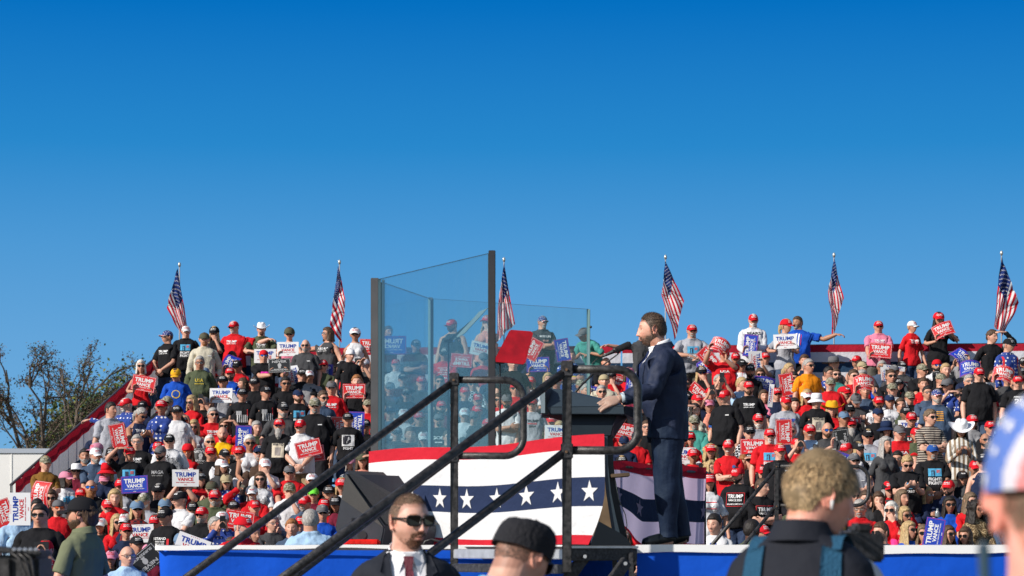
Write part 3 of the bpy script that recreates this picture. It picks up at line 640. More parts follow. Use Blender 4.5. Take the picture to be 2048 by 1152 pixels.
def pose_bones(D, P):
    """P: dict yaw,pitch,roll (head), lean, bend, twist, sit, arms {-1:(wrist, pole, hand dir, palm dir), 1:...}, legs"""
    root = Matrix.Rotation(P.get('twist', 0), 4, 'Z'); piv = Vector((0, 0, .95))
    T = Matrix.Translation(piv) @ Matrix.Rotation(P.get('bend', 0), 4, 'X') @ Matrix.Rotation(P.get('side', 0), 4, 'Y') @ Matrix.Rotation(P.get('twist', 0), 4, 'Z') @ Matrix.Translation(-piv)
    B = [None]*12; B[0] = T; nk = Vector((0, .016, 1.462))
    Rh = Matrix.Rotation(P.get('yaw', 0)-P.get('twist', 0), 3, 'Z') @ Matrix.Rotation(P.get('pitch', 0)-P.get('bend', 0)*.6, 3, 'X') @ Matrix.Rotation(P.get('roll', 0), 3, 'Y')
    B[1] = T @ Matrix.Translation((0, -P.get('neck', 0), -P.get('neck', 0)*.3)) @ M4(Rh, nk)
    for s, b in ((-1, 2), (1, 5)):
        S0 = Vector((s*D['sw'], 0, D['sz'])); S = T @ S0; a0 = adir(s); h0 = a0.cross(Vector((0, -1, 0))).normalized()
        w, pole, hd, pn = P.get('arms', {}).get(s, (None,)*4)
        if w is None: w = Vector((s*(D['sw']+.09), -.06, .92)); w = T @ w
        if pole is None: pole = Vector((s*.6, .5, -1))
        v = w-S; dist = min(max(v.length, .12), UL+FL-.004); v.normalize(); w = S+v*dist
        c = (UL*UL+dist*dist-FL*FL)/(2*UL*dist); c = max(-1, min(1, c)); pp = (pole-v*pole.dot(v)).normalized()
        E_ = S+v*(UL*c)+pp*(UL*math.sqrt(1-c*c)); d1 = (E_-S).normalized(); d2 = (w-E_).normalized()
        hg = d1.cross(d2)
        if hg.length < 1e-3: hg = pp.cross(v)*-1
        hg.normalize()
        R1 = frame(d1, hg) @ frame(a0, h0).transposed(); R2 = frame(d2, hg) @ frame(a0, h0).transposed()
        if hd is not None: R3 = frame(Vector(hd), Vector(pn)) @ frame(a0, palm(s)).transposed()
        else: R3 = R2
        if hd is not None:                        # let the forearm share the roll of the hand
            q2, q3 = R2.to_quaternion(), R3.to_quaternion()
            tw = q2.inverted() @ q3; ax = a0; pr = Vector((tw.x, tw.y, tw.z)).dot(ax); tq = Quaternion((tw.w, ax.x*pr, ax.y*pr, ax.z*pr)); tq.normalize()
            R2 = (q2 @ Quaternion().slerp(tq, .5)).to_matrix()
        B[b] = M4(R1, S0, S); B[b+1] = M4(R2, S0+a0*UL, E_); B[b+2] = M4(R3, S0+a0*(UL+FL), w)
    sit = P.get('sit', 0); lg = P.get('legs', {})
    for s, b in ((-1, 8), (1, 10)):
        hip = Vector((s*.095, 0, .92)); kn = Vector((s*.10, 0, .50)); th, sk, ab = lg.get(s, (R(-84) if sit else 0, R(82) if sit else 0, R(-8)*s if sit else 0))
        A = M4(Matrix.Rotation(ab, 3, 'Z') @ Matrix.Rotation(th, 3, 'X'), hip); B[b] = A; B[b+1] = A @ M4(Matrix.Rotation(sk, 3, 'X'), kn)
    return B
def curl_hands(co, D, curl):
    out = co
    for s in (-1, 1):
        c = curl.get(s, 0)
        if not c: continue
        S = np.array([s*D['sw'], 0, D['sz']]); a = np.array(adir(s)); pn = np.array(palm(s)); q = co-S; u = q @ a-(UL+FL+.080); perp = np.linalg.norm(q-(q @ a)[:, None]*a, axis=1)
        m = (u > 0) & (perp < .12) & (np.sign(co[:, 0]) == s)
        r = .085/c; o = q[m] @ pn; ph = u[m]/r; base = q[m]-u[m, None]*a-o[:, None]*pn
        out = out.copy() if out is co else out
        out[m] = S+base+((r-o)*np.sin(ph))[:, None]*a+(r-(r-o)*np.cos(ph))[:, None]*pn
    return out
def skin_verts(co, W, B):
    h = np.concatenate([co, np.ones((len(co), 1))], 1); out = np.zeros((len(co), 3))
    for b in range(12):
        w = W[:, b]; m = w > 1e-4
        if m.any(): out[m] += w[m, None]*(h[m] @ np.array(B[b]).T[:, :3])
    return out

# colour multipliers painted where the face really has them: lips, brows, eyes, flushed skin
def face_colours(co, c=HC, brow=(.42, .33, .28), eyes=True, stub=0.0, stubc=(.5, .42, .38), shave=0.0, goatee=0.0, hairc=(.45, .36, .28), fade=False):
    p = co-c; x, y, z = p[:, 0], p[:, 1], p[:, 2]; sx = np.abs(x); fr = y < -.045; C = np.ones((len(co), 3))
    def mixc(w, col): C[:] = C*(1-w[:, None])+np.array(col)*w[:, None]
    mixc(.5*fr*gau(x, z, 0, -.028, .02, .016), (1.08, .78, .74)); mixc(.4*fr*gau(sx, z, .045, -.02, .02, .02), (1.08, .80, .76)); mixc(.5*(sx > .074)*(np.abs(z) < .04)*(y > -.03), (1.1, .72, .66))
    if stub: mixc(stub*sst(-.028, -.05, z)*sst(.03, -.01, y)*(1-.9*gau(x, z, 0, -.0615, .024, .010))*sst(-.135, -.11, z), stubc)
    if goatee: mixc(goatee*fr*np.clip(sst(.034, .026, sx)*sst(-.070, -.078, z)+sst(.030, .024, sx)*(gau(x, z, 0, -.046, .05, .006)), 0, 1)*sst(-.14, -.12, z), stubc)
    mixc(.85*fr*gau(x, z, 0, -.0565, .020, .0045), (.92, .52, .50)); mixc(.85*fr*gau(x, z, 0, -.067, .018, .005), (.92, .52, .50)); mixc(.9*fr*gau(x, z, 0, -.0615, .020, .0016), (.35, .16, .15))
    mixc(.85*fr*sst(.0165, .013, np.abs(sx-.031))*sst(.0052, .003, np.abs(z-.034-.10*(.031-np.abs(sx-.026)))), brow)
    if eyes:
        e = fr*sst(.0145, .0125, np.abs(sx-.0315))*sst(.0052, .0042, np.abs(z-.0095)); mixc(e, (1.25, 1.30, 1.35)); mixc(fr*sst(.0060, .0052, np.sqrt((sx-.0315)**2+(z-.0095)**2)), (.12, .12, .14))
        mixc(.8*fr*sst(.016, .013, np.abs(sx-.0315))*sst(.0022, .0012, np.abs(z-.0152)), (.25, .18, .15))
    mixc(.8*fr*gau(sx, z, .0085, -.034, .004, .0025), (.35, .18, .15))
    if shave: mixc(shave*hair_mask(p, .0), hairc)
    return C
def hair_mask(p, soft=.0, front=.064):
    y, z = p[:, 1], p[:, 2]
    line = np.interp(y, [-.12, -.085, -.058, -.040, -.027, -.021, -.012, .012, .024, .05, .10, .13], [front, front, front-.004, front-.028, .022, -.012, .006, .022, -.005, -.065, -.085, -.085])
    return sst(-.004, .010+soft, z-line)
def set_col(me, C):
    a = me.color_attributes.new('Col', 'FLOAT_COLOR', 'POINT'); a.data.foreach_set('color', np.concatenate([C, np.ones((len(C), 1))], 1).astype(np.float32).ravel())
SK = {}
def skin_mat(key, tone, sub=0.0, rough=.48):
    if key in SK: return SK[key]
    m = mat('skin_'+key, tone, rough=rough, spec=.35, noise=.10, nscale=30, bump=.12, bscale=220, sub=sub); n = m.node_tree; b = n.nodes['Principled BSDF']
    src = b.inputs['Base Color'].links[0].from_socket; at_ = n.nodes.new('ShaderNodeAttribute'); at_.attribute_name = 'Col'
    mx = n.nodes.new('ShaderNodeMix'); mx.data_type = 'RGBA'; mx.blend_type = 'MULTIPLY'; mx.inputs[0].default_value = 1; n.links.new(src, mx.inputs[6]); n.links.new(at_.outputs[0], mx.inputs[7]); n.links.new(mx.outputs[2], b.inputs['Base Color'])
    SK[key] = m; return m
TONES = {'a': (.62, .345, .25), 'b': (.54, .28, .19), 'c': (.41, .20, .125), 'd': (.28, .13, .08), 'e': (.10, .048, .032)}

# ---- head wear, hair and beards, all in head coordinates (origin at the head centre, facing -y)
def hair_mat(c):
    cols = {'k': (.018, .014, .012), 'n': (.075, .042, .024), 'y': (.33, .31, .29), 'w': (.62, .59, .54), 'l': (.42, .29, .14), 'g': (.30, .12, .04), 'd': (.15, .10, .06)}
    m = mat('hair_'+c, cols[c], rough=.55, spec=.35)
    if 'hb' not in m:
        m['hb'] = 1; n = m.node_tree; b = n.nodes['Principled BSDF']; tc = n.nodes.new('ShaderNodeTexCoord'); mp = n.nodes.new('ShaderNodeMapping'); mp.inputs['Scale'].default_value = (160, 160, 18)
        nz = n.nodes.new('ShaderNodeTexNoise'); nz.inputs['Scale'].default_value = 1; n.links.new(tc.outputs['Object'], mp.inputs[0]); n.links.new(mp.outputs[0], nz.inputs['Vector'])
        cr = n.nodes.new('ShaderNodeValToRGB'); cr.color_ramp.elements[0].color = (*[v*.55 for v in cols[c]], 1); cr.color_ramp.elements[1].color = (*[min(1, v*1.5) for v in cols[c]], 1)
        cr.color_ramp.elements[0].position = .35; cr.color_ramp.elements[1].position = .65
        n.links.new(nz.outputs['Fac'], cr.inputs[0]); n.links.new(cr.outputs[0], b.inputs['Base Color'])
        bp = n.nodes.new('ShaderNodeBump'); bp.inputs['Strength'].default_value = .8; bp.inputs['Distance'].default_value = .006; n.links.new(nz.outputs['Fac'], bp.inputs['Height']); n.links.new(bp.outputs[0], b.inputs['Normal'])
    return m
def np_noise(p, s, sz=None): sz = sz or s; return np.array([mnoise.noise(Vector((q[0]*s, q[1]*s, q[2]*sz))) for q in p])
def hair_shell(thick=.014, top=.012, nu=56, rough=.004, fem=0, front=.064, freq=60):
    n, fs = sphere_dirs(nu, nu); p = head_surface(n, fem); m = hair_mask(p, 0, front)
    t = (thick+top*sst(.03, .10, p[:, 2])+rough*np_noise(p, freq, freq*.5))*m-.010*(1-m); return p+n*t[:, None], fs
def curtain(mb, z1, w=.022, rx=.098, ry=.112, open_=55, flare=.02, yoff=.012):
    N = 22; rows = []
    angs = [R(-90+open_+(360-2*open_)*k/N) for k in range(N+1)]
    for zz in [.06+(z1-.06)*k/8 for k in range(9)]:
        f = flare*sst(0, -.2, np.array(zz)); f = float(f)
        out = [Vector((math.cos(a)*(rx+f), math.sin(a)*(ry+f)+yoff, zz)) for a in angs]; inn = [Vector((math.cos(a)*(rx+f-w), math.sin(a)*(ry+f-w)+yoff, zz)) for a in reversed(angs)]
        rows.append(out+inn)
    mb.rings(rows)
HAIRT = {}
def hair_tmpl(style, front=.064):
    if style in HAIRT: return HAIRT[style]
    if style == 's': v, f = hair_shell(.010, .010)
    elif style == 'z': v, f = hair_shell(.004, .002, rough=.001)
    elif style == 'v': v, f = hair_shell(.013, .020, rough=.010, freq=38)
    elif style == 'u': v, f = hair_shell(.007, .002, rough=.003)      # what shows under a cap
    else:
        mb = MB(); n, fs = sphere_dirs(40, 40); p = head_surface(n, 1); m = hair_mask(p); t = (.016+.010*sst(.03, .1, p[:, 2]))*m-.010*(1-m); mb.add([tuple(q) for q in (p+n*t[:, None])], fs)
        if style == 'b': curtain(mb, -.13, .026, .096, .108, 52, .018)
        if style == 'l': curtain(mb, -.25, .028, .092, .106, 50, .025)
        if style == 'c':
            curtain(mb, -.19, .035, .104, .115, 46, .03)
            for k in range(46): a = random.uniform(0, 6.28); z = random.uniform(-.17, .1); mb.ell((math.cos(a)*.10, math.sin(a)*.10+.02, z) if math.sin(a) > -.6 or z > .07 else (math.cos(a)*.08, .09, z), random.uniform(.018, .03), 8, 6)
        if style == 'q':
            for k in range(60):
                a = random.uniform(0, 6.28); e = random.uniform(.1, 1.35); q = Vector((math.cos(a)*math.cos(e)*.085, math.sin(a)*math.cos(e)*.105+.01, math.sin(e)*.12+.0))
                if not (q.y < -.05 and q.z < .07): mb.ell(q, random.uniform(.016, .026), 8, 6)
        if style == 'p': mb.tube([(0, .10, .03), (0, .135, .01), (0, .145, -.08), (.01, .13, -.17)], [.028, .032, .028, .012], 12)
        me = remesh(mb, .010, 1); v = coords(me); f = [tuple(q.vertices) for q in me.polygons]
        amp = .010 if style in 'cq' else .006
        dn = np_noise(v, 75, 9)+.6*np_noise(v+5, 150, 20); c_ = v.copy(); c_[:, 2] *= .3; c_ /= np.linalg.norm(c_, axis=1)[:, None]+1e-9; v = v+c_*(dn*amp)[:, None]
    HAIRT[style] = (v, f); return HAIRT[style]
HM = {}
def hair_mesh(style, c):
    k = (style, c)
    if k not in HM: v, f = hair_tmpl(style); HM[k] = ev('hair', v, f, hair_mat(c))
    return HM[k]
def bmask(p, full=1.0):
    x, y, z = p.T; sx = np.abs(x); w = sst(-.032, -.050, z)*sst(.030, .002, y)*sst(-.122, -.112, z)*(1-.97*sst(.5, .8, gau(x, z, 0, -.0615, .023, .009))); w = np.maximum(w, sst(.006, -.006, y)*sst(-.026, -.014, y)*sst(.005, -.025, z)*sst(-.08, -.04, z)); ch = sst(-.050, -.068, y)*sst(.027, .037, sx)*sst(-.064, -.046, z); return np.clip(w-ch, 0, 1)*full
def beard_mesh(style, c):
    k = ('beard', style, c)
    if k in HM: return HM[k]
    n, fs = sphere_dirs(48, 48); p = head_surface(n); x, y, z = p.T; sx = np.abs(x)
    full = bmask(p)
    gt = (y < -.04)*np.clip(sst(.036, .028, sx)*sst(-.068, -.078, z)+sst(.036, .028, sx)*sst(.009, .005, np.abs(z+.047))+sst(.010, .006, np.abs(sx-.030))*sst(-.040, -.046, z), 0, 1)
    ms = (y < -.04)*sst(.036, .028, sx)*sst(.009, .005, np.abs(z+.046))
    w = {'full': full, 'goatee': gt, 'long': full, 'stache': ms}[style]
    p2 = p+n*((.0065 if style != 'long' else .012)*w-.008*(1-w)+.0025*np_noise(p, 90)*w)[:, None]
    if style == 'long':
        mb = MB(); mb.add([tuple(q) for q in p2], fs); mb.tube([(0, -.075, -.07), (0, -.085, -.12), (0, -.085, -.18), (0, -.08, -.225)], [.052, .056, .044, .014], 16); me = remesh(mb, .008, 1); v = coords(me); v = v+np.stack([.0*v[:, 0], -.006*np_noise(v, 80, 10), 0*v[:, 0]], 1)
        HM[k] = ev('beard', v, [tuple(q.vertices) for q in me.polygons], hair_mat(c))
    else: HM[k] = ev('beard', p2, fs, hair_mat(c))
    return HM[k]

CAPC = {'r': (.60, .012, .022), 'k': (.014, .014, .017), 'w': (.75, .75, .77), 'g': (.13, .13, .14), 'n': (.015, .028, .075), 'p': (.62, .24, .34), 'o': (.085, .085, .055), 'y': (.72, .38, .02), 't': (.12, .45, .50), 'h': (.40, .33, .20), 'd': (.13, .21, .32), 'l': (.18, .70, .06), 'b': (.02, .08, .30), 'a': (.30, .30, .31)}
def pattern_mat(name, kind, cols, scale=20):
    if name in MATS: return MATS[name]
    m = cloth(name, cols[0], noise=0, bump=.5); n = m.node_tree; b = n.nodes['Principled BSDF']; tc = n.nodes.new('ShaderNodeTexCoord')
    cr = n.nodes.new('ShaderNodeValToRGB'); cr.color_ramp.interpolation = 'CONSTANT'; e = cr.color_ramp.elements
    e[0].position = 0; e[0].color = (*cols[0], 1); e[1].position = .5; e[1].color = (*cols[1], 1)
    for i, c in enumerate(cols[2:]): q = e.new(.58+.08*i); q.color = (*c, 1)
    if kind == 'camo': t = n.nodes.new('ShaderNodeTexNoise'); t.inputs['Scale'].default_value = scale; t.inputs['Detail'].default_value = 2; o = t.outputs['Fac']; e[1].position = .44
    elif kind == 'stars': t = n.nodes.new('ShaderNodeTexVoronoi'); t.inputs['Scale'].default_value = scale; t.inputs['Randomness'].default_value = .25; o = t.outputs['Distance']; e[1].position = .28; e[0].color = (*cols[1], 1); e[1].color = (*cols[0], 1)
    elif kind == 'stripes': t = n.nodes.new('ShaderNodeTexWave'); t.bands_direction = 'Z'; t.inputs['Scale'].default_value = scale; t.inputs['Distortion'].default_value = .6; o = t.outputs['Fac']
    elif kind == 'vstripes': t = n.nodes.new('ShaderNodeTexWave'); t.bands_direction = 'X'; t.inputs['Scale'].default_value = scale; t.inputs['Distortion'].default_value = .5; o = t.outputs['Fac']
    elif kind == 'check': t = n.nodes.new('ShaderNodeTexChecker'); t.inputs['Scale'].default_value = scale; t.inputs[1].default_value = (*cols[0], 1); t.inputs[2].default_value = (*cols[1], 1); n.links.new(tc.outputs['Object'], t.inputs[0]); n.links.new(t.outputs[0], b.inputs['Base Color']); return m
    n.links.new(tc.outputs['Object'], t.inputs['Vector']); n.links.new(o, cr.inputs[0]); n.links.new(cr.outputs[0], b.inputs['Base Color']); return m
def cap_mat(c):
    if c == 'c': return pattern_mat('camouflage', 'camo', [(.33, .31, .24), (.13, .13, .08), (.42, .38, .30)], 38)
    if c == 'f': return pattern_mat('star_cloth', 'stars', [(.03, .05, .20), (.75, .75, .75)], 45)
    if c == 's': return pattern_mat('striped_cap_cloth', 'vstripes', [(.65, .03, .05), (.75, .75, .75)], 12)
    return cloth('cap_'+c, CAPC[c], noise=.05, bump=.2)
def dome(nu=28, nv=9, a=.0905, b=.107, z0=.022, top=.121, cy=.006, vis=0):
    rows = []
    for i in range(nv+1):
        t = math.pi/2*i/nv; sf = math.cos(t)**.72 if i < nv else 0.03
        rows.append([(a*sf*math.cos(2*math.pi*k/nu), cy+b*sf*math.sin(2*math.pi*k/nu), z0+(top-z0)*math.sin(t)) for k in range(nu)])
    return rows
def dome_pt(u, z, a=.0905, b=.107, z0=.022, top=.121, cy=.006, off=.0025):
    t = math.asin(max(0, min(.995, (z-z0)/(top-z0)))); sf = math.cos(t)**.72; al = -math.pi/2+u/.095
    return ((a*sf+off)*math.cos(al), cy+(b*sf+off)*math.sin(al), z+off*.5)
CAPM = {}
def cap_mesh(style, c, text=None, tc=(.8, .8, .8), brimc=None):
    k = (style, c, text, tc, brimc)
    if k in CAPM: return CAPM[k]
    mb = MB(); mats = [cap_mat(c), cap_mat(brimc or c), mat('print_%d_%d_%d' % tuple(int(255*v) for v in tc), tc, rough=.7)]
    if style in ('cap', 'visor'):
        mb.smooth = True
        if style == 'cap':
            rr = dome(); mb.rings(rr); mb.ell((0, .006, .122), (.008, .008, .004), 8, 5)
            rr2 = [[(p[0]*.97, p[1]*.97, p[2]-.004) for p in r] for r in rr[:2]]
        else: rr = dome()[:4]; mb.rings(rr, caps=False); mb.rings([[(p[0]*.97, p[1]*.97, p[2]) for p in r] for r in rr], caps=False)
        mb.cur = 1; N = 14; up, dn = [], []           # brim: rows from the cap edge to the tip, arched
        for i in range(6):
            f = i/5; row = []
            for j in range(N+1):
                g_ = -1+2*j/N; al = -math.pi/2+g_*.95; x0, y0 = .0865*math.cos(al), .006+.106*math.sin(al)
                x1, y1 = g_*.066, -.172+.052*abs(g_)**2.6; x = x0+(x1-x0)*f; y = y0+(y1-y0)*f; z = .030-.010*f-.020*abs(g_)**2*(.4+.6*f)
                row.append((x, y, z))
            up.append(row); dn.append([(x, y, z-.0035) for x, y, z in row])
        mb.rings(up, False, False); mb.rings([list(r) for r in dn], False, False); mb.rings([up[-1], dn[-1]], False, False)
    elif style == 'cowboy':
        mb.smooth = True; rr = []
        for i in range(9):
            t = i/8; sf = [1, 1, .99, .97, .94, .90, .82, .6, .2][i]; zz = .035+.105*min(1, t*1.15)
            rr.append([(.088*sf*math.cos(2*math.pi*k/28), .006+.108*sf*math.sin(2*math.pi*k/28), zz-(.016*math.exp(-(math.cos(2*math.pi*k/28)/.35)**2) if i >= 6 else 0)) for k in range(28)])
        mb.rings(rr); mb.cur = 1; up = []
        for i in range(6):
            f = i/5; up.append([((.087+.085*f)*math.cos(2*math.pi*k/28), .006+(.107+.075*f)*math.sin(2*math.pi*k/28), .037+.062*f*f*abs(math.cos(2*math.pi*k/28))**2.2-.012*f*abs(math.sin(2*math.pi*k/28))) for k in range(28)])
        mb.rings(up, False); mb.rings([[(x, y, z-.004) for x, y, z in r] for r in up], False)
    elif style in ('bucket', 'sun'):
        mb.smooth = True; w = .055 if style == 'bucket' else .105; dz = -.045 if style == 'bucket' else -.012
        rr = [[(.088*sf*math.cos(2*math.pi*k/28), .006+.108*sf*math.sin(2*math.pi*k/28), zz) for k in range(28)] for sf, zz in ((1.0, .03), (.98, .07), (.93, .105), (.86, .125), (.6, .134), (.05, .136))]
        mb.rings(rr); mb.cur = 1
        up = [[((.087+w*f)*math.cos(2*math.pi*k/28), .006+(.107+w*f)*math.sin(2*math.pi*k/28), .033+dz*f+.006*math.sin(3*2*math.pi*k/28)*f) for k in range(28)] for f in (0, .33, .66, 1)]
        mb.rings(up, False); mb.rings([[(x, y, z-.004) for x, y, z in r] for r in up], False)
    if text and style in ('cap', 'visor', 'bucket', 'cowboy'):
        mb.cur = 2; mb.smooth = False; lines = text.split('/'); h = .020 if len(lines) == 1 else .0135; zs = [.070] if len(lines) == 1 else [.0775, .057]
        if style == 'visor': zs = [z-.018 for z in zs]
        for ln, z0 in zip(lines, zs):
            v, w, f = text_mesh(ln, .03); sc = min(h, .112/w)
            if len(v): mb.add([dome_pt(q[0]*sc, z0+q[1]*sc*(h/sc)*.9) for q in v], f)
    CAPM[k] = mb.mesh('cap', mats); return CAPM[k]
GLM = {}
def glasses_mesh(kind='s'):
    if kind in GLM: return GLM[kind]
    mb = MB(); lens = {'s': (.006, .006, .007), 'u': (.01, .10, .45), 'o': (.75, .10, .01), 'g': None, 'y': (.010, .009, .008)}[kind]; m1 = mat('spectacle_frame', (.02, .018, .016), rough=.3)
    if kind == 'g': m2 = glassmat('clear_lens', (.9, .92, .92), .12, .5) if 'cl' not in GLM else GLM['cl']; GLM['cl'] = m2
    else: m2 = mat('lens_'+kind, lens, rough=.15, spec=.5)
    for s in (-1, 1):
        pts = []
        for k in range(16):
            a = 2*math.pi*k/16; pts.append((s*.0345+.0275*math.copysign(abs(math.cos(a))**.5, math.cos(a))*(1+.08*math.sin(a)), .010+.0185*math.copysign(abs(math.sin(a))**.6, math.sin(a))))
        yy = lambda x: -.1045+.9*max(0, abs(x)-.012)**2*6
        f = [Vector((x, yy(x), z)) for x, z in pts]; mb.cur = 1; mb.smooth = False; mb.add([v for v in f]+[v+Vector((0, .003, 0)) for v in f], [tuple(range(16)), tuple(reversed(range(16, 32)))]+[(k, (k+1) % 16, (k+1) % 16+16, k+16) for k in range(16)])
        mb.cur = 0; mb.tube(f+[f[0]], .0019 if kind in 'g' else (.0042 if kind == 'y' else .0028), 6, False); mb.tube([(s*.060, yy(.06), .017), (s*.074, -.075, .017), (s*.0785, -.01, .014), (s*.079, .012, .006)], .0022 if kind != 'y' else .0042, 6)
    mb.cur = 0; mb.tube([(-.008, -.1055, .016), (0, -.107, .018), (.008, -.1055, .016)], .0024 if kind != 'y' else .004, 6)
    GLM[kind] = mb.mesh('glasses', [m1, m2]); return GLM[kind]
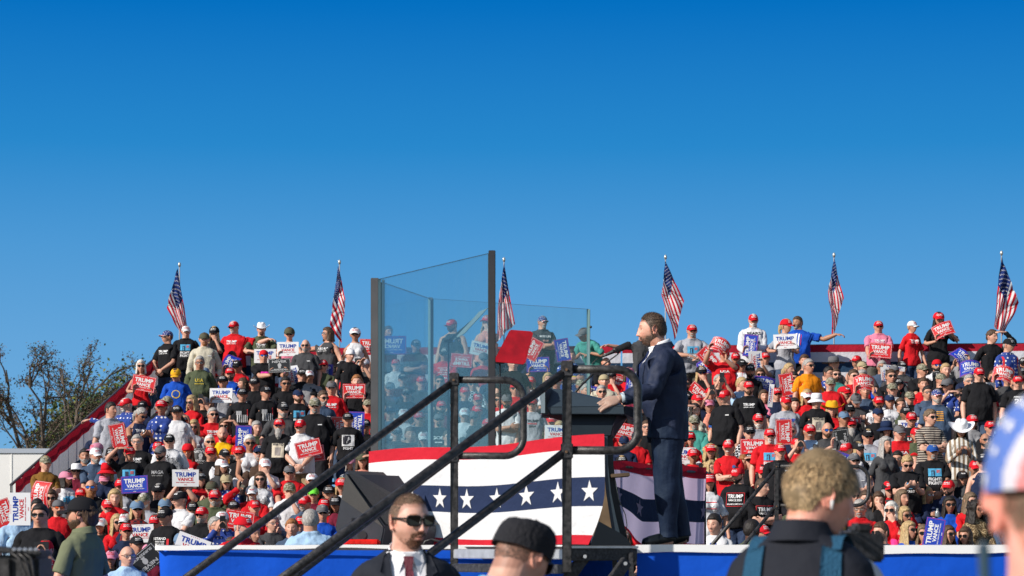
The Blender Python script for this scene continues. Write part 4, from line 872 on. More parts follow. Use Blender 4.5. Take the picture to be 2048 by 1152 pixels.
# ------------------------------------------------------------------ the crowd, one line per person
# x y hat hair face shirt heading pose [build/tone]   (x, y: place of the face in the photograph, scaled by the @ line)
CROWD = '''
@ 240 640 7.877
330 740 - bw s kr 10 S.sign b
745 270 fc sn s tk:T -55 S.clasp b
1040 190 wc sy g tk:FG 12 S.down h
1330 310 oc sn Gg le:c 10 S.down
1485 215 kc ll - tk:FL -5 S.chin
1795 120 rc sw sGw tr:T -25 S.out h
880 870 yc sn s tb:WR -5 S.down
1258 680 - sy g tg:Y 5 S.down h
1410 675 nc by s th 5 s.lap c
1765 605 - ln s th 0 s.sign
1330 855 dc sy s tn:US 0 s.lap h
1520 900 rc sy sL tk 10 s.lap h
1618 985 kc sn - tl 0 s.sign
1735 860 rc sn Fn tb:c 0 s.lap
1850 740 kc=TRUMP sn s tr:US -15 s.lap c
1940 1020 - ln - tk -55 s.lap
@ 490 640 7.877
258 150 wh sn Gn tg:T 8 S.lean h
700 230 oc pn s kp 0 S.sign
955 410 - z sFy tc:c -5 S.down h
1305 225 - bn g kc:T -60 S.outm g
1735 235 wc pn s kw 0 S.down c
295 575 rb sl u tk:P 10 S.signm g
385 930 rb sn Fn tk:NO 8 s.lap h
640 1010 - sk s tk 10 s.lap c
905 880 kc sk - pk:c 5 s.lap h
1010 895 wc sn - ty 15 s.lap h
1225 730 rc sn s tg 0 s.lap
1395 620 dc ll s tw -30 s.lap
1530 745 kc=NAVY sy - tn -50 s.point m
1655 560 wb sn - tk 30 S.down
1680 750 rc sn - tr 8 s.lap
1885 715 wc sk s tc -20 s.phone
150 1010 kc sn - tk 0 s.lap b
1365 1075 gc sn g tr:T 0 S.down
1765 985 - qg - tk 0 s.signhi
@ 180 770 7.877
330 400 - sk - tl:TN 55 S.down h
570 320 rc sw sGw ls -50 S.outm h
830 365 kc=NAVY sk - tn 0 s.lap c
155 720 rc sy - tn:T 5 s.lap
800 480 - py s kn:T 50 S.text g
1125 360 rc sy - ts 5 S.down F
1220 290 cc sy sLy tk -5 S.down h
1370 440 kc sn - lw:c 0 S.down b
1500 200 - sn s tr 10 s.hold F
1605 285 - bl s tr -30 s.lap
1800 290 gc sn - tk:c 0 s.phone h
1935 480 - sy sM tr:T 20 s.lap h
1480 575 gc sn - tr 20 s.phone
1640 670 - bl s tl:c 5 s.lap
1485 790 rc sn g tk 15 s.lap
745 910 - qy g tk:T -5 S.down h
1250 890 kc=VETERAN sy s vk 0 S.down h
1545 1050 rb ln o tr:TV -5 s.lap b
1885 915 - sw s tk 15 s.chin
1900 1085 rc sl s tk:c 10 s.lap
625 1085 rc sn - tk:FG 15 S.shadem
330 1100 kc sn - ty 10 s.lap
105 1030 pc sy - tu -50 s.lap c
1110 1075 gc sn sFk tk:M -20 S.down h
1080 1010 rc sn - tk 5 s.lap
1185 1045 rc sn s tk 5 s.lap
1255 1105 rc sn s tr -5 s.lap
@ 430 770 7.877
430 160 kc sn - tk:FL 5 S.down
800 130 kc sn - tk:FL 30 S.down
890 355 - pk - tk:US 0 s.lap
1075 395 kc sy sFy tc 18 S.lap h
1310 180 nc sn Fn tk:FG 20 S.down
1575 330 cc sy sGy tk:c 5 S.down h
1700 215 - sn sFy td:c 25 S.down
1830 115 gc sy - tr:US 0 S.down
420 540 - bn s tp -10 s.lap
120 780 - z Fn tY:c 8 s.lap
655 690 - sy - tg 28 s.lap
515 765 - sn - tr 30 s.lap
545 920 - pw s kw 12 s.lap
1015 650 rc sl uLy tk:W 0 S.down h
1345 660 rc=TRUMP sw sM pw -10 S.clasp h
150 655 - bn s tr 0 s.shade
@ 640 640 4.432
248 885 kc sn - tk:FGB 5 S.down
428 765 cc sn - tr 5 s.raise
400 945 kc sn - tk 10 s.lap
560 800 - sn - tc 20 s.lap
605 110 - sn - tn 30 S.signm
672 400 rc sk s tw 0 s.lap
735 530 kc sn - tk 15 s.lap
850 230 kc sn s tk 10 S.cross
620 610 gc sn s tc 0 s.lap
770 660 kc sn s tk -10 s.lap
900 560 rc sn s tc 0 s.lap
620 830 nc sy - td 10 s.lap
745 850 wc sk - tw 0 s.cross
880 880 rc sn s tk 5 s.lap
680 1010 kc sy s tc 0 s.lap
800 1020 - sn - tk 15 s.lap
920 1060 wc bn s tw 0 s.lap
@ 60 880 7.877
245 375 cc sl - ta 18 S.cross
570 625 pc bk - tw:FG 50 s.lap d
735 500 ws sy s lm 10 s.lap
865 260 - sk Fy kk 12 s.hold c
1035 250 wc sy Fy td 40 s.lap
1285 275 kc sy - td 10 s.lap
1215 515 rk bl s tn 0 s.lap
1190 650 pc pl - tk:T -8 s.lap
960 760 - zg uLg tk 0 s.lap h
1440 750 rc bn g tl:c 0 s.lap
805 880 rc sn - tk -10 s.lap
445 1075 gb sn oG tr 20 S.down
1340 920 - bl - tr 15 s.lap
1228 1060 rc sw sGw pr -5 s.lap h
1795 975 cc sw Fw tl -22 s.lap h
1690 1105 dc bl s lq 5 s.lap
2010 830 kc=TRUMP sy - tk 20 s.lap
330 920 - bn s tk 5 s.lap
120 1050 - sk - tn 15 s.lap
60 1000 - sn - tk 5 s.lap
@ 310 890 7.877
1095 180 kc=VETERAN sy - lw 20 s.lap h
1050 350 wc bn g tc 40 s.lap
1330 130 rc sn s tk 5 s.lap
1640 130 nc sy sGy lB -5 s.lap
1735 330 wc sy - vb 15 s.chin
1900 130 rc by - tk:FL 10 s.lap
700 560 kc bn - tr:c 40 s.clapp
468 615 - sk o tc 0 s.phone h
1125 590 hc bn s ts 8 s.lap g
1660 555 - bn s vy 10 s.lap
900 700 oc sn - tg 0 s.lap
1525 760 wv sw sGw lr 5 s.raisem h
945 840 rc sy uFy tg 0 s.lap h
390 870 kc=TRUMP sy - tw:c -40 s.lap h
595 1020 kc sn sLn tk 5 s.lap h
1570 990 rc sn - tr 20 s.lap
1240 1010 kc sn - tr 5 s.lap
740 1110 rc sy sFy pk -15 s.lap h
160 985 dc bl s tr 10 s.lap
165 1130 kc sk s tk:S -30 S.down
60 735 kc=TRUMP sy - tk -10 s.lap
@ 540 880 5.236
205 345 gc sn s tr 5 s.lap h
205 530 cc sn - tw 0 s.chin
455 580 lc sn g tm 5 s.lap
440 430 wc sn - tk 0 s.lap
365 670 rc sy Gy pd -20 s.lap h
548 770 gc sy s lb 5 s.lap
425 850 - sy - pu 180 S.down h|d=26
850 255 pc by - tl -30 s.hold g
965 225 oc bn - th 10 s.shade
755 490 rc bl - tw 0 s.lap
690 680 kc bn - lm 0 s.lap
325 880 rc sn - pd 0 s.lap
230 930 - qg - td -5 s.lap
25 880 - sy g tc 30 s.lap
570 700 rc sn - tr 0 s.lap
620 560 kc sn - tk 0 s.cross
@ 0 990 7.11
270 235 - sn g pu 60 S.down|d=26.5
572 300 - sk s tk -5 S.down h|d=25
530 190 - sk - pu 20 s.lap
920 370 gc ll s tw:R 5 s.lap
1060 265 wc sn - tk 20 s.lap
1425 450 wc bk - tk 5 s.lap
1665 400 - ll s tr 25 s.lap
1775 380 wc sn s tn -5 s.lap
1795 520 rc sn s tn:R 15 s.lap F
425 340 cc sn - td 10 s.lap
490 700 rc sn - tk -20 s.lap
430 780 pc by - tk 10 s.lap
530 820 rc sn - tk -20 s.lap
650 790 rc sn - tk 0 s.phone|d=24
985 830 kc sk sGk tk 40 s.lap h|d=25.5
1590 920 pc bk - lk 0 s.lap|d=27
1815 880 - z g pu 30 S.down|d=22.5
560 1110 - sn - tw 20 S.down|d=21
700 1060 rc sk - tk 10 S.down|d=23
110 300 - sk - tk 10 s.lap
930 1090 - sk - tu 0 S.down|d=22.5
@ 240 980 6.696
475 440 rc sn s tk -5 s.lap b
1275 490 - sy g ls 40 s.phone h
1370 400 wc sy - ts 10 s.lap
1650 500 rc sy gFy pr 60 s.lap h|d=25
225 740 kc sn - td 20 s.lap
390 850 pc sk - tm 20 s.lap|d=26
830 720 dc bn - tk 0 s.lap|d=26
1790 600 - sy - tc 40 s.lap h
1500 760 - sn - tw 0 s.lap
@ 850 610 3.97
212 165 rc sk sFk kk:X -40 S.down h
495 140 rc ll - kh -30 S.chin g
155 395 kc sy s tr:DG 0 s.lap h
465 430 gc sn s tr 0 s.lap
118 615 - sk s tk 5 s.lap
380 630 - sn s lx 0 s.lap
318 705 rc sn - tn:FL 5 s.lap
418 755 rc sk s tn 0 s.lap h
130 815 rc sk sFk tm 0 s.lap
316 875 wc sy - tw 5 s.lap
112 915 gc sk sGk tk:GD 0 s.lap h
382 900 gc sn s tc 5 s.lap
620 630 - ll s kr 5 s.lap
650 765 gc sk Fk tw 0 S.cross
718 670 rb sk s tr 8 s.lap
700 470 - z - tk 10 S.down h
415 850 rc sn - tc 10 s.lap
265 420 - bn s tk 0 s.lap
540 560 gc sn s tn 5 s.lap
580 760 - ln s tr 0 s.lap
500 960 rc sy s tc 0 s.lap
@ 1040 630 4.43
200 68 fc sy sGy tc:MI 25 S.cross h
560 170 gc sn - tt -70 S.lean
155 358 gc sn - tn 0 s.sign
450 370 - qn - ts:KC 10 S.cross h
92 608 rc ll - tw -10 s.lap
325 595 rc sn - tr 8 s.lap
108 795 rc sy s tl:TN -10 S.down
762 430 - zy - tk 20 s.lap
745 590 hb sy - te 5 s.lap
808 555 kc sn - tr:TV -20 s.chin
965 528 pc bn s tr 10 s.lap
722 690 - sy s td 15 s.lap
1085 165 kc sn - tc 30 S.outm
540 630 cc sn - tn 10 s.lap
585 680 - qy - tc 20 s.lap
280 950 rc sn - tg 5 s.lap
350 1010 - bl - th 5 s.lap
922 1135 nc sn u tn 0 s.lap|
@ 1340 620 7.877
345 335 rc sy sGy tl:FG 5 S.lean h
278 610 kc=TRUMP sn Lg tc:Y 0 s.lap h
112 650 rc sn s tn 0 s.lap h
1312 170 rc sw sFw lw:BE 2 S.sign h
1830 260 rc pl - tl 45 S.sign
2010 210 - sn Gy tb:TS -40 S.out h
860 720 rc sn - tr:US 8 S.signhi h
1035 770 rc sn s tF -5 s.lap
1130 880 kc=MAGA sk - vr 0 s.lap c
492 1000 kc ll u tk 5 s.chin
930 960 - ll u tw:US 5 s.lap
1262 965 kc sk Fk tk 5 s.lap
1420 1020 - bn s tp 0 s.sign
1875 950 - pl - ty 50 s.lap
1500 770 rc sn - tl 5 s.sign
1950 1085 - bk s ts 10 s.sign
600 900 kc sn - tc 10 s.lap
@ 1340 740 7.877
245 235 - sk sFk pk 5 s.lap
262 470 kc sn s tw 5 s.lap
430 495 rc sn - tn 20 s.lap
640 385 rc sk - tk:c 0 s.phone
868 430 rc sn - tk:c -45 S.down h
1128 230 - sl - tu 45 s.lap h
1240 290 rc sn Fn tk:T 0 S.down h
618 575 pc sn - th:c 0 s.lap F
392 655 - lk - te 20 s.shadem
382 830 cc sy sGy lt 0 s.lap h
700 930 bc sn - tk 5 s.lap
900 805 hs sk s pc 5 s.lap h
890 650 - lk - tk 0 s.lap
1318 640 oh=X sl Ll kk:c 5 s.lap h
1390 810 rc sw sFw tl:c 0 s.lap h
1250 1005 kc sn s lx 10 s.lap
1832 530 rc=MAGA sn Fg tl:TB 0 S.down h
1572 1045 rc sg sGw tr:FG 0 S.down h
1900 975 - sy sFy tn -5 s.lap
1680 390 rc sn s tn 0 s.lap
320 1090 rc=TRUMP sk s tr 5 s.lap F
770 195 - qy s tk:F 0 s.phone F
1480 430 - ln - tp 5 s.lap
1960 560 - bk - tm 10 s.lap
@ 1340 870 7.877
362 345 rc qy - tr 0 s.lap F
640 270 rc cl - tk 0 s.lap
925 200 rc sw M tr:X -15 S.cross
1735 270 rc ql - tk:c 5 S.down h
650 530 - cl g tr 30 s.lap
620 750 rc lk - tw:US 0 S.down
1160 450 - qg - tn -10 s.shade F
1065 640 rc sk Fk tk:BX -40 S.down h
1450 615 rc lk - tr 5 s.lap
1450 830 - sn - tk:BX 50 S.cross
2005 175 rc sn Fn tr 5 s.phone
1275 340 rc sn - tk -15 s.lap
200 110 - sk - tw 0 s.sign F
1240 420 kc sn - tk 5 s.lap
@ 1340 990 7.877
700 470 - sk - lw:L -28 S.down|d=27
1290 560 - ske - pg 140 S.down e|d=27
1450 620 rc sy s tk 40 s.lap c|d=28
@ 1580 720 7.877
290 105 - sy s to:TO 35 S.down
230 30 - pn - kn:FL -10 s.lap
608 220 - sk g ls 38 s.lap
718 245 - sn sFn tt 5 s.lap
690 60 gs sn - kc 40 s.lap
638 385 cc sy Gy tr 0 S.down h
872 525 rc=TRUMP sn sM tk:US 18 s.lap h
1000 270 - sn s tr 18 s.lap h
1140 265 - sy - tb 0 s.lap
1140 125 hc sn s tc 28 s.lap h
1050 30 rc sn - kc -50 s.lap
268 590 wv bl s tr:c 5 s.lap
420 650 wk sn - tk:W 2 S.down
1185 500 - sn - td:JE 0 s.signhi
1040 640 gc sk - tc:c 5 s.text h
660 790 oh=X bl - tr 5 s.lap
935 810 kc=TRUMP sk s tk 0 s.lap F
850 930 dc sn - tc 10 s.lap h
960 1030 rc=TRUMP sy sLy td 0 s.lap h
590 1110 - z uFn tc:c 5 s.cross h
1400 680 rc sk Fk vd 5 s.lap c
1570 660 nc sy - vn 0 s.lap
1615 470 cc sn - tw 0 s.lap h
1705 400 kc sn - tr 10 s.lap
1390 870 nc sn - tk:c 8 s.lap
1888 600 cc sn s tk:OU 0 s.lap h
1520 1100 nk bk g tl 5 s.lap h
1730 1150 gc sn - tr:US 8 s.lap h
1915 940 rc sn s tk:US 5 s.lap
1590 270 - sn s tk 0 s.lap
1762 130 kc=VETERAN sy s tc:US 5 s.lap h
1640 190 gc sy - tc 15 s.lap
1740 720 - sn - tg 0 s.lap
@ 1580 840 7.877
310 190 rc sw M tu:FL 5 s.lap h
1230 265 kc=TRUMP sl s tl:FG 5 s.lap h
1505 400 - ly - tc 28 S.down
1850 690 - ql s tk:AP 0 S.text g
890 480 rc sy Gy tw -40 s.raisem h
1010 650 gc sy s tl:c 5 s.cross h
1490 930 tc bl s ln 10 s.lap
1565 1090 rc sn - tr:T 0 s.lap c
1990 240 rc sn s tg:c 5 s.raise
1075 480 kc ll - tk 20 s.lap
@ 1580 620 7.877
1395 270 rc sl s tp:T 0 S.sign g
1925 270 wc sl s tr:T 38 S.down F
@ 1800 620 7.89
610 150 rc lk - tk:US 0 S.sign
1455 430 - qn - lk 38 S.shade
1715 560 kc sy u ls:MG 45 S.down
350 960 cc sl s tk 25 s.lap h
580 885 rb sk uFk tw 8 s.lap
720 960 - sl - tk 10 s.lap
950 790 - sn - ty 0 s.signhi
1080 1010 pc sl - tn 5 s.lap
1250 1020 rc sn s tk 2 S.down h
1470 1070 - sn - tc -20 s.lap
1700 1090 - sn - tc 5 s.signhi
@ 1800 740 7.89
370 240 - qn - tr 0 s.lap
432 370 - sk g td 5 s.lap
650 165 cc sn s tk 25 s.lap h
745 255 gc pn s ts -40 s.lap
585 425 fc sy Fy td:OR 8 S.down h
1090 190 - sy g to 0 s.lap h
935 420 - bn s tn -5 s.shadem
1050 580 kc=TRUMP sn Fn tk 18 s.lap
1400 400 wv ln s tm 5 s.hold
1475 600 rc sk - ku -50 s.lap c
1862 200 rc sn - tk:25 -10 S.down h
1945 410 rc sk s tw -10 s.lap
480 760 - qd s tP 28 S.cross
600 750 rc sn - td 5 s.lap
775 830 rc sn s tl 20 s.lap F
965 940 wh lk - lz -5 S.text c
1140 830 rc by s ly 10 s.lap
1425 920 rc sk s tk 5 s.lap
90 700 kc sk - tc 5 s.lap d
@ 1800 850 7.89
515 430 bc sy Gy tk:FG 5 S.clasp h
850 640 - sn - tn 0 s.chin b
1190 690 rc sk Gk tc 0 s.lap c
1310 590 kc=USA sy - kn -20 S.down
985 850 kc=TRUMP sn - tk:FR 0 s.lap h
765 1000 rc sk Fk pn:X -28 s.lap h
1345 250 - z sFk tk 15 s.lap c
@ 1690 950 7.314
640 235 kc by - tc 0 s.lap
492 380 - ln - tk -5 s.chin
835 350 - bd - lr 30 s.lap
1042 150 rc sy sGy tr:F 10 s.lap h
1190 300 - bl g tn 38 s.hold F
1530 445 - lk s lb 5 s.lap d
1830 390 - ld s tr 20 s.lap
1925 510 - ck s lL 30 s.lap
680 530 - bw s lr -28 s.chin
865 600 - bl s tH 30 s.lap
215 500 - sy gGy pr:c -12 s.lap h
525 850 - sn s su -50 S.down|d=27.5
935 820 - ll s tb 40 s.lap
1140 870 - ld s tr 0 s.lap
1510 880 - ln s td 30 s.lap
1760 900 - bn s tn -28 s.lap
60 890 kc sk sFk tk 5 s.lap
140 310 - bn s tl 5 s.lap
300 360 - sn - tc 5 s.lap
'''
SIGNS = '''
287 767 48 10 R 0
575.7 698 44 0 W 0
530 712 37 0 W 0 +
559 731 44 -2 K 0
585 752 40 82 W .5 +
644 743 45 0 B 0 +
460 729 34 -70 B 1
442 791 46 0 W 0
491 796 44 0 R 0 +
708 782 34 0 R 0
740 692 42 3 R 0
487 876 40 -88 B 0
525 834 38 90 B 0 +
617 897 38 -14 R 0
624 908 38 -8 R 0 +
677 858 38 92 R 0 +
713 848 40 92 B 0 +
80 988 46 -82 R .6
40 1018 42 -90 W 0
7 1027 44 70 R 0
269 969 38 -3 B 0
371 956 46 0 W 0
401 914 34 5 K 1
484 925 34 0 K 0 +
479 1040 58 8 R 0
280 1067 46 -2 W 0
290 1122 52 140 K 0
237 872 34 78 R 0
384 1093 46 20 W 0
784 690 60 0 Z 0
923 721 40 184 R 0
962 698 40 12 W 0
1076 729 46 -2 B 0
1125 700 40 80 B 0
1067 699 34 -62 R 0
1114 866 46 1 W 0
1243 762 38 192 R 0 +
1266 769 34 96 B 0
1250 863 52 12 R 0
1190 787 40 8 B 0 +
1501 691 44 -84 B 0
1511 724 42 87 W 0
1570 683 46 -2 W 0
1442 692 36 30 R 1
1416 716 42 48 R 0
1415 734 42 -10 B 1
1529 768 45 9 B .4
1574 769 42 80 R 0
1542 791 34 -84 E .2
1396 787 42 42 R 0
1568 808 42 0 R 1 +
1568 864 42 88 R 0
1429 897 46 0 B 0 +
1506 894 48 0 R 0
1366 911 44 1 W 0
1580 896 46 0 B 0 +
1729 766 44 0 R 1
1757 776 42 90 R 0 +
1767 757 46 86 E 0
1788 736 36 7 E 0
1696 850 52 0 R 0 +
1683 884 44 82 K 0
1690 924 40 20 B 0
1821 856 46 0 W 0 +
1760 701 46 5 R 0
1886 659 38 -22 R .4
1888 756 46 -3 K 0 +
1924 716 34 60 B 1
1941 736 36 0 B 1
1974 736 40 178 R 0 +
2008 748 42 12 R 1
1966 781 50 -1 W 0 +
1876 848 40 20 W 0 +
1868 1066 48 -80 B 0
'''
# bleacher frame
C0 = Vector((-6.01, 41.6)); Ea = Vector((.995, -.0993)); Eb = Vector((-.0993, -.995))
RUN, RISE, ZTOP = .70, .20, 3.72
def row_L(k): return .38+RUN*k
def row_z(k): return ZTOP-RISE*k
def on_row(px, k):
    L = row_L(k); base = C0+Eb*L; t = (px-CX)/F      # (base.x+s*Ea.x) = t*(base.y+s*Ea.y)
    s = (t*base.y-base.x)/(Ea.x-t*Ea.y); q = base+Ea*s; return q, s
SHIRTC = {'k': (.012, .012, .014), 'r': (.55, .012, .018), 'w': (.64, .64, .66), 'y': (.25, .25, .26), 'n': (.014, .022, .055), 'b': (.010, .07, .42), 'o': (.80, .25, .01), 'g': (.075, .09, .05), 'p': (.68, .20, .30), 't': (.06, .28, .24),
          'm': (.16, .015, .035), 'Y': (.80, .45, .01), 'c': (.055, .056, .06), 'l': (.34, .35, .39), 'u': (.34, .50, .68), 'h': (.72, .28, .20), 'a': (.20, .10, .022), 'e': (.52, .48, .38), 'B': (.075, .045, .032), 'd': (.055, .085, .14), 'H': (.80, .05, .25), 'v': (.25, .25, .3)}
def shirt_mat(c):
    if c == 's': return pattern_mat('stars_and_stripes', 'stars', [(.03, .06, .26), (.75, .75, .75)], 16)
    if c == 'q': return pattern_mat('plaid', 'check', [(.20, .02, .02), (.02, .02, .03)], 26)
    if c == 'x': return pattern_mat('gingham', 'check', [(.65, .65, .66), (.03, .03, .035)], 26)
    if c == 'P': return pattern_mat('woven_bands', 'stripes', [(.03, .025, .03), (.30, .13, .07), (.4, .36, .3)], 9)
    if c == 'L': return pattern_mat('leopard', 'camo', [(.40, .30, .17), (.12, .08, .04)], 60)
    if c == 'F': return pattern_mat('dark_floral', 'camo', [(.03, .02, .04), (.25, .12, .18)], 40)
    if c == 'z': return pattern_mat('striped_southwest', 'vstripes', [(.62, .60, .56), (.05, .07, .08), (.25, .18, .12)], 5)
    return cloth('shirt_'+c, SHIRTC[c])
CNAME = {'k': 'black', 'r': 'red', 'w': 'white', 'y': 'grey', 'n': 'navy', 'b': 'bright blue', 'o': 'orange', 'g': 'olive', 'p': 'pink', 't': 'teal', 'm': 'maroon', 'Y': 'yellow', 'c': 'charcoal', 'l': 'light grey', 'u': 'pale blue', 'h': 'coral', 'a': 'brown', 'e': 'beige', 'B': 'dark brown', 'd': 'slate blue', 'H': 'hot pink', 'v': 'grey',
         's': 'starred', 'q': 'plaid', 'x': 'checked', 'P': 'brown patterned', 'L': 'leopard print', 'F': 'dark floral', 'z': 'striped patterned'}
PW, PR, PB, PK, PO = (.75, .75, .75), (.6, .02, .03), (.03, .08, .40), (.02, .02, .03), (.85, .35, .02)
def T_(s, z, w, h, c=PW, x=0): return ('t', s, x, z, w, h, c)
def R_(x, z, w, h, c): return ('r', x, z, w, h, c)
PRINTS = {
 'T': [T_('TRUMP', 1.305, .20, .045), T_('MAKE AMERICA GREAT AGAIN', 1.275, .18, .016)], 'TV': [T_('TRUMP', 1.29, .22, .045), T_('VANCE', 1.235, .16, .042), T_('2024', 1.17, .06, .018)],
 'TN': [T_('TRUMP', 1.30, .22, .045, PK), T_('VANCE', 1.262, .16, .028, PR), T_('2024', 1.215, .12, .035, PK)],
 'TB': [T_('TRUMP', 1.29, .26, .055, PB), R_(-.07, 1.235, .09, .06, PB), R_(.055, 1.255, .14, .012, PR), R_(.055, 1.225, .14, .012, PR), T_('VANCE', 1.145, .26, .050, PB)],
 'TO': [T_('TRUMP', 1.10, .17, .035, PK), T_('2024', 1.07, .07, .016, PK)], 'TS': [R_(.0, 1.30, .03, .22, PW), R_(.05, 1.28, .025, .24, PW), R_(-.045, 1.28, .02, .18, PR), R_(.09, 1.28, .01, .2, PR)],
 'FG': [R_(0, 1.285, .20, .12, (.08, .38, .62)), R_(-.03, 1.27, .05, .09, (.03, .04, .08)), R_(.05, 1.30, .05, .05, (.45, .12, .14)), T_('FIGHT!', 1.155, .20, .05), T_('FIGHT!', 1.095, .20, .05)],
 'FGB': [R_(0, 1.24, .20, .19, (.72, .72, .72)), R_(-.02, 1.25, .13, .15, PK), R_(.02, 1.22, .05, .10, PW), T_('FIGHT', 1.085, .16, .045)],
 'FL': [R_(-.055, 1.285, .09, .07, (.35, .35, .36))]+[R_(-.08+.032*k, 1.19, .013, .13, PW) for k in range(6)]+[R_(.085, 1.29, .012, .12, PR)],
 'M': [T_('MAGA', 1.27, .20, .055, (.28, .28, .29)), T_('NEVER SURRENDER', 1.235, .18, .018, (.2, .2, .2))],
 'W': [R_(0, 1.21, .19, .23, (.60, .52, .40)), T_('WANTED', 1.285, .17, .04, PK), R_(0, 1.19, .09, .13, (.30, .26, .24)), T_('2024', 1.07, .07, .02, PK)],
 'BE': [T_('BEARS', 1.335, .26, .055, PK), T_('24', 1.15, .10, .08, PK, .06)], 'US': [T_('USA', 1.27, .17, .045), R_(0, 1.335, .18, .010, PR), R_(0, 1.250, .18, .010, PR)],
 'P': [R_(0, 1.285, .19, .05, (.80, .02, .40)), R_(.02, 1.235, .15, .045, (.80, .02, .40)), R_(.0, 1.20, .08, .03, (.80, .02, .40))], 'Y': [T_('USA', 1.255, .15, .06, (.55, .42, .05)), R_(0, 1.22, .17, .012, (.55, .42, .05))],
 'BX': [T_('TRUMP', 1.27, .23, .055), T_('VANCE 2024', 1.225, .20, .032), T_('MAKE AMERICA GREAT AGAIN', 1.175, .24, .020), R_(0, 1.345, .27, .006, PR), R_(0, 1.155, .27, .006, PR), R_(-.135, 1.25, .006, .19, PR), R_(.135, 1.25, .006, .19, PR)],
 'NO': [T_('DONS', 1.32, .17, .04), T_('NOT', 1.25, .12, .04), T_('YOU', 1.18, .12, .04)], 'c': [R_(.085, 1.31, .06, .014, PW)], 'X': [('d', .075, 1.31, .026, (.05, .12, .35))],
 'JE': [T_('JESUS', 1.24, .20, .05), R_(0, 1.19, .20, .015, PR), R_(0, 1.16, .20, .015, PW)], 'AP': [R_(0, 1.25, .10, .09, (.15, .40, .62)), T_('APOLLO', 1.15, .17, .035)],
 'F': [T_('FREEDOM', 1.27, .22, .045)], 'FR': [T_('Free', 1.29, .16, .035), T_('HUGS', 1.22, .17, .055)], '25': [T_("AMERICA'S", 1.33, .18, .028), T_('25', 1.22, .15, .09)], 'R': [T_('VOTING', 1.29, .19, .04, PR), T_('FELON', 1.235, .17, .04, PR)],
 'S': [T_('I STAND', 1.29, .17, .035, PW, -.03), T_('WITH THEM', 1.255, .13, .022, PW, -.03), T_('BECAUSE', 1.22, .13, .025, PW, -.03), R_(.08, 1.24, .03, .13, PR)], 'ST': [('s', -.07, 1.33, .022, PW), ('s', .06, 1.27, .022, PW), ('s', .0, 1.20, .022, PW), ('s', -.10, 1.22, .02, PW), ('s', .10, 1.35, .02, PW)],
 'OR': [R_(.0, 1.22+.028*k, .15, .013, (.75, .35, .05)) for k in range(6)], 'OU': [T_('OUTLAW', 1.33, .20, .035), R_(.06, 1.25, .03, .09, PW)], 'MI': [T_('MISSOURI', 1.32, .22, .04), T_('DUTCH', 1.16, .18, .04), R_(0, 1.26, .12, .03, (.45, .25, .2))],
 'DG': [T_("THEY'RE EATING THE", 1.34, .22, .020), T_('DOGS', 1.295, .13, .032), T_("THEY'RE EATING THE", 1.26, .22, .020), T_('CATS', 1.215, .12, .032), T_('PETS', 1.15, .12, .032)], 'GD': [T_('GOD', 1.27, .22, .055), R_(0, 1.22, .12, .02, PW)],
 'KC': [R_(-.05, 1.28, .10, .02, (.8, .6, .05)), R_(.04, 1.22, .12, .02, (.8, .6, .05)), R_(-.02, 1.15, .14, .02, (.8, .6, .05))], 'WR': [('d', 0, 1.24, .075, (.78, .55, .08)), ('d', 0, 1.243, .058, (.010, .07, .42))],
 'MG': [R_(-.14, 1.3, .03, .2, PR), R_(.14, 1.3, .03, .2, PR)], 'L': [R_(-.03, 1.33, .014, .12, PB), R_(.03, 1.33, .014, .12, PB), R_(0, 1.22, .05, .06, PB)]}
TEMPL = {}
def templ(kind, part):
    k = (kind, part)
    if k not in TEMPL:
        D = dims(kind)
        if part == 'skin':
            me = remesh(skin_shape(kind, res=56), .0062, 2, .20, lambda c: np.where((c[:, 2] > 1.51) | (arm_u(c, D, 1)[0] > .53) | (arm_u(c, D, -1)[0] > .53), .2, 1.0)); co = coords(me); set_col(me, face_colours(co, eyes=True))
        else: me = remesh(garment_shape(kind, part), .0115, 2, .38, None, .015, 11.0); co = coords(me)
        me.materials.append(None); bv = BVHTree.FromPolygons([Vector(c) for c in co], [tuple(p.vertices) for p in me.polygons]) if part not in ('skin', 'trousers', 'shorts') else None
        TEMPL[k] = (me, co, weights(co, D, .02), bv)
    return TEMPL[k]
POSED = {}
def posed(kind, part, B, key, curl=None, cover=False):
    k = (kind, part, key, cover)
    if k in POSED and key is not None: return POSED[k]
    me, co, W, _ = templ(kind, part); D = dims(kind)
    if cover:                                     # slim the limbs and trunk that a shirt covers
        co = slim(co, W, D)
    if 1:
        c = curl_hands(co, D, curl) if (curl and part == 'skin') else co
    m = me.copy(); m.vertices.foreach_set('co', skin_verts(c, W, B).ravel()); m.update()
    if key is not None: POSED[k] = m
    return m
PRM = {}
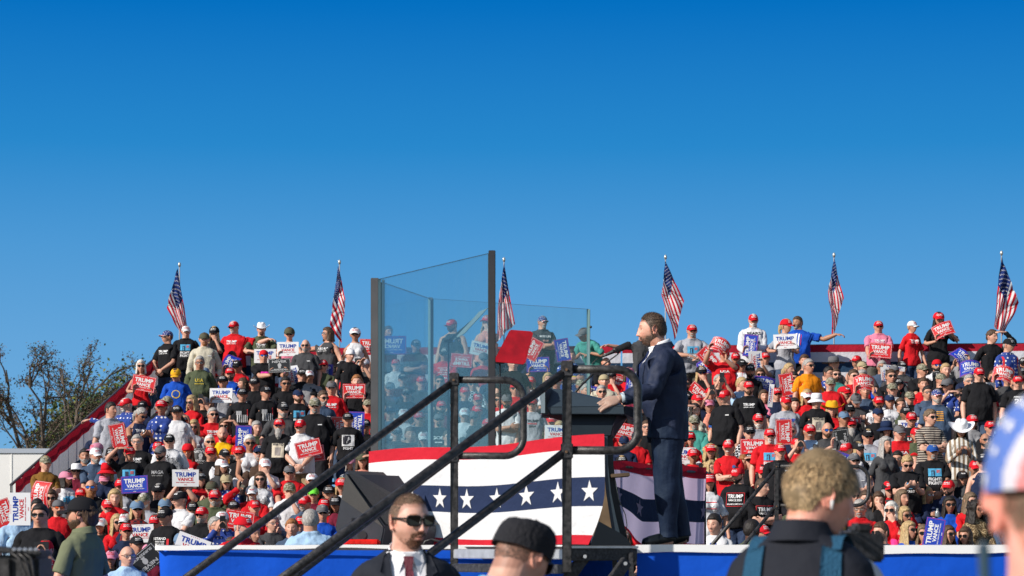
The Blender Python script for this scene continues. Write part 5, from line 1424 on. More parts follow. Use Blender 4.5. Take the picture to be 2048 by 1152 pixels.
def print_mesh(kind, typ, code, off=.005):
    k = (kind, typ, code)
    if k in PRM: return PRM[k]
    _, co, _, bv = templ(kind, typ); mb = MB(); cols = []
    def proj(x, z, o=off):
        h = bv.ray_cast(Vector((x, -1, z)), Vector((0, 1, 0))); return Vector((x, (h[0].y if h[0] is not None else -.1)-o, z))
    for i, e in enumerate(PRINTS[code]):
        c = e[-1]
        if c not in cols: cols.append(c)
        mb.cur = cols.index(c); o = off+.0015*(i if e[0] == 'd' else 0)+(.002 if e[0] == 't' or i else 0)
        if e[0] == 't':
            v, w, f = text_mesh(e[1], .03); sx = e[4]/w; sz = e[5]; mb.add([proj(e[2]+q[0]*sx, e[3]+q[1]*sz-.0, o) for q in v], f)
        elif e[0] == 'r':
            _, x, z, w, h, _c = e; nx, nz = max(1, int(w/.03)), max(1, int(h/.03)); g = [proj(x-w/2+w*i_/nx, z-h/2+h*j/nz, o) for j in range(nz+1) for i_ in range(nx+1)]
            mb.add(g, [(j*(nx+1)+i_, j*(nx+1)+i_+1, (j+1)*(nx+1)+i_+1, (j+1)*(nx+1)+i_) for j in range(nz) for i_ in range(nx)])
        else:
            pts = star_pts(e[1], e[2], e[3]) if e[0] == 's' else [(e[1]+e[3]*math.cos(a), e[2]+e[3]*math.sin(a)) for a in [2*math.pi*q/16 for q in range(16)]]
            n = len(pts); mb.add([proj(e[1], e[2], o)]+[proj(x, z, o) for x, z in pts], [(0, 1+q, 1+(q+1) % n) for q in range(n)])
    PRM[k] = mb.mesh('print', [mat('print_%d_%d_%d' % tuple(int(255*v) for v in c), c, rough=.8) for c in cols]); return PRM[k]

# campaign placards -------------------------------------------------
SGC = {'R': ((.62, .018, .022), PW, PW, PW), 'B': ((.012, .045, .40), PW, PW, (.55, .03, .10)), 'Z': ((.012, .045, .40), PW, PW, (.55, .03, .10)), 'W': ((.78, .78, .79), (.015, .05, .33), (.55, .02, .03), (.62, .1, .1)), 'K': ((.022, .022, .022), (.45, .45, .45), (.45, .45, .45), PW), 'E': ((.74, .74, .75), (.015, .05, .33), (.55, .02, .03), (.62, .1, .1))}
SGM = {}
def sign_mesh(col, bend):
    k = (col, bend)
    if k in SGM: return SGM[k]
    w, h = .42, .27; bg_, c1, c2, c3 = SGC[col]; mb = MB(); nx = 14; sq = .32 if col == 'E' else 1
    def P_(x, z, o=0): u = x/(w/2); return (x*(1-.10*bend*u*u), .075*bend*u*u-o, (z-.055*bend*u*u+.02*bend)*sq)
    mb.smooth = False
    for o, fl in ((.002, 1), (-.002, -1)):
        g = [P_(-w/2+w*i/nx, z, o) for z in (-h/2, h/2) for i in range(nx+1)]; mb.cur = 0 if fl > 0 else 4
        mb.add(g, [(i, i+1, nx+2+i, nx+1+i) for i in range(nx)])
    mb.cur = 3; fl = -1 if col == 'Z' else 1  # Z: reversed lettering, a reflection built as a solid placard
    def rect(x, z, ww, hh):
        n = max(1, int(ww/.03)); g = [P_(x-ww/2+ww*i/n, zz, .0035) for zz in (z-hh/2, z+hh/2) for i in range(n+1)]; mb.add(g, [(i, i+1, n+2+i, n+1+i) for i in range(n)])
    if col != 'W' and col != 'E':
        b = .008; rect(0, -h/2+.012, w-.016, .004); rect(-w/4-.04, h/2-.012, w/2-.095, .004); rect(w/4+.04, h/2-.012, w/2-.095, .004); rect(-w/2+.010, 0, .004, h-.024); rect(w/2-.010, 0, .004, h-.024)
    for i in range(5): mb.add([P_(x, z, .0035) for x, z in star_pts(-.05+.025*i, h/2-.016, .008)], [tuple(range(10))])
    def txt(s, x, z, ww, hh, mi, b=.035):
        mb.cur = mi; v, tw, f = text_mesh(s, b); mb.add([P_(fl*(x+q[0]*ww/tw), z+q[1]*hh, .0035) for q in v], f)
    if col == 'K':
        txt('NEVER', 0, .052, .28, .045, 1); txt('SURRENDER', 0, -.098, .34, .035, 1); mb.cur = 2
        mb.add([P_(x, z, .0035) for x, z in [(.035*math.cos(a), .005+.042*math.sin(a)) for a in [2*math.pi*q/16 for q in range(16)]]], [tuple(range(16))]); mb.add([P_(x, z, .0038) for x, z in ((-.02, -.03), (.02, -.03), (.03, -.055), (-.03, -.055))], [(0, 1, 2, 3)])
    else:
        txt('TRUMP', 0, .020, .33, .072, 1); txt('VANCE', 0, -.048, .25, .056, 2); txt('MAKE AMERICA GREAT AGAIN!', 0, -.078, .30, .016, 2, .02); txt('2024', 0, -.115, .045, .014, 2 if col in 'WE' else 1, .02)
    ms = [mat('placard_%s_%d' % (col, i), c, rough=.35, spec=.5) for i, c in enumerate((bg_, c1, c2, c3))]+[mat('placard_back', (.70, .70, .70), rough=.5)]
    SGM[k] = mb.mesh('placard', ms); return SGM[k]
for m_ in (0,): pass

# read the list ------------------------------------------------------
PEOPLE = []
ox = oy = 0; sc_ = 1
for ln in CROWD.strip().splitlines():
    tk = ln.split('|'); dd = float(tk[1][2:]) if len(tk) > 1 and tk[1].strip() else None; t = tk[0].split()
    if t[0] == '@': ox, oy, sc_ = float(t[1]), float(t[2]), float(t[3]); continue
    PEOPLE.append(dict(px=ox+float(t[0])/sc_, py=oy+float(t[1])/sc_, hat=t[2], hair=t[3], face=t[4], shirt=t[5], yaw=float(t[6]), pose=t[7].split('.')[1], stand=t[7][0] == 'S', opt=''.join(t[8:]), d=dd))
rows_used = {}
PSC = .89
PEOPLE.sort(key=lambda p: (not p['stand'], p['py']))
for p in PEOPLE:
    if p['d']:
        q = at(p['px'], p['py'], p['d']); p['loc'] = Vector((q.x, q.y, 0)); p['h'] = q.z; p['scale'] = PSC*max(.9, min(1.1, q.z/1.600)); p['zf'] = q.z-1.600*p['scale']; p['stand'] = True; continue
    best = None
    for k in range(0, 18):
        q, s = on_row(p['px'], k); hz = CAMZ+(HY-p['py'])*q.y/F; h = hz-row_z(k); ideal = 1.595 if p['stand'] else 1.190
        if p['pose'] in ('clapp',): pass
        c = abs(h/ideal-1)/.07; c = c*c
        for s2 in rows_used.get(k, []): c += max(0, 1-abs(s-s2)/.44)*(2.2 if abs(s-s2) > .2 else 4)
        if best is None or c < best[0]: best = (c, k, q, s, h, ideal)
    c, k, q, s, h, ideal = best; rows_used.setdefault(k, []).append(s); p['row'] = k; p['d'] = q.y; p['loc'] = Vector((q.x, q.y-(.0 if p['stand'] else -.12), 0)); p['s'] = s
    hz = CAMZ+(HY-p['py'])*p['loc'].y/F; p['loc'].x = (p['px']-CX)*p['loc'].y/F
    if p['stand']: p['scale'] = PSC*max(.90, min(1.09, h/1.600)); p['zf'] = hz-1.600*p['scale']
    else: sc = PSC*max(.93, min(1.08, .5+.5*h/1.190)); p['scale'] = sc; p['zf'] = hz-1.600*sc      # root height that puts the head where it is
    p['h'] = hz
# gaps in the rows are filled with people of whom little shows
rf = random.Random(5)
for k in range(1, 17):
    base = C0+Eb*row_L(k); s = 1.3
    while s < 15.6:
        q = base+Ea*s; hz = row_z(k)+1.19*PSC+rf.uniform(-.04, .05); px = CX+q.x/q.y*F; py = HY-(hz-CAMZ)/q.y*F
        if -20 < px < 2060 and all(abs(s-t) > .42 for t in rows_used.get(k, [])) and all(math.hypot(px-p['px'], py-p['py']) > 17 for p in PEOPLE) and rf.random() < .8:
            PEOPLE.append(dict(px=px, py=py, hat=rf.choice(['rc', 'kc', '-', '-', '-', 'gc', 'cc', '-']), hair=rf.choice(['sn', 'sk', 'sy', 'bn', 'ln', 'sn', 'bl']), face=rf.choice('ssg-'), shirt='t'+rf.choice('kkkncrkgdkm'), yaw=rf.uniform(-20, 25), pose='lap', stand=False, opt=rf.choice(['', 'h', '']), d=q.y, fill=True, loc=Vector((q.x, q.y+.12, 0)), h=hz, scale=PSC, zf=hz-1.6*PSC, row=k, s=s)); rows_used.setdefault(k, []).append(s)
        s += rf.uniform(.22, .40)
# which 292 show largest: paint heads and shoulders front to back on a coarse grid
grid = np.zeros((640, 1120), dtype=bool)
for p in sorted(PEOPLE, key=lambda p: p['d']):
    m = F/p['d']/2*p['scale']; x, y = p['px']/2, p['py']/2; n = 0
    for (hw_, z0, z1) in ((.085, -.14, .13), (.24, -.75, -.2)):
        x0, x1 = int(x-hw_*m), int(x+hw_*m)+1; y0, y1 = int(y-z1*m), int(y-z0*m)+1; x0, y0 = max(0, x0), max(0, y0); y1 = min(y1, 575); x1 = min(x1, 1024)
        if x1 <= x0 or y1 <= y0: continue
        g_ = grid[y0:y1, x0:x1]; n += int((~g_).sum())*(3 if z1 > 0 else 1); g_[:] = True
    p['vis'] = n
for i, p in enumerate(sorted(PEOPLE, key=lambda p: (p.get('fill', False), -p['vis']))): p['thing'] = i < 292

# labels --------------------------------------------------------------
HATN = {'c': 'cap', 'b': 'backwards cap', 'v': 'visor', 'k': 'bucket hat', 'h': 'cowboy hat', 's': 'sun hat'}
HATC = {'r': 'red', 'k': 'black', 'w': 'white', 'g': 'grey', 'n': 'navy', 'p': 'pink', 'o': 'olive', 'y': 'yellow', 't': 'teal', 'h': 'khaki', 'd': 'denim', 'l': 'lime green', 'b': 'blue', 'c': 'camouflage', 'f': 'star patterned', 's': 'striped'}
HAIRC = {'k': 'black', 'n': 'brown', 'y': 'grey', 'w': 'white', 'l': 'blonde', 'g': 'ginger', 'd': 'light brown'}
HAIRN = {'s': 'short', 'b': 'bobbed', 'l': 'long', 'p': 'tied-back', 'q': 'curly', 'c': 'long curly', 'z': 'shaved'}
def headwords(p):
    h = p['hat'].split('=')[0]; hr = p['hair']
    if h != '-': return (HATC['y' if False else h[0]]+' '+HATN[h[1]]) if p['hat'] != 'oh=X' else 'flame patterned hat'
    if hr[0] == 'z' or hr == '-': return 'shaved head' if hr[0] == 'z' else 'cropped hair'
    return HAIRN[hr[0]]+' '+HAIRC[hr[1]]+' hair'
def facewords(p):
    f = p['face']; w = []
    for k, n in (('s', 'sunglasses'), ('u', 'blue mirrored sunglasses'), ('o', 'orange sunglasses'), ('g', 'glasses')):
        if k in f.split('F')[0].split('G')[0].split('L')[0].split('M')[0]: w.append(n)
    for k, n in (('F', 'beard'), ('G', 'goatee'), ('L', 'long beard'), ('M', 'moustache')):
        if k in f: w.append(n)
    return w
SHN = {'t': 'tee', 'l': 'long-sleeved top', 'k': 'tank top', 'p': 'collared shirt', 'v': 'vest', 's': 'dark suit'}
def shirtwords(p):
    s = p['shirt']; n = SHN[s[0]]; c = CNAME[s[1]]
    if s[0] == 's': return 'navy suit'
    return c+' '+('lettered ' if ':' in s and s.split(':')[1] not in 'cX' else '')+n
POSEW = {'cross': 'arms crossed', 'phone': 'raising a phone', 'text': 'looking at a phone', 'sign': 'holding up a sign', 'signhi': 'holding a sign overhead', 'signm': 'holding a sign', 'chin': 'hand at chin', 'shade': 'shading the eyes', 'shadem': 'shading the eyes', 'lean': 'leaning on the rail', 'point': 'pointing sideways', 'out': 'arm stretched out', 'outm': 'arm stretched out', 'clasp': 'hands clasped', 'hold': 'holding a drink', 'raise': 'arm raised', 'raisem': 'arm raised', 'clapp': 'clapping'}
def zone(p):
    x, y = p['px'], p['py']
    if 742 < x < 992 and y < 900: return 'seen through the glass screen'
    if p['stand'] and p.get('row', 9) <= 1: return 'standing along the top rail'
    if x < 300: return 'near the left end of the stand'
    if x > 1720: return 'towards the right end of the stand'
    if 992 <= x < 1400: return 'behind the lectern'
    return 'on the left stand' if x < 800 else 'on the right stand'
def short(p): return ('one in ' if p['hat'] != '-' else 'one with ')+headwords(p)+' and '+shirtwords(p).replace('lettered ', '')
def hd(p): return 'the '+headwords(p)
TH = [p for p in PEOPLE if p['thing']]
for p in TH: p['hw'], p['sw_'], p['fw'], p['pw'], p['zn'], p['sh_'] = headwords(p), shirtwords(p), facewords(p), POSEW.get(p['pose']), zone(p), short(p)
def reln(p, q):
    dx, dy = q['px']-p['px'], q['py']-p['py']; return ('left of' if dx > 0 else 'right of') if abs(dx) > abs(dy) else ('above' if dy > 0 else 'below')
for p in TH: p['nb'] = sorted([q for q in TH if q is not p], key=lambda q: (q['px']-p['px'])**2+(q['py']-p['py'])**2)[:10]
for p in TH:
    p['rel'] = {(reln(p, q), q['sh_']) for q in p['nb']}; p['relh'] = {(reln(p, q), q['hw']) for q in p['nb']}
used = set(); n_fall = 0
ORD = ['first', 'second', 'third', 'fourth', 'fifth', 'sixth', 'seventh', 'eighth', 'ninth', 'tenth', 'eleventh', 'twelfth']
for p in TH:
    who = 'person '+('in ' if p['hat'] != '-' else 'with ')+p['hw']; F_ = p['fw']; same = [q for q in TH if q['hw'] == p['hw'] and q['sw_'] == p['sw_']]; f0 = F_[:1]
    same1 = [q for q in same if all(x in q['fw'] for x in f0)]; t1 = who+(' and '+f0[0] if f0 else '')+', '+p['sw_']; cands = []
    if p['pw']: cands.append((t1+', '+p['pw'], [q for q in same1 if q['pw'] == p['pw']]))
    if len(F_) > 1: cands.append((t1+', '+F_[1], [q for q in same1 if F_[1] in q['fw']]))
    cands.append((t1+', '+p['zn'], [q for q in same1 if q['zn'] == p['zn']]))
    if p['pw']: cands.append((t1+', '+p['pw']+', '+p['zn'], [q for q in same1 if q['pw'] == p['pw'] and q['zn'] == p['zn']]))
    for q in p['nb']:
        r = reln(p, q)
        for t, ss in ((t1, same1), (who+', '+p['sw_'], same)): cands.append((t+', '+r+' '+q['sh_'], [x for x in ss if (r, q['sh_']) in x['rel']]))
    for a in p['nb'][:6]:
        for b in p['nb'][:6]:
            ra, rb = reln(p, a), reln(p, b)
            if ra == rb or a is b: continue
            cands.append((who+', '+ra+' the '+a['hw']+' and '+rb+' the '+b['hw'], [x for x in TH if x['hw'] == p['hw'] and (ra, a['hw']) in x['relh'] and (rb, b['hw']) in x['relh']]))
    lab = next((c for c, m in cands if len(m) == 1 and len(c.split()) <= 16 and c not in used), None)
    if lab is None:
        n_fall += 1; o_ = sorted(same, key=lambda q: q['px']).index(p); lab = who+', '+p['sw_']+', '+(ORD[o_] if o_ < 12 else 'number %d' % (o_+1))+' from left of those so dressed'
    p['label'] = lab; used.add(lab)
print('label fallbacks', n_fall)

# placards first: holders reach for them ---------------------------------
sgn = []; SGW = {'R': 'red', 'B': 'blue', 'Z': 'blue', 'W': 'white', 'K': 'black', 'E': 'white'}  # the Z placard is a solid shape put in for a reflection
for ln in SIGNS.strip().splitlines():
    t = ln.split(); x, y, w, rot = map(float, t[:4]); col, bend = t[4], float(t[5]); back = len(t) > 6
    cand = sorted(PEOPLE, key=lambda p: math.hypot(p['px']-x, (p['py']-y+(18 if p['pose'] != 'signhi' else -14))*.9)-(26 if p['pose'].startswith('sign') and 'sg' not in p else 0))
    hp = cand[0]; d = hp['loc'].y+(.22 if back else -.34)
    if hp['pose'].startswith('sign') and 'sg' not in hp and not back: hp['sg'] = len(sgn)
    sgn.append(dict(x=x, y=y, w=w, rot=R(rot), col=col, bend=bend, d=d, hp=hp, back=back))
slab = set()
for i, s in enumerate(sgn):
    o = link('placard', sign_mesh(s['col'], s['bend'])); c = at(s['x'], s['y'], s['d']); o.location = c; k = s['w']/(F*.42/s['d']); k = max(.85, min(1.15, k)); o.scale = (k, 1, k); s['k'] = k; s['c'] = c
    o.rotation_euler = (R(random.uniform(-8, 4)), s['rot'], R(random.uniform(-8, 8))); r = math.degrees(s['rot']) % 360
    adj = 'curved ' if s['bend'] else ''; tilt = 'turned sideways' if 55 < r % 180 < 125 else ('upside down' if 125 < r < 235 else ('tilted' if 7 < r < 353 else 'upright'))
    if s['col'] == 'E': tilt = 'seen edge-on'
    rel = 'in front of' if not s['back'] else 'behind'
    hp = s['hp']; nbs = ([hp] if hp['thing'] else [])+sorted([q for q in TH if q is not hp], key=lambda q: math.hypot(q['px']-s['x'], q['py']-s['y']))[:8]
    for q in nbs:
        rr = rel if q is hp else ('left of' if q['px'] > s['x'] else 'right of'); lab = '%s%s lettered placard %s, %s %s' % (adj, SGW[s['col']], tilt, rr, q['sh_'])
        if lab not in slab and len(lab.split()) <= 16: break
    slab.add(lab); tag(o, lab, 'sign', 'campaign placards held in the crowd')

# build ------------------------------------------------------------------
V = Vector
def arms_for(p, kind):
    s = p['pose']; m = s.endswith('m') and s[:-1] in ('sign', 'out', 'shade', 'raise', 'signhi'); s = s[:-1] if m else s; y0 = -.05 if kind in 'hg' else 0
    A = {}; C = {-1: .35, 1: .35}; sit = not p['stand']
    j = lambda a=.02: random.uniform(-a, a)
    if s in ('lap', 'hold', 'chin', 'shade', 'raise'):
        if sit: A = {-1: (V((-.13+j(), -.36+y0, 1.02+j())), None, None, None), 1: (V((.13+j(), -.36+y0, 1.02+j())), None, None, None)}
        C = {-1: .7, 1: .7}
    if s == 'down':
        A = {-1: (V((-.27+j(), -.08+j(.05), .86)), V((-.5, 1, 0)), None, None), 1: (V((.27+j(), -.08+j(.05), .86)), V((.5, 1, 0)), None, None)}
    if s in ('clasp',): A = {-1: (V((-.07, -.24+y0, .97)), V((-1, .3, -.2)), (.8, -.2, -.6), (.2, .9, 0)), 1: (V((.06, -.26+y0, .97)), V((1, .3, -.2)), (-.8, -.2, -.6), (-.2, .9, 0))}; C = {-1: .9, 1: .9}
    if s == 'clapp': A = {-1: (V((-.05, -.30, 1.20)), None, (.1, -.4, 1), (1, 0, 0)), 1: (V((.05, -.30, 1.20)), None, (-.1, -.4, 1), (-1, 0, 0))}
    if s == 'cross': A = {-1: (V((.07, -.25+y0, 1.17)), V((-1, .1, -.6)), (.9, .1, .15), (0, 1, 0)), 1: (V((-.07, -.21+y0, 1.13)), V((1, .1, -.6)), (-.9, .15, .1), (0, 1, 0))}; C = {-1: .5, 1: .6}
    if s == 'chin': A[1] = (V((.05, -.20, 1.46)), V((.5, -.3, -1)), (-.5, .2, .8), (-.3, .9, -.1)); C[1] = 1.6
    if s == 'hold': A[1] = (V((.02, -.27+y0, 1.27)), None, (-.6, -.5, .3), (-.5, .6, 0)); C[1] = 1.5
    if s == 'shade': A[1] = (V((.17, -.16, 1.68)), V((1, -.4, -.3)), (-1, .0, .05), (0, .3, -.9)); C[1] = .3
    if s == 'phone': A = {-1: (V((-.075, -.31, 1.55)), V((-.7, -.2, -1)), (.25, -.3, 1), (.6, .2, 0)), 1: (V((.075, -.31, 1.55)), V((.7, -.2, -1)), (-.25, -.3, 1), (-.6, .2, 0))}; C = {-1: 1.0, 1: 1.0}
    if s == 'text': A = {-1: (V((-.08, -.33+y0, 1.21)), None, (.5, -.8, .4), (.3, .2, .8)), 1: (V((.08, -.33+y0, 1.21)), None, (-.5, -.8, .4), (-.3, .2, .8))}; C = {-1: 1.1, 1: 1.1}
    if s == 'raise': A[1] = (V((.20, -.12, 1.66)), V((1, -.3, -.6)), (.0, -.2, 1), (-1, .3, 0)); C[1] = 1.4
    if s == 'lean': A = {-1: (V((-.10, -.30+y0, 1.14)), V((-1, .4, -.1)), (.9, -.2, -.3), (0, .3, -1)), 1: (V((.12, -.30+y0, 1.12)), V((1, .4, -.1)), (-.9, -.2, -.3), (0, .3, -1))}
    if s == 'out': A = {1: (V((.70, -.04, 1.37)), V((0, .3, -1)), (1, -.1, -.12), (0, -.1, -1)), -1: (V((-.27, -.1, .88)), V((-.5, 1, 0)), None, None)}; C[1] = .8
    if s == 'point': A = {1: (V((.52, -.30, 1.66)), V((.3, .2, -1)), (.75, -.3, .6), (.3, -.2, -1)), -1: (V((-.10, -.30, 1.08)), None, None, None)}; C[1] = .8
    if s.startswith('sign'):
        z = 1.20 if s != 'signhi' else 1.60; A = {-1: (V((-.17, -.27, z)), None, (.1, -.3, 1), (.8, .3, 0)), 1: (V((.17, -.27, z)), None, (-.1, -.3, 1), (-.8, .3, 0))}; C = {-1: 1.3, 1: 1.3}
        if sit and s == 'sign': C = {-1: 1.3, 1: 1.3}
    if m:
        A = {-k: (V((-v[0].x, v[0].y, v[0].z)), None if v[1] is None else V((-v[1].x, v[1].y, v[1].z)), None if v[2] is None else (-v[2][0], v[2][1], v[2][2]), None if v[3] is None else (-v[3][0], v[3][1], v[3][2])) for k, v in A.items()}; C = {-1: C[1], 1: C[-1]}
    return A, C
TONESET = 'abbabcab'
crowd_objs = []
def build_person(i, p):
    fem = p['hair'][0] in 'blpc' or 'F' in p['opt'] or (p['shirt'][0] == 'k' and p['hair'][0] in 'blp'); heavy = 'h' in p['opt'] or 'g' in p['opt']
    kind = ('g' if heavy else 'f') if fem else ('h' if heavy else 'm'); D = dims(kind); rnd = random.Random(i*7+1)
    body = R(max(-60, min(60, p['yaw']))*.55+rnd.uniform(-5, 5)) if abs(p['yaw']) < 90 else R(p['yaw']); hy = R(p['yaw'])-body; pitch = R({'text': 24, 'phone': -3}.get(p['pose'], rnd.uniform(-4, 7)))
    if p['hat'] in ('yc',) or (p['px'], p['py']) in (): pitch = R(20)
    sc = p['scale']; root = bpy.data.objects.new('person', None); COL.objects.link(root); root.empty_display_size = .1
    A, C = arms_for(p, kind)
    if 'sg' in p:
        s = sgn[p['sg']]; inv = Matrix.Rotation(-body, 3, 'Z'); b0 = V((p['loc'].x, p['loc'].y, p['zf']))
        for side in (-1, 1):
            q = Matrix.Rotation(s['rot'], 3, 'Y') @ V((side*.165*s['k'], 0, -.09*s['k']*(1 if abs(math.degrees(s['rot'])) < 50 else 0))); w = inv @ (s['c']+q+V((0, .03, -.07))-b0)/sc
            A[side] = (w, V((side, .2, -.9)), (0, -.25, 1), (-side*.8, -.3, 0))
        if abs(math.degrees(s['rot'])) > 50:
            A[-1] = (inv @ (s['c']+V((-.12, .03, -.12))-b0)/sc, None, (.2, -.2, 1), (.7, -.4, 0)); A[1] = (inv @ (s['c']+V((.12, .03, -.05))-b0)/sc, None, (-.2, -.2, 1), (-.7, -.4, 0))
        C = {-1: 1.2, 1: 1.2}; key = None
    else: key = (p['pose'], p['stand'], round(p['yaw']/12), round(math.degrees(pitch)/5))
    P = dict(yaw=hy, pitch=pitch, arms=A, sit=not p['stand'])
    if p['pose'] == 'lean': P['bend'] = R(10)
    if p['pose'] == 'lean' and p['shirt'][1] == 't': P['bend'] = R(40)
    if key and key in BCACHE.get(kind, {}): B, hyq = BCACHE[kind][key]
    else: B = pose_bones(D, P); BCACHE.setdefault(kind, {})[key] = (B, hy) if key else (B, hy)
    # keep the head on its place: shift the root by where the head ended up
    hp_ = (B[1] @ V(HC))*sc; hv = Matrix.Rotation(body, 3, 'Z') @ hp_; tgt = V((p['loc'].x, p['loc'].y, p['h'])); root.location = tgt-hv; root.rotation_euler = (0, 0, body); root.scale = (sc*rnd.uniform(.95, 1.07), sc*rnd.uniform(.96, 1.05), sc)
    tn = 'e' if 'e' in p['opt'] else ('d' if 'd' in p['opt'] else ('c' if 'c' in p['opt'] else ('b' if 'b' in p['opt'] else TONESET[rnd.randrange(8)])))
    objs = []
    def part(name, me, m=None, mtx=None):
        o = bpy.data.objects.new(name, me); COL.objects.link(o); o.parent = root
        if m is not None: o.material_slots[0].link = 'OBJECT'; o.material_slots[0].material = m
        if mtx is not None: o.matrix_local = mtx
        objs.append(o); return o
    part('body', posed(kind, 'skin', B, key, C, p['shirt'][0] != 'k'), skin_mat(tn, TONES[tn]))
    st_, cc = p['shirt'][0], p['shirt'][1]; typ = {'t': 'tee', 'l': 'long', 'k': 'tank', 'p': 'polo', 'v': 'tee', 's': 'long'}[st_]; tm = shirt_mat(cc) if st_ not in 'vs' else (shirt_mat('w') if st_ == 'v' else cloth('suit_navy', (.012, .018, .045)))
    key2 = None if key is None else (p['pose'], p['stand'])
    part('shirt', posed(kind, typ, B, key2), tm)
    if st_ == 'v': part('waistcoat', posed(kind, 'vest', grow(B), key2), shirt_mat(cc))
    sh_ = p['stand'] and (p['shirt'] == 'tb:TS' or (p['hair'] == 'lk' and p['pose'] == 'sign'))
    tc_ = {'Bk': 0}.get('', None); tr = cloth('trousers_%d' % (i % 4), [(.035, .055, .11), (.02, .02, .025), (.06, .09, .15), (.10, .095, .08)][i % 4])
    if sh_: tr = cloth('black_shorts', (.012, .012, .014))
    if p['shirt'] == 'pw' and p['stand']: tr = cloth('khaki_trousers', (.33, .24, .14))
    part('shorts' if sh_ else 'trousers', posed(kind, 'shorts' if sh_ else 'trousers', B, (p['stand'], p['pose'] == 'lean' and p['shirt'])), tr)
    Hm = B[1] @ Matrix.Translation(V(HC)); hatn = p['hat'].split('=')[0]; hs_, hc = p['hair'][0], (p['hair']+'n')[1]
    if hs_ == 'z' and len(p['hair']) > 1: part('hair', hair_mesh('z', hc), None, Hm) if False else None
    elif hs_ in 'sq' or hs_ == 'z': 
        if hs_ != 'z': part('hair', hair_mesh('u' if (hatn != '-' and hs_ == 's') else hs_, hc), None, Hm)
    elif hs_ in 'blpc': part('hair', hair_mesh(hs_, hc), None, Hm)
    f = p['face']
    for c_, stl in (('F', 'full'), ('G', 'goatee'), ('L', 'long'), ('M', 'stache')):
        if c_ in f:
            k_ = f.index(c_); bc = f[k_+1] if len(f) > k_+1 else hc; part('beard', beard_mesh(stl, bc if bc in 'knywlgd' else 'n'), None, Hm); f = f[:k_]; break
    if f and f[0] in 'suog': part('glasses', glasses_mesh(f[0]), None, Hm)
    if hatn != '-':
        stl = {'c': 'cap', 'b': 'cap', 'v': 'visor', 'k': 'bucket', 'h': 'cowboy', 's': 'sun'}[hatn[1]]; tx = p['hat'].split('=')[1] if '=' in p['hat'] else ('MAKE AMERICA/GREAT AGAIN' if hatn in ('rc', 'kc', 'wc', 'pc') and stl == 'cap' else ('TRUMP' if stl in ('visor', 'bucket') or (stl == 'cowboy' and hatn[0] == 'w') else None))
        cm = hatn[0]; tcol = PW if cm in 'rkngcobd' else PR
        if p['hat'] == 'oh=X': cm = 'y'; tx = None
        if hatn == 'hb': cm = 'h'
        mm = Hm @ (Matrix.Rotation(math.pi, 4, 'Z') if hatn[1] == 'b' else Matrix.Identity(4)) @ Matrix.Scale(1.0, 4)
        if hs_ in 'blpcq': mm = mm @ Matrix.Scale(1.10, 4)
        part('hat' if stl in ('sun', 'cowboy', 'bucket') else 'cap', cap_mesh(stl, cm, tx, tcol, 's' if hatn[0] == 'f' else None), None, mm)
    if ':' in p['shirt'] and p['shirt'].split(':')[1] in PRINTS and typ in ('tee', 'long', 'tank', 'polo'): part('shirt_print', print_mesh(kind, typ, p['shirt'].split(':')[1]), None, B[0])
    if p['thing']: tag(root, p['label'], 'person', 'people watching from the bleachers')
    else: crowd_objs.extend(objs); ROOTS.append(root)
    p['root'] = root; p['B'] = B
    # things in the hand
    if p['pose'] in ('phone', 'text', 'hold') and p['thing']:
        Mw = Matrix.Translation(root.location) @ Matrix.Rotation(body, 4, 'Z') @ Matrix.Scale(sc, 4)
        mb = MB()
        if p['pose'] == 'phone': q = Mw @ V((0, -.37, 1.66)); mb.box((-.075, -.004, -.037), (.075, .004, .037)); o = mb.build('phone', mat('phone_black', (.02, .02, .025), rough=.2), bevel=.003, label='phone held up by '+p['label'].replace(', raising a phone', ''), cat='phone'); o.rotation_euler = (0, R(90 if i % 3 else 0), body)
        elif p['pose'] == 'text': q = Mw @ V((0, -.43, 1.27)); mb.box((-.036, -.07, -.004), (.036, .07, .004)); o = mb.build('phone', mat('phone_black', (.02, .02, .025), rough=.2), bevel=.003, label='phone read by '+p['label'].replace(', looking at a phone', ''), cat='phone'); o.rotation_euler = (R(55), 0, body)
        else: q = Mw @ V((-.03, -.36, 1.29)); mb.tube([(0, 0, -.08), (0, 0, .05), (0, 0, .075), (0, 0, .10)], [.03, .03, .014, .012], 14); o = mb.build('bottle', mat('bottle_plastic', (.5, .6, .65), rough=.15, trans=.6), label='drink held by '+p['label'].replace(', holding a drink', ''), cat='bottle')
        o.location = q; o['label'] = ' '.join(o['label'].split()[:16]).rstrip(',')
BCACHE = {}; ROOTS = []
def grow(B): return B
for i, p in enumerate(PEOPLE): build_person(i, p)
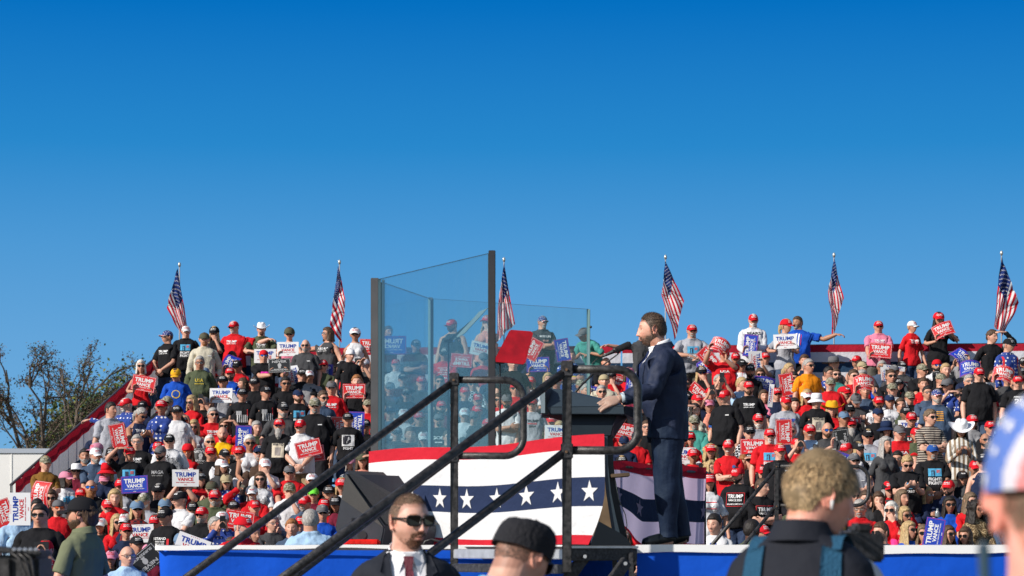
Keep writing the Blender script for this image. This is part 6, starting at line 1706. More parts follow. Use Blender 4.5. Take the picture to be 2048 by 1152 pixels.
# those beyond the three hundred that show largest: one mass
if crowd_objs:
    bpy.context.view_layer.update(); mb_v = []; mb_f = []; mb_m = []; mats_ = []; cols = []; off_ = 0
    for o in crowd_objs:
        me = o.data; c = coords(me); Mw = np.array(o.matrix_world); c = c @ Mw[:3, :3].T+Mw[:3, 3]; mb_v.append(c)
        for pl in me.polygons: pass
        n = len(me.polygons); ls = np.empty(n, dtype=np.int32); lt = np.empty(n, dtype=np.int32); me.polygons.foreach_get('loop_start', ls); me.polygons.foreach_get('loop_total', lt); vi = np.empty(len(me.loops), dtype=np.int32); me.loops.foreach_get('vertex_index', vi); mi = np.empty(n, dtype=np.int32); me.polygons.foreach_get('material_index', mi)
        sl = []
        for s in o.material_slots:
            if s.material not in mats_: mats_.append(s.material)
            sl.append(mats_.index(s.material))
        mb_f.append((vi+off_, lt, np.array(sl)[mi])); off_ += len(c)
        if 'Col' in me.color_attributes: a = np.empty(len(c)*4, dtype=np.float32); me.color_attributes['Col'].data.foreach_get('color', a)
        else: a = np.ones(len(c)*4, dtype=np.float32)
        cols.append(a)
    me = bpy.data.meshes.new('crowd'); vv = np.concatenate(mb_v); me.vertices.add(len(vv)); me.vertices.foreach_set('co', vv.ravel()); L = np.concatenate([f[0] for f in mb_f]); T = np.concatenate([f[1] for f in mb_f])
    me.loops.add(len(L)); me.loops.foreach_set('vertex_index', L); me.polygons.add(len(T)); st_l = np.concatenate([[0], np.cumsum(T)[:-1]]).astype(np.int32); me.polygons.foreach_set('loop_start', st_l); me.polygons.foreach_set('loop_total', T)
    for m in mats_: me.materials.append(m)
    me.polygons.foreach_set('material_index', np.concatenate([f[2] for f in mb_f]).astype(np.int32)); me.polygons.foreach_set('use_smooth', np.ones(len(T), dtype=bool)); a = me.color_attributes.new('Col', 'FLOAT_COLOR', 'POINT'); me.update(); a.data.foreach_set('color', np.concatenate(cols)); me.validate()
    for o in crowd_objs+ROOTS: bpy.data.objects.remove(o)
    link('crowd', me, kind='stuff', label='spectators half hidden between the others in the stands', cat='crowd')
print('PEOPLE', len(PEOPLE), 'roles', sum(p['thing'] for p in PEOPLE), 'labels', len(set(p['label'] for p in TH)), max(len(p['label'].split()) for p in TH))
# ------------------------------------------------------------------ bleachers, rails, flags
def bw(s, L, z): q = C0+Ea*s+Eb*L; return Vector((q.x, q.y, z))
bl = empty('bleachers', bw(8, 6, 0), label='aluminium bleacher stand with rows of bench planks under the crowd', cat='bleachers')
def bk(o): o.matrix_parent_inverse = Matrix.Translation(-bl.location); return o
m_plank = mat('bleacher_plank', (.12, .12, .13), rough=.6, metal=.1, noise=.2, nscale=6); W_ = 15.9
for k in range(17):
    L, z = row_L(k), row_z(k)
    mb = MB(); mb.bar(bw(.05, L+.05, z-.02), bw(W_, L+.05, z-.02), .50, .035); bk(mb.build('foot_plank', m_plank, bl))
    if k < 16: mb = MB(); mb.bar(bw(.05, L-.22, z+.43), bw(W_, L-.22, z+.43), .26, .035); bk(mb.build('bench', m_plank, bl))
    if k % 2 == 0: mb = MB(); mb.bar(bw(.05, L+.30, z-.11), bw(W_, L+.30, z-.11), .015, .15); bk(mb.build('riser', m_plank, bl))
for s in np.linspace(.1, W_-.1, 9):
    mb = MB(); mb.bar(bw(s, .1, ZTOP-.1), bw(s, 12, ZTOP-.1-12*RISE/RUN), .06, .12)
    for L in (.2, 4, 8): mb.bar(bw(s, L, 0), bw(s, L, ZTOP-.1-L*RISE/RUN), .06, .06, up=(0, 1, 0))
    bk(mb.build('stringer', m_blk2, bl))
# back rail with slatted mesh
mb = MB(); zt = CAMZ+3.42
mb.tube([bw(-.02, 0, zt), bw(W_, 0, zt-.02)], .022, 10)
for s in np.arange(0, W_, .34): mb.bar(bw(s, 0, ZTOP-.1), bw(s, 0, zt), .02, .02, up=(0, 1, 0))
mb.tube([bw(-.02, 0, zt), bw(-.02, 8.65, CAMZ+.86)], .022, 10)
for k in range(22): L = 8.65*k/21; mb.bar(bw(-.02, L, zt-2.56*k/21-1.2), bw(-.02, L, zt-2.56*k/21), .02, .02, up=(1, 0, 0))
mb.build('guard_rail', mat('rail_steel', (.10, .10, .11), rough=.5, metal=.4), label='steel guard rail with thin uprights round the back and side of the stand', cat='railing')
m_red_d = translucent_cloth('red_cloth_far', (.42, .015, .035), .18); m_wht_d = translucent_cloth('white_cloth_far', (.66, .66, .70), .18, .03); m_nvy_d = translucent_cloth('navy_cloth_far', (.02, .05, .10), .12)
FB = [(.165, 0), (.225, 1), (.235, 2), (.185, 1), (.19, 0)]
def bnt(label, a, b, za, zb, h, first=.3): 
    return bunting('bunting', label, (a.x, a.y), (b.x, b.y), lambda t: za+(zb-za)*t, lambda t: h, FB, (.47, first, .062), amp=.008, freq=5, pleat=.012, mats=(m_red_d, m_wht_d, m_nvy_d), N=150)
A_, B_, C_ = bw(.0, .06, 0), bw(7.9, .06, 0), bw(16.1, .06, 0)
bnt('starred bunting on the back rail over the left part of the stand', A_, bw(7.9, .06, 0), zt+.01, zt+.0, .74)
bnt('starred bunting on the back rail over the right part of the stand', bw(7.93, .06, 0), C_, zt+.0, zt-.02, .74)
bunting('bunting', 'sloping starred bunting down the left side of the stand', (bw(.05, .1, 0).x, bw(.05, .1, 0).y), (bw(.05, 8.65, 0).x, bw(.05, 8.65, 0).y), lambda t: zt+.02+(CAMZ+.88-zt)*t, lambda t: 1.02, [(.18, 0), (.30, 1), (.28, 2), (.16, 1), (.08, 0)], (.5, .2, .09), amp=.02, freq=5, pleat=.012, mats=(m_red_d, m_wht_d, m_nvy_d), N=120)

# flags -------------------------------------------------------------
m_fr, m_fw, m_fb = translucent_cloth('flag_red', (.62, .018, .035), .4), translucent_cloth('flag_white', (.84, .84, .84), .4, .02), translucent_cloth('flag_blue', (.015, .035, .16), .3)
def flag(px, top, A, B, C, D, label, sw=0.0):
    """cloth corners in photo pixels from the pole top: A hoist top, B fly top, C fly bottom, D hoist bottom"""
    s = (px-CX); t = s/F; base = C0+Eb*-.05; ss = (t*base.y-base.x)/(Ea.x-t*Ea.y); q = base+Ea*ss; d = q.y; u = d/F
    ztop = CAMZ+(HY-top)*u; e = empty('flag_on_pole', (q.x, q.y, ZTOP), label=label, cat='flag', group='flags along the top of the stand')
    def k(o): o.matrix_parent_inverse = Matrix.Translation(-e.location); return o
    mb = MB(); mb.tube([(q.x, q.y, ZTOP-.2), (q.x, q.y, ztop-.02)], [.013, .010], 10); k(mb.build('pole', mat('pole_grey', (.33, .33, .34), rough=.4), e))
    mb = MB(); mb.tube([(q.x, q.y, ztop-.03), (q.x, q.y, ztop), (q.x, q.y, ztop+.03), (q.x, q.y, ztop+.05)], [.016, .026, .022, .005], 10); k(mb.build('finial', mat('finial', (.55, .55, .5), rough=.3, metal=.5), e))
    def P_(a, b, o=0):
        # a along the fly, b from hoist top (0) to bottom (1)
        x = (A[0]*(1-a)*(1-b)+B[0]*a*(1-b)+C[0]*a*b+D[0]*(1-a)*b); z = (A[1]*(1-a)*(1-b)+B[1]*a*(1-b)+C[1]*a*b+D[1]*(1-a)*b)
        y = .07*math.sin(a*7+b*6.5+sw)+.035*math.sin(b*15+a*3+sw)+.12*a*math.sin(b*4+sw); x += 1.8*math.sin(b*8+a*5+sw)*(.3+.7*a)*(.4+.6*b)
        return Vector((q.x+x*u, q.y-.03-abs(y)*.9-o, ztop-.06-z*u))
    mb = MB(); mb.smooth = True; NA, NB = 34, 13; g = [[P_(i/NA, j/(NB*3)) for i in range(NA+1)] for j in range(NB*3+1)]
    for j in range(NB*3):
        st = j//3
        for i in range(NA):
            mb.cur = 2 if (i < NA*.4 and st < 7) else (0 if st % 2 == 0 else 1); mb.add([g[j][i], g[j][i+1], g[j+1][i+1], g[j+1][i]], [(0, 1, 2, 3)])
    mb.smooth = False; mb.cur = 1
    for r in range(9):
        for c in range(6 if r % 2 == 0 else 5):
            a, b = (.4/12)*(1+2*c+(r % 2)), (7/13/10)*(r+1)
            pts = star_pts(0, 0, 1); mb.add([P_(a, b, .009)]+[P_(a+x*.0135, b-z*.022, .009) for x, z in pts], [(0, 1+n, 1+(n+1) % 10) for n in range(10)])
    o = mb.build('flag_cloth', [m_fr, m_fw, m_fb], e)
    bm = bmesh.new(); bm.from_mesh(o.data); bmesh.ops.remove_doubles(bm, verts=bm.verts, dist=.0004); bm.to_mesh(o.data); bm.free(); k(o)
flag(359, 530, (-3, 0), (22, 150), (6, 132), (-25, 80), 'leftmost stars and stripes flag hanging from a pole above the stand')
flag(679, 525, (-2, 0), (13, 68), (3, 155), (-19, 118), 'second flag from the left, narrow and hanging beside the glass screen', 1)
flag(1008, 520, (0, 0), (22, 122), (-16, 158), (-9, 62), 'flag hanging directly right of the tall dark glass screen post', 2)
flag(1331, 515, (-1, 0), (36, 80), (18, 160), (-8, 68), 'flag on the pole just behind the speaking man\'s head', 3)
flag(1668, 511, (-1, 0), (17, 80), (-4, 160), (-13, 66), 'narrow flag hanging above the man pointing sideways', 4)
flag(2003, 507, (-2, 0), (-18, 140), (2, 158), (33, 92), 'rightmost flag, its stripes running down to the left', 5)

# far background ---------------------------------------------------------
tr = empty('semi_trailer', (-9, 53, 0), label='long white box trailer parked behind the left end of the stand', cat='trailer')
def tk_(o): o.matrix_parent_inverse = Matrix.Translation(-tr.location); return o
mw = mat('trailer_white', (.80, .79, .76), rough=.4, noise=.03, nscale=1.5); d = 52
x0, x1 = -14.5, -6.8; zt_ = at(0, 897, d).z
mb = MB(); mb.box((x0, d, 1.1), (x1, d+2.5, zt_-.10)); tk_(mb.build('box', mw, tr, bevel=.02))
mb = MB(); mb.box((x0-.02, d-.03, zt_-.10), (x1+.02, d+2.53, zt_)); tk_(mb.build('roof_rail', mat('trailer_trim', (.40, .44, .50), rough=.4), tr))
for xx in np.arange(x0+1.2, x1, 1.22): mb = MB(); mb.box((xx, d-.012, 1.12), (xx+.03, d-.002, zt_-.11)); tk_(mb.build('panel_seam', mw, tr))
for xx in (-12.5, -11.2): mb = MB(); mb.cyl((xx, d+.1, .5), (xx, d+.45, .5), .5, 28); tk_(mb.build('wheel', m_blk, tr))
mb = MB(); mb.box((x0, d+.1, .9), (x1, d+2.4, 1.1)); tk_(mb.build('chassis', m_blk2, tr))
fe = empty('chain_link_fence', (-9.5, 44, 0), label='chain link fence with blue screen cloth at the far left', cat='fence')
def fk(o): o.matrix_parent_inverse = Matrix.Translation(-fe.location); return o
d = 44; zf_ = at(0, 1003, d).z
for xx in np.arange(-12, -6.5, 1.8): mb = MB(); mb.tube([(xx, d, 0), (xx, d, zf_+.05)], .03, 8); fk(mb.build('post', m_alu, fe))
mb = MB(); mb.tube([(-12.2, d, zf_), (-6.4, d, zf_)], .018, 8)
for k in range(60): x_ = -12+k*.1; mb.bar((x_, d-.02, .1), (x_+.0, d-.02, zf_+.03), .004, .004, up=(0, 1, 0))
fk(mb.build('wire_mesh', m_alu, fe)); mb = MB(); drape(mb, [(-12.2, d-.08), (-6.6, d-.08)], .1, zf_-.06, .02, 6, 60); fk(mb.build('screen_cloth', cloth('fence_blue', (.10, .16, .42)), fe))

def tree(label, x, y, H, spread, leaf, ncl, lsz, seed, bare=.5, trunk=.16, cmat=None, dense=False):
    rn = random.Random(seed); e = empty('tree', (x, y, 0), label=label, cat='tree'); mb = MB(); tips = []
    def br(p, d, L, r, lv):
        n = 5; pts = [p]; q = Vector(p); dd = Vector(d)
        for i in range(n): dd = (dd+Vector((rn.gauss(0, .13), rn.gauss(0, .13), rn.gauss(.05, .07)))).normalized(); q = q+dd*L/n; pts.append(q.copy())
        mb.tube(pts, [r*(1-.55*i/n) for i in range(n+1)], 6 if lv else 10, False)
        if lv >= 2: tips.extend(pts[1:])
        if lv < 5:
            for k in range(rn.choice((2, 3, 3)) if lv else 5):
                a = rn.uniform(0, 6.28); t = rn.randint(2, 5); up_ = rn.uniform(.35, 1.1) if lv else rn.uniform(.5, 1.3); nd = (dd*.75+Vector((math.cos(a)*spread*.7, math.sin(a)*spread*.7, up_*.5))).normalized(); br(pts[t], nd, L*rn.uniform(.58, .82), r*.52, lv+1)
    br(Vector((0, 0, 0)), (0, 0, 1), H*.30, trunk, 0); o = mb.build('trunk', mat('bark', (.11, .085, .065), rough=.9, noise=.4, nscale=4), e)
    zs = max(t.z for t in tips); k_ = H/zs
    me = o.data; 
    for v in me.vertices: v.co = (v.co.x*k_*spread, v.co.y*k_*spread, v.co.z*k_)
    tips = [Vector((t.x*k_*spread, t.y*k_*spread, t.z*k_)) for t in tips]; mb = MB()
    for k in range(ncl):
        c = rn.choice(tips); rr = .32 if not dense else .75
        for j in range(5 if not dense else 8):
            q = c+Vector((rn.gauss(0, rr), rn.gauss(0, rr), rn.gauss(0, rr))); a = Vector((rn.gauss(0, 1), rn.gauss(0, 1), rn.gauss(0, 1))).normalized(); b = a.orthogonal().normalized(); s = lsz*rn.uniform(.6, 1.3); b = Matrix.Rotation(rn.uniform(0, 6.28), 3, a) @ b
            mb.cur = rn.choices((0, 1, 2), (5, 3, 2))[0]; mb.add([q-a*s, q+b*s*.6, q+a*s, q-b*s*.6], [(0, 1, 2, 3)])
    mb.build('crown', leaf, e)
def open_tree(label, px0, d, tops, seed):
    rn = random.Random(seed); base = at(px0, 0, d); e = empty('tree', (base.x, d, 0), label=label, cat='tree'); mb = MB(); tips = []; O = Vector((base.x, d, 0))
    def br(p, t, r, lv):
        n = 7; L = (t-p).length; pts = [p]; side = Vector((rn.gauss(0, 1), rn.gauss(0, 1), rn.gauss(0, .4)))*L*.07
        for i in range(1, n+1): f = i/n; pts.append(p.lerp(t, f)+side*math.sin(f*3.14)+Vector((rn.gauss(0, 1), rn.gauss(0, 1), rn.gauss(0, 1)))*L*.012+Vector((0, 0, L*.06*math.sin(f*3.14))))
        mb.tube(pts, [max(.008, r*(1-.75*i/n)) for i in range(n+1)], 6, False)
        if lv >= 2: tips.extend(pts[3:])
        if lv < 4:
            dd = (t-p).normalized()
            for k in range((6, 5, 4, 3)[lv]):
                i = rn.randint(2, n-1); v = (dd*rn.uniform(.6, 1.0)+Vector((rn.gauss(0, .55), rn.gauss(0, .55), rn.gauss(.12, .35)))).normalized(); br(pts[i], pts[i]+v*L*rn.uniform(.22, .42), r*.42, lv+1)
    z0 = at(0, 930, d).z-.8
    mb.tube([Vector((0, 0, 0)), Vector((.1, 0, z0*.6)), Vector((0, 0, z0))], [.24, .19, .16], 10, False)
    for tx, ty in tops: t = at(tx, ty, d)-O+Vector((0, rn.uniform(-2, 2), 0)); br(Vector((0, 0, z0*rn.uniform(.75, 1))), t, .10, 0)
    mb.build('trunk', mat('bark', (.11, .085, .065), rough=.9, noise=.4, nscale=4), e); mb = MB()
    for c in tips:
        if rn.random() > .16: continue
        for j in range(rn.choice((1, 2, 3))):
            q = c+Vector((rn.gauss(0, .13), rn.gauss(0, .13), rn.gauss(0, .13))); a = Vector((rn.gauss(0, 1), rn.gauss(0, 1), rn.gauss(0, 1))).normalized(); b = a.orthogonal().normalized(); s = rn.uniform(.026, .048)
            mb.cur = rn.choices((0, 1, 2), (4, 4, 2))[0]; mb.add([q-a*s, q+b*s*.7, q+a*s, q-b*s*.7], [(0, 1, 2, 3)])
    mb.build('crown', lf1, e)
lf1 = [mat('leaf_dull', (.085, .09, .045), rough=.8), mat('leaf_brown', (.13, .07, .045), rough=.8), mat('leaf_green', (.05, .075, .02), rough=.8)]
lf2 = [mat('leaf_dark', (.03, .055, .012), rough=.8), mat('leaf_mid', (.07, .11, .02), rough=.8), mat('leaf_yellow', (.17, .18, .03), rough=.8)]
open_tree('thinly leaved tree with open bare branches at the far left', 70, 92, [(28, 745), (70, 750), (-10, 780), (0, 830), (100, 775)], 3)
open_tree('taller open-branched tree leaning right behind the white trailer', 108, 98, [(125, 740), (170, 722), (215, 722), (165, 790), (205, 790)], 11)
for i, (px, top, dd_) in enumerate(((205, 790, 112), (245, 765, 118), (182, 830, 108))):
    tree(['dense green bushy tree rising beside the sloping bunting', 'dense green bushy tree directly behind the sloping bunting', 'small dense green tree at the foot of the bare one'][i], at(px, 0, dd_).x, dd_, at(0, top, dd_).z, .8, lf2, 2600, .10, 20+i, dense=True)
# ------------------------------------------------------------------ the nearer figures, modelled finely
def strands(name, m, c_head, B1, mask, n, Lf, comb, lift=.35, w=.0011, seed=1, wave=.0, c0=HC, fem=0, seg=5, jit=.25):
    """short hair as ribbons over the scalp (head coordinates)"""
    rg = np.random.default_rng(seed); out_v = []; out_f = []; mi = []
    d = rg.normal(size=(n*4, 3)); d /= np.linalg.norm(d, axis=1)[:, None]; p = head_surface(d, fem); mk = mask(p); keep = rg.random(len(p)) < mk; p = p[keep][:n]; d = d[keep][:n]
    nrm = p/np.array([.0765, .0985, .118])**2; nrm /= np.linalg.norm(nrm, axis=1)[:, None]
    cb = comb(p); cb = cb+rg.normal(size=p.shape)*jit; cb -= nrm*(cb*nrm).sum(1)[:, None]; cb /= np.linalg.norm(cb, axis=1)[:, None]+1e-9
    L = Lf(p)*rg.uniform(.7, 1.15, len(p)); sd = np.cross(nrm, cb); ww = w*rg.uniform(.7, 1.4, len(p)); k = 0; vs = []
    for i in range(seg+1):
        t = i/seg; q = p+cb*(L*t)[:, None]+nrm*(L*lift*(t-.55*t*t)+.0015)[:, None]; r = np.linalg.norm(q/np.array([.0765, .0985, .118]), axis=1); r0 = np.linalg.norm(p/np.array([.0765, .0985, .118]), axis=1)
        q = q*(np.maximum(r, r0*1.012)/r)[:, None]; q += sd*(wave*np.sin(t*5+rg.uniform(0, 6, len(p))*0+p[:, 0]*90)*L)[:, None]
        tw = ww*(1-.6*t); vs.append(q-sd*tw[:, None]); vs.append(q+sd*tw[:, None])
    V_ = np.stack(vs, 1).reshape(-1, 3); S_ = 2*(seg+1); N = len(p); base = (np.arange(N)*S_)[:, None]; fs = []
    for i in range(seg): fs.append(base+np.array([2*i, 2*i+1, 2*i+3, 2*i+2])[None])
    Fc = np.stack(fs, 1).reshape(-1, 4); me = bpy.data.meshes.new(name); me.vertices.add(len(V_)); me.vertices.foreach_set('co', V_.ravel()); me.loops.add(Fc.size); me.loops.foreach_set('vertex_index', Fc.ravel().astype(np.int32)); me.polygons.add(len(Fc)); me.polygons.foreach_set('loop_start', (np.arange(len(Fc))*4).astype(np.int32)); me.polygons.foreach_set('loop_total', np.full(len(Fc), 4, dtype=np.int32))
    for x in m: me.materials.append(x)
    me.polygons.foreach_set('material_index', np.repeat(rg.integers(0, len(m), N), seg).astype(np.int32)); me.polygons.foreach_set('use_smooth', np.ones(len(Fc), dtype=bool)); me.update(); return me
def shades(name, col, k=3): return [mat('%s_%d' % (name, i), tuple(c*f for c in col), rough=.5, spec=.4) for i, f in enumerate((.55, 1.0, 1.5)[:k])]
def jacket_shape(kind='m', hem=.80, g=.026):
    D = dims(kind); mb = MB(); k = D['arm']
    rr = [tring(z, rx+g, ry+g, cy) for z, rx, ry, cy in [(hem, D['hip']+.012, .125, .0), (.88, D['hip']+.010, .122, 0), (.95, D['hip']+.002, .118, 0), (1.06, D['wai']+.008, D['wy']+.006, -.004), (1.16, (D['wai']+D['che'])/2+.004, (D['wy']+D['cy'])/2+.004, -.004), (1.27, D['che']+.004, D['cy']+.004, 0), (1.35, D['che']*1.03, D['cy'], .002), (1.388, D['sw']*1.10, .094, .008), (1.420, D['sw']*.98, .078, .012)]]+[tring(1.450, D['sw']*.76, .070+g*.5, .014), tring(1.478, D['neck']+.030, D['neck']+.024, .016)]
    mb.rings(rr)
    for s in (-1, 1): limb(mb, arm_pts(D, s, (-.045, .02, .08, .16, .24, .285, .35, .42, .49, .505)), [.052*k, .064*k, .067*k, .066*k, .064*k, .063*k, .059*k, .053*k, .048*k, .047*k], 22)
    return mb
def grid_patch(bv, poly, off, th, step=.018, back=False, side=0):
    bm = bmesh.new(); vs = [bm.verts.new((x, 0, z)) for x, z in poly]; bm.faces.new(vs)
    xs = [p[0] for p in poly]; zs = [p[1] for p in poly]
    for ax, lo, hi in ((0, min(xs), max(xs)), (2, min(zs), max(zs))):
        c = lo+step
        while c < hi-.002:
            co = [0, 0, 0]; no = [0, 0, 0]; co[ax] = c; no[ax] = 1; bmesh.ops.bisect_plane(bm, geom=bm.verts[:]+bm.edges[:]+bm.faces[:], plane_co=co, plane_no=no); c += step
    bm.verts.ensure_lookup_table(); v = []; sgn_ = 1 if back else -1
    for q in bm.verts:
        h = bv.ray_cast(Vector((q.co.x, sgn_, q.co.z)), Vector((0, -sgn_, 0))); y = h[0].y if h[0] is not None else sgn_*.1; v.append(Vector((q.co.x, y+sgn_*off, q.co.z)))
    n = len(v); f = [tuple(w.index for w in fc.verts) for fc in bm.faces]; ed = [tuple(w.index for w in e.verts) for e in bm.edges if len(e.link_faces) == 1]; bm.free()
    return v+[p+Vector((0, sgn_*th, 0)) for p in v], f+[tuple(n+i for i in reversed(q)) for q in f]+[(a, b, b+n, a+n) for a, b in ed]
class Hero:
    def __init__(s, label, loc, yaw, kind, P, scale, tone, cols={}, voxel=.0042, hand=1.0, curl=None, sub=.0, cover=.17, cat='person', group=None, tonecol=None):
        s.D = dims(kind); s.kind = kind; s.B = pose_bones(s.D, P); s.curl = curl; s.root = empty('person', loc, yaw, label=label, cat=cat); s.root.scale = (scale,)*3; s.sc = scale
        me = remesh(skin_shape(kind, hand, 110), voxel, 1, sfac=.4); co = coords(me); set_col(me, face_colours(co, **cols)); co = slim(co, weights(co, s.D), s.D, cover); s.skin = s.put('body', me, co, tonecol or skin_mat('near_'+tone, TONES[tone], sub), s.curl)
    def put(s, name, me, co, m, curl=None, loose=0.0, w=None):
        W = weights(co, s.D, loose) if w is None else w; c = curl_hands(co, s.D, curl) if curl else co
        me.vertices.foreach_set('co', skin_verts(c, W, s.B).ravel()); me.materials.append(m); me.update(); o = link(name, me, s.root); return o
    def cloth(s, name, shape, m, voxel=.007, amp=.006, ns=9.0, cut=None, loose=.03, smooth=2):
        me = remesh(shape, voxel, smooth, noise_amp=amp, nscale=ns); co = coords(me); bv = BVHTree.FromPolygons([Vector(c) for c in co], [tuple(p.vertices) for p in me.polygons])
        if cut is not None:
            bm = bmesh.new(); bm.from_mesh(me); dl = [f for f in bm.faces if cut(f.calc_center_median())]; bmesh.ops.delete(bm, geom=dl, context='FACES'); bm.to_mesh(me); bm.free(); co = coords(me)
        s.put(name, me, co, m, None, loose); return bv
    def torso(s, name, vf, m, smooth=True, bone=0):
        v, f = vf; co = np.array([tuple(q) for q in v]); W = np.zeros((len(co), 12)); W[:, bone] = 1; me = ev(name, co, f, [], None, smooth); return s.put(name, me, co, m, None, 0, W)
    def head(s, name, me, extra=None):
        o = link(name, me, s.root); M = s.B[1] @ Matrix.Translation(Vector(HC)); o.matrix_local = M @ extra if extra is not None else M; return o
def shoe(mb, s, sole=.0):
    mb.tube([(s*.098, .055, .05), (s*.098, .0, .055), (s*.101, -.07, .045), (s*.104, -.13, .033), (s*.106, -.175, .024), (s*.106, -.19, .016)], [.040, .048, .046, .043, .034, .012], 18)
m_suit = cloth('navy_suit_cloth', (.013, .021, .052), rough=.7, spec=.35, bump=1.0, bscale=7, noise=.08)
m_shirtw = cloth('white_shirt_cloth', (.80, .80, .83), bump=.2, noise=.02)
m_shoe = mat('black_leather', (.012, .012, .014), rough=.35)

# the man at the lectern -------------------------------------------------
SD = 18.98; sx_ = at(1334, 0, SD).x; ssc = 1.08; sroot = Vector((sx_, SD+.05, DECK)); syaw = R(-82)
def to_local(w, root, yaw, sc): return Matrix.Rotation(-yaw, 3, 'Z') @ (Vector(w)-root)/sc
wl = to_local(at(1238, 797, 18.66), sroot, syaw, ssc); wr = to_local(at(1268, 803, 19.12), sroot, syaw, ssc)
P = dict(yaw=R(-7), pitch=R(3), bend=R(6.5), neck=.028, arms={1: (wl, Vector((.35, .9, -1.0)), (.12, -.92, -.34), (-.72, .0, -.68)), -1: (wr, Vector((-.3, .9, -1)), (0, -1, -.1), (.3, 0, -1))}, legs={1: (R(-3), R(4), 0), -1: (R(7), R(3), 0)})
sp_ = Hero('bearded man in navy suit speaking at the lectern, one hand resting on its edge', sroot, syaw, 's', P, ssc, 'b', dict(stub=.75, stubc=(.42, .32, .26), shave=.85, hairc=(.25, .17, .12)), voxel=.0036, hand=1.08, cover=.47, curl={1: .3, -1: .3}, tonecol=skin_mat('speaker', (.70, .37, .27), .12))
def jcut(top=1.50, bot=1.12, w=.078):
    return lambda c: c.y < -.01 and bot < c.z < top and abs(c.x) < w*(c.z-bot)/(1.44-bot)
sh_bv = sp_.cloth('shirt', garment_shape('s', 'vest'), m_shirtw, voxel=.008, amp=.003, cut=lambda c: c.y > .0 or c.z < 1.0 or abs(c.x) > .095)
jk_bv = sp_.cloth('jacket', jacket_shape('s', .78), m_suit, voxel=.0062, amp=.018, ns=8.5, cut=jcut())
tm_ = garment_shape('s', 'trousers'); sp_.cloth('trousers', tm_, m_suit, voxel=.0066, amp=.016, ns=7)
for s in (-1, 1):
    lp = [(s*.004, 1.115), (s*.060, 1.33), (s*.072, 1.45), (s*.060, 1.475), (s*.092, 1.455), (s*.108, 1.39), (s*.090, 1.365), (s*.120, 1.335), (s*.085, 1.22)]
    if s < 0: lp = lp[::-1]
    sp_.torso('lapel', grid_patch(jk_bv, lp, .001, .006), m_suit)
sp_.torso('tie', grid_patch(sh_bv, [(-.010, 1.44), (.010, 1.44), (.036, 1.10), (-.036, 1.10)], .004, .005), cloth('navy_tie', (.015, .025, .10), rough=.5))
mb = MB(); N = 32                                    # stand-up shirt collar
def collar(mb, r0, r1, z0, z1, gap=14, tilt=.018, cy=.014, th=.003):
    rows = []
    for z, r in ((z0, r0), (z1, r1), (z1+.001, r1+th), (z1-.012, r1+th+.004), (z0+.004, r0+th+.006)):
        rows.append([Vector((r*math.sin(a), cy-r*math.cos(a)*1.05, z-tilt*math.cos(a))) for a in [R(gap)+(2*math.pi-2*R(gap))*k/N for k in range(N+1)]])
    mb.smooth = True; mb.rings(rows, False, False); mb.smooth = False
collar(mb, .070, .0655, 1.448, 1.500); sp_.torso('shirt_collar', (mb.v, mb.f), m_shirtw)
mb = MB(); collar(mb, .086, .075, 1.440, 1.482, 42, .012, .016, .005); sp_.torso('jacket_collar', (mb.v, mb.f), m_suit)
for s in (-1, 1):                                    # cuffs
    mb = MB(); a = adir(s); W0 = Vector((s*sp_.D['sw'], 0, sp_.D['sz'])); mb.tube([W0+a*.495, W0+a*.524, W0+a*.526], [.0385, .0365, .033], 22, False); co = np.array(mb.v); Wt = np.zeros((len(co), 12)); Wt[:, 3 if s < 0 else 6] = 1; me = ev('cuff', co, mb.f, []); sp_.put('cuff', me, co, m_shirtw, None, 0, Wt)
    mb = MB(); shoe(mb, s); me = remesh(mb, .006, 2); sp_.put('shoe', me, coords(me), m_shoe)
mb = MB()                                           # ring and sleeve buttons
a = adir(1); W0 = Vector((sp_.D['sw'], 0, sp_.D['sz'])); Y = Vector((0, 1, 0)); q0 = W0+a*(UL+FL+.088)+Y*.011
mb.tube([q0, q0+a*.004], .0105, 16, False); co = np.array(mb.v); Wt = np.zeros((len(co), 12)); Wt[:, 7] = 1; sp_.put('ring', ev('ring', co, mb.f, []), co, mat('gold', (.7, .62, .45), rough=.25, metal=.9), None, 0, Wt)
mb = MB()
for k in range(4): c = W0+a*(.40+.018*k)+Y*.054-palm(1)*.008; mb.tube([c, c+Y*.004], .006, 10)
co = np.array(mb.v); Wt = np.zeros((len(co), 12)); Wt[:, 6] = 1; sp_.put('sleeve_buttons', ev('sleeve_buttons', co, mb.f, []), co, m_blk, None, 0, Wt)
def HM0(p): return hair_mask(p, 0, .082)
def comb_back(p): return np.stack([p[:, 0]*1.5, np.where(p[:, 2] > .05, .55, .5)+0*p[:, 0], np.where(p[:, 2] > .06, .15, -.9)], 1)
def side_part(p): x, y, z = p.T; top = sst(.03, .09, z); return np.stack([.5*top+.1, .5-.1*top, -.95*(1-top)-.05], 1)
hb_ = (.105, .068, .045)
sp_.head('hair', ev('hair', *hair_shell(.004, .007, rough=.003, front=.084), mat('hair_base_brown', (.035, .022, .015), rough=.7)))
sp_.head('hair', strands('hair', shades('speaker_hair', hb_), None, None, HM0, 7000, lambda p: .011+.025*sst(.03, .10, p[:, 2]), lambda p: np.stack([.25+0*p[:, 0], np.where(p[:, 2] > .05, .9, .45), np.where(p[:, 2] > .07, .12, -.75)], 1), lift=.55, w=.0012, jit=.22))
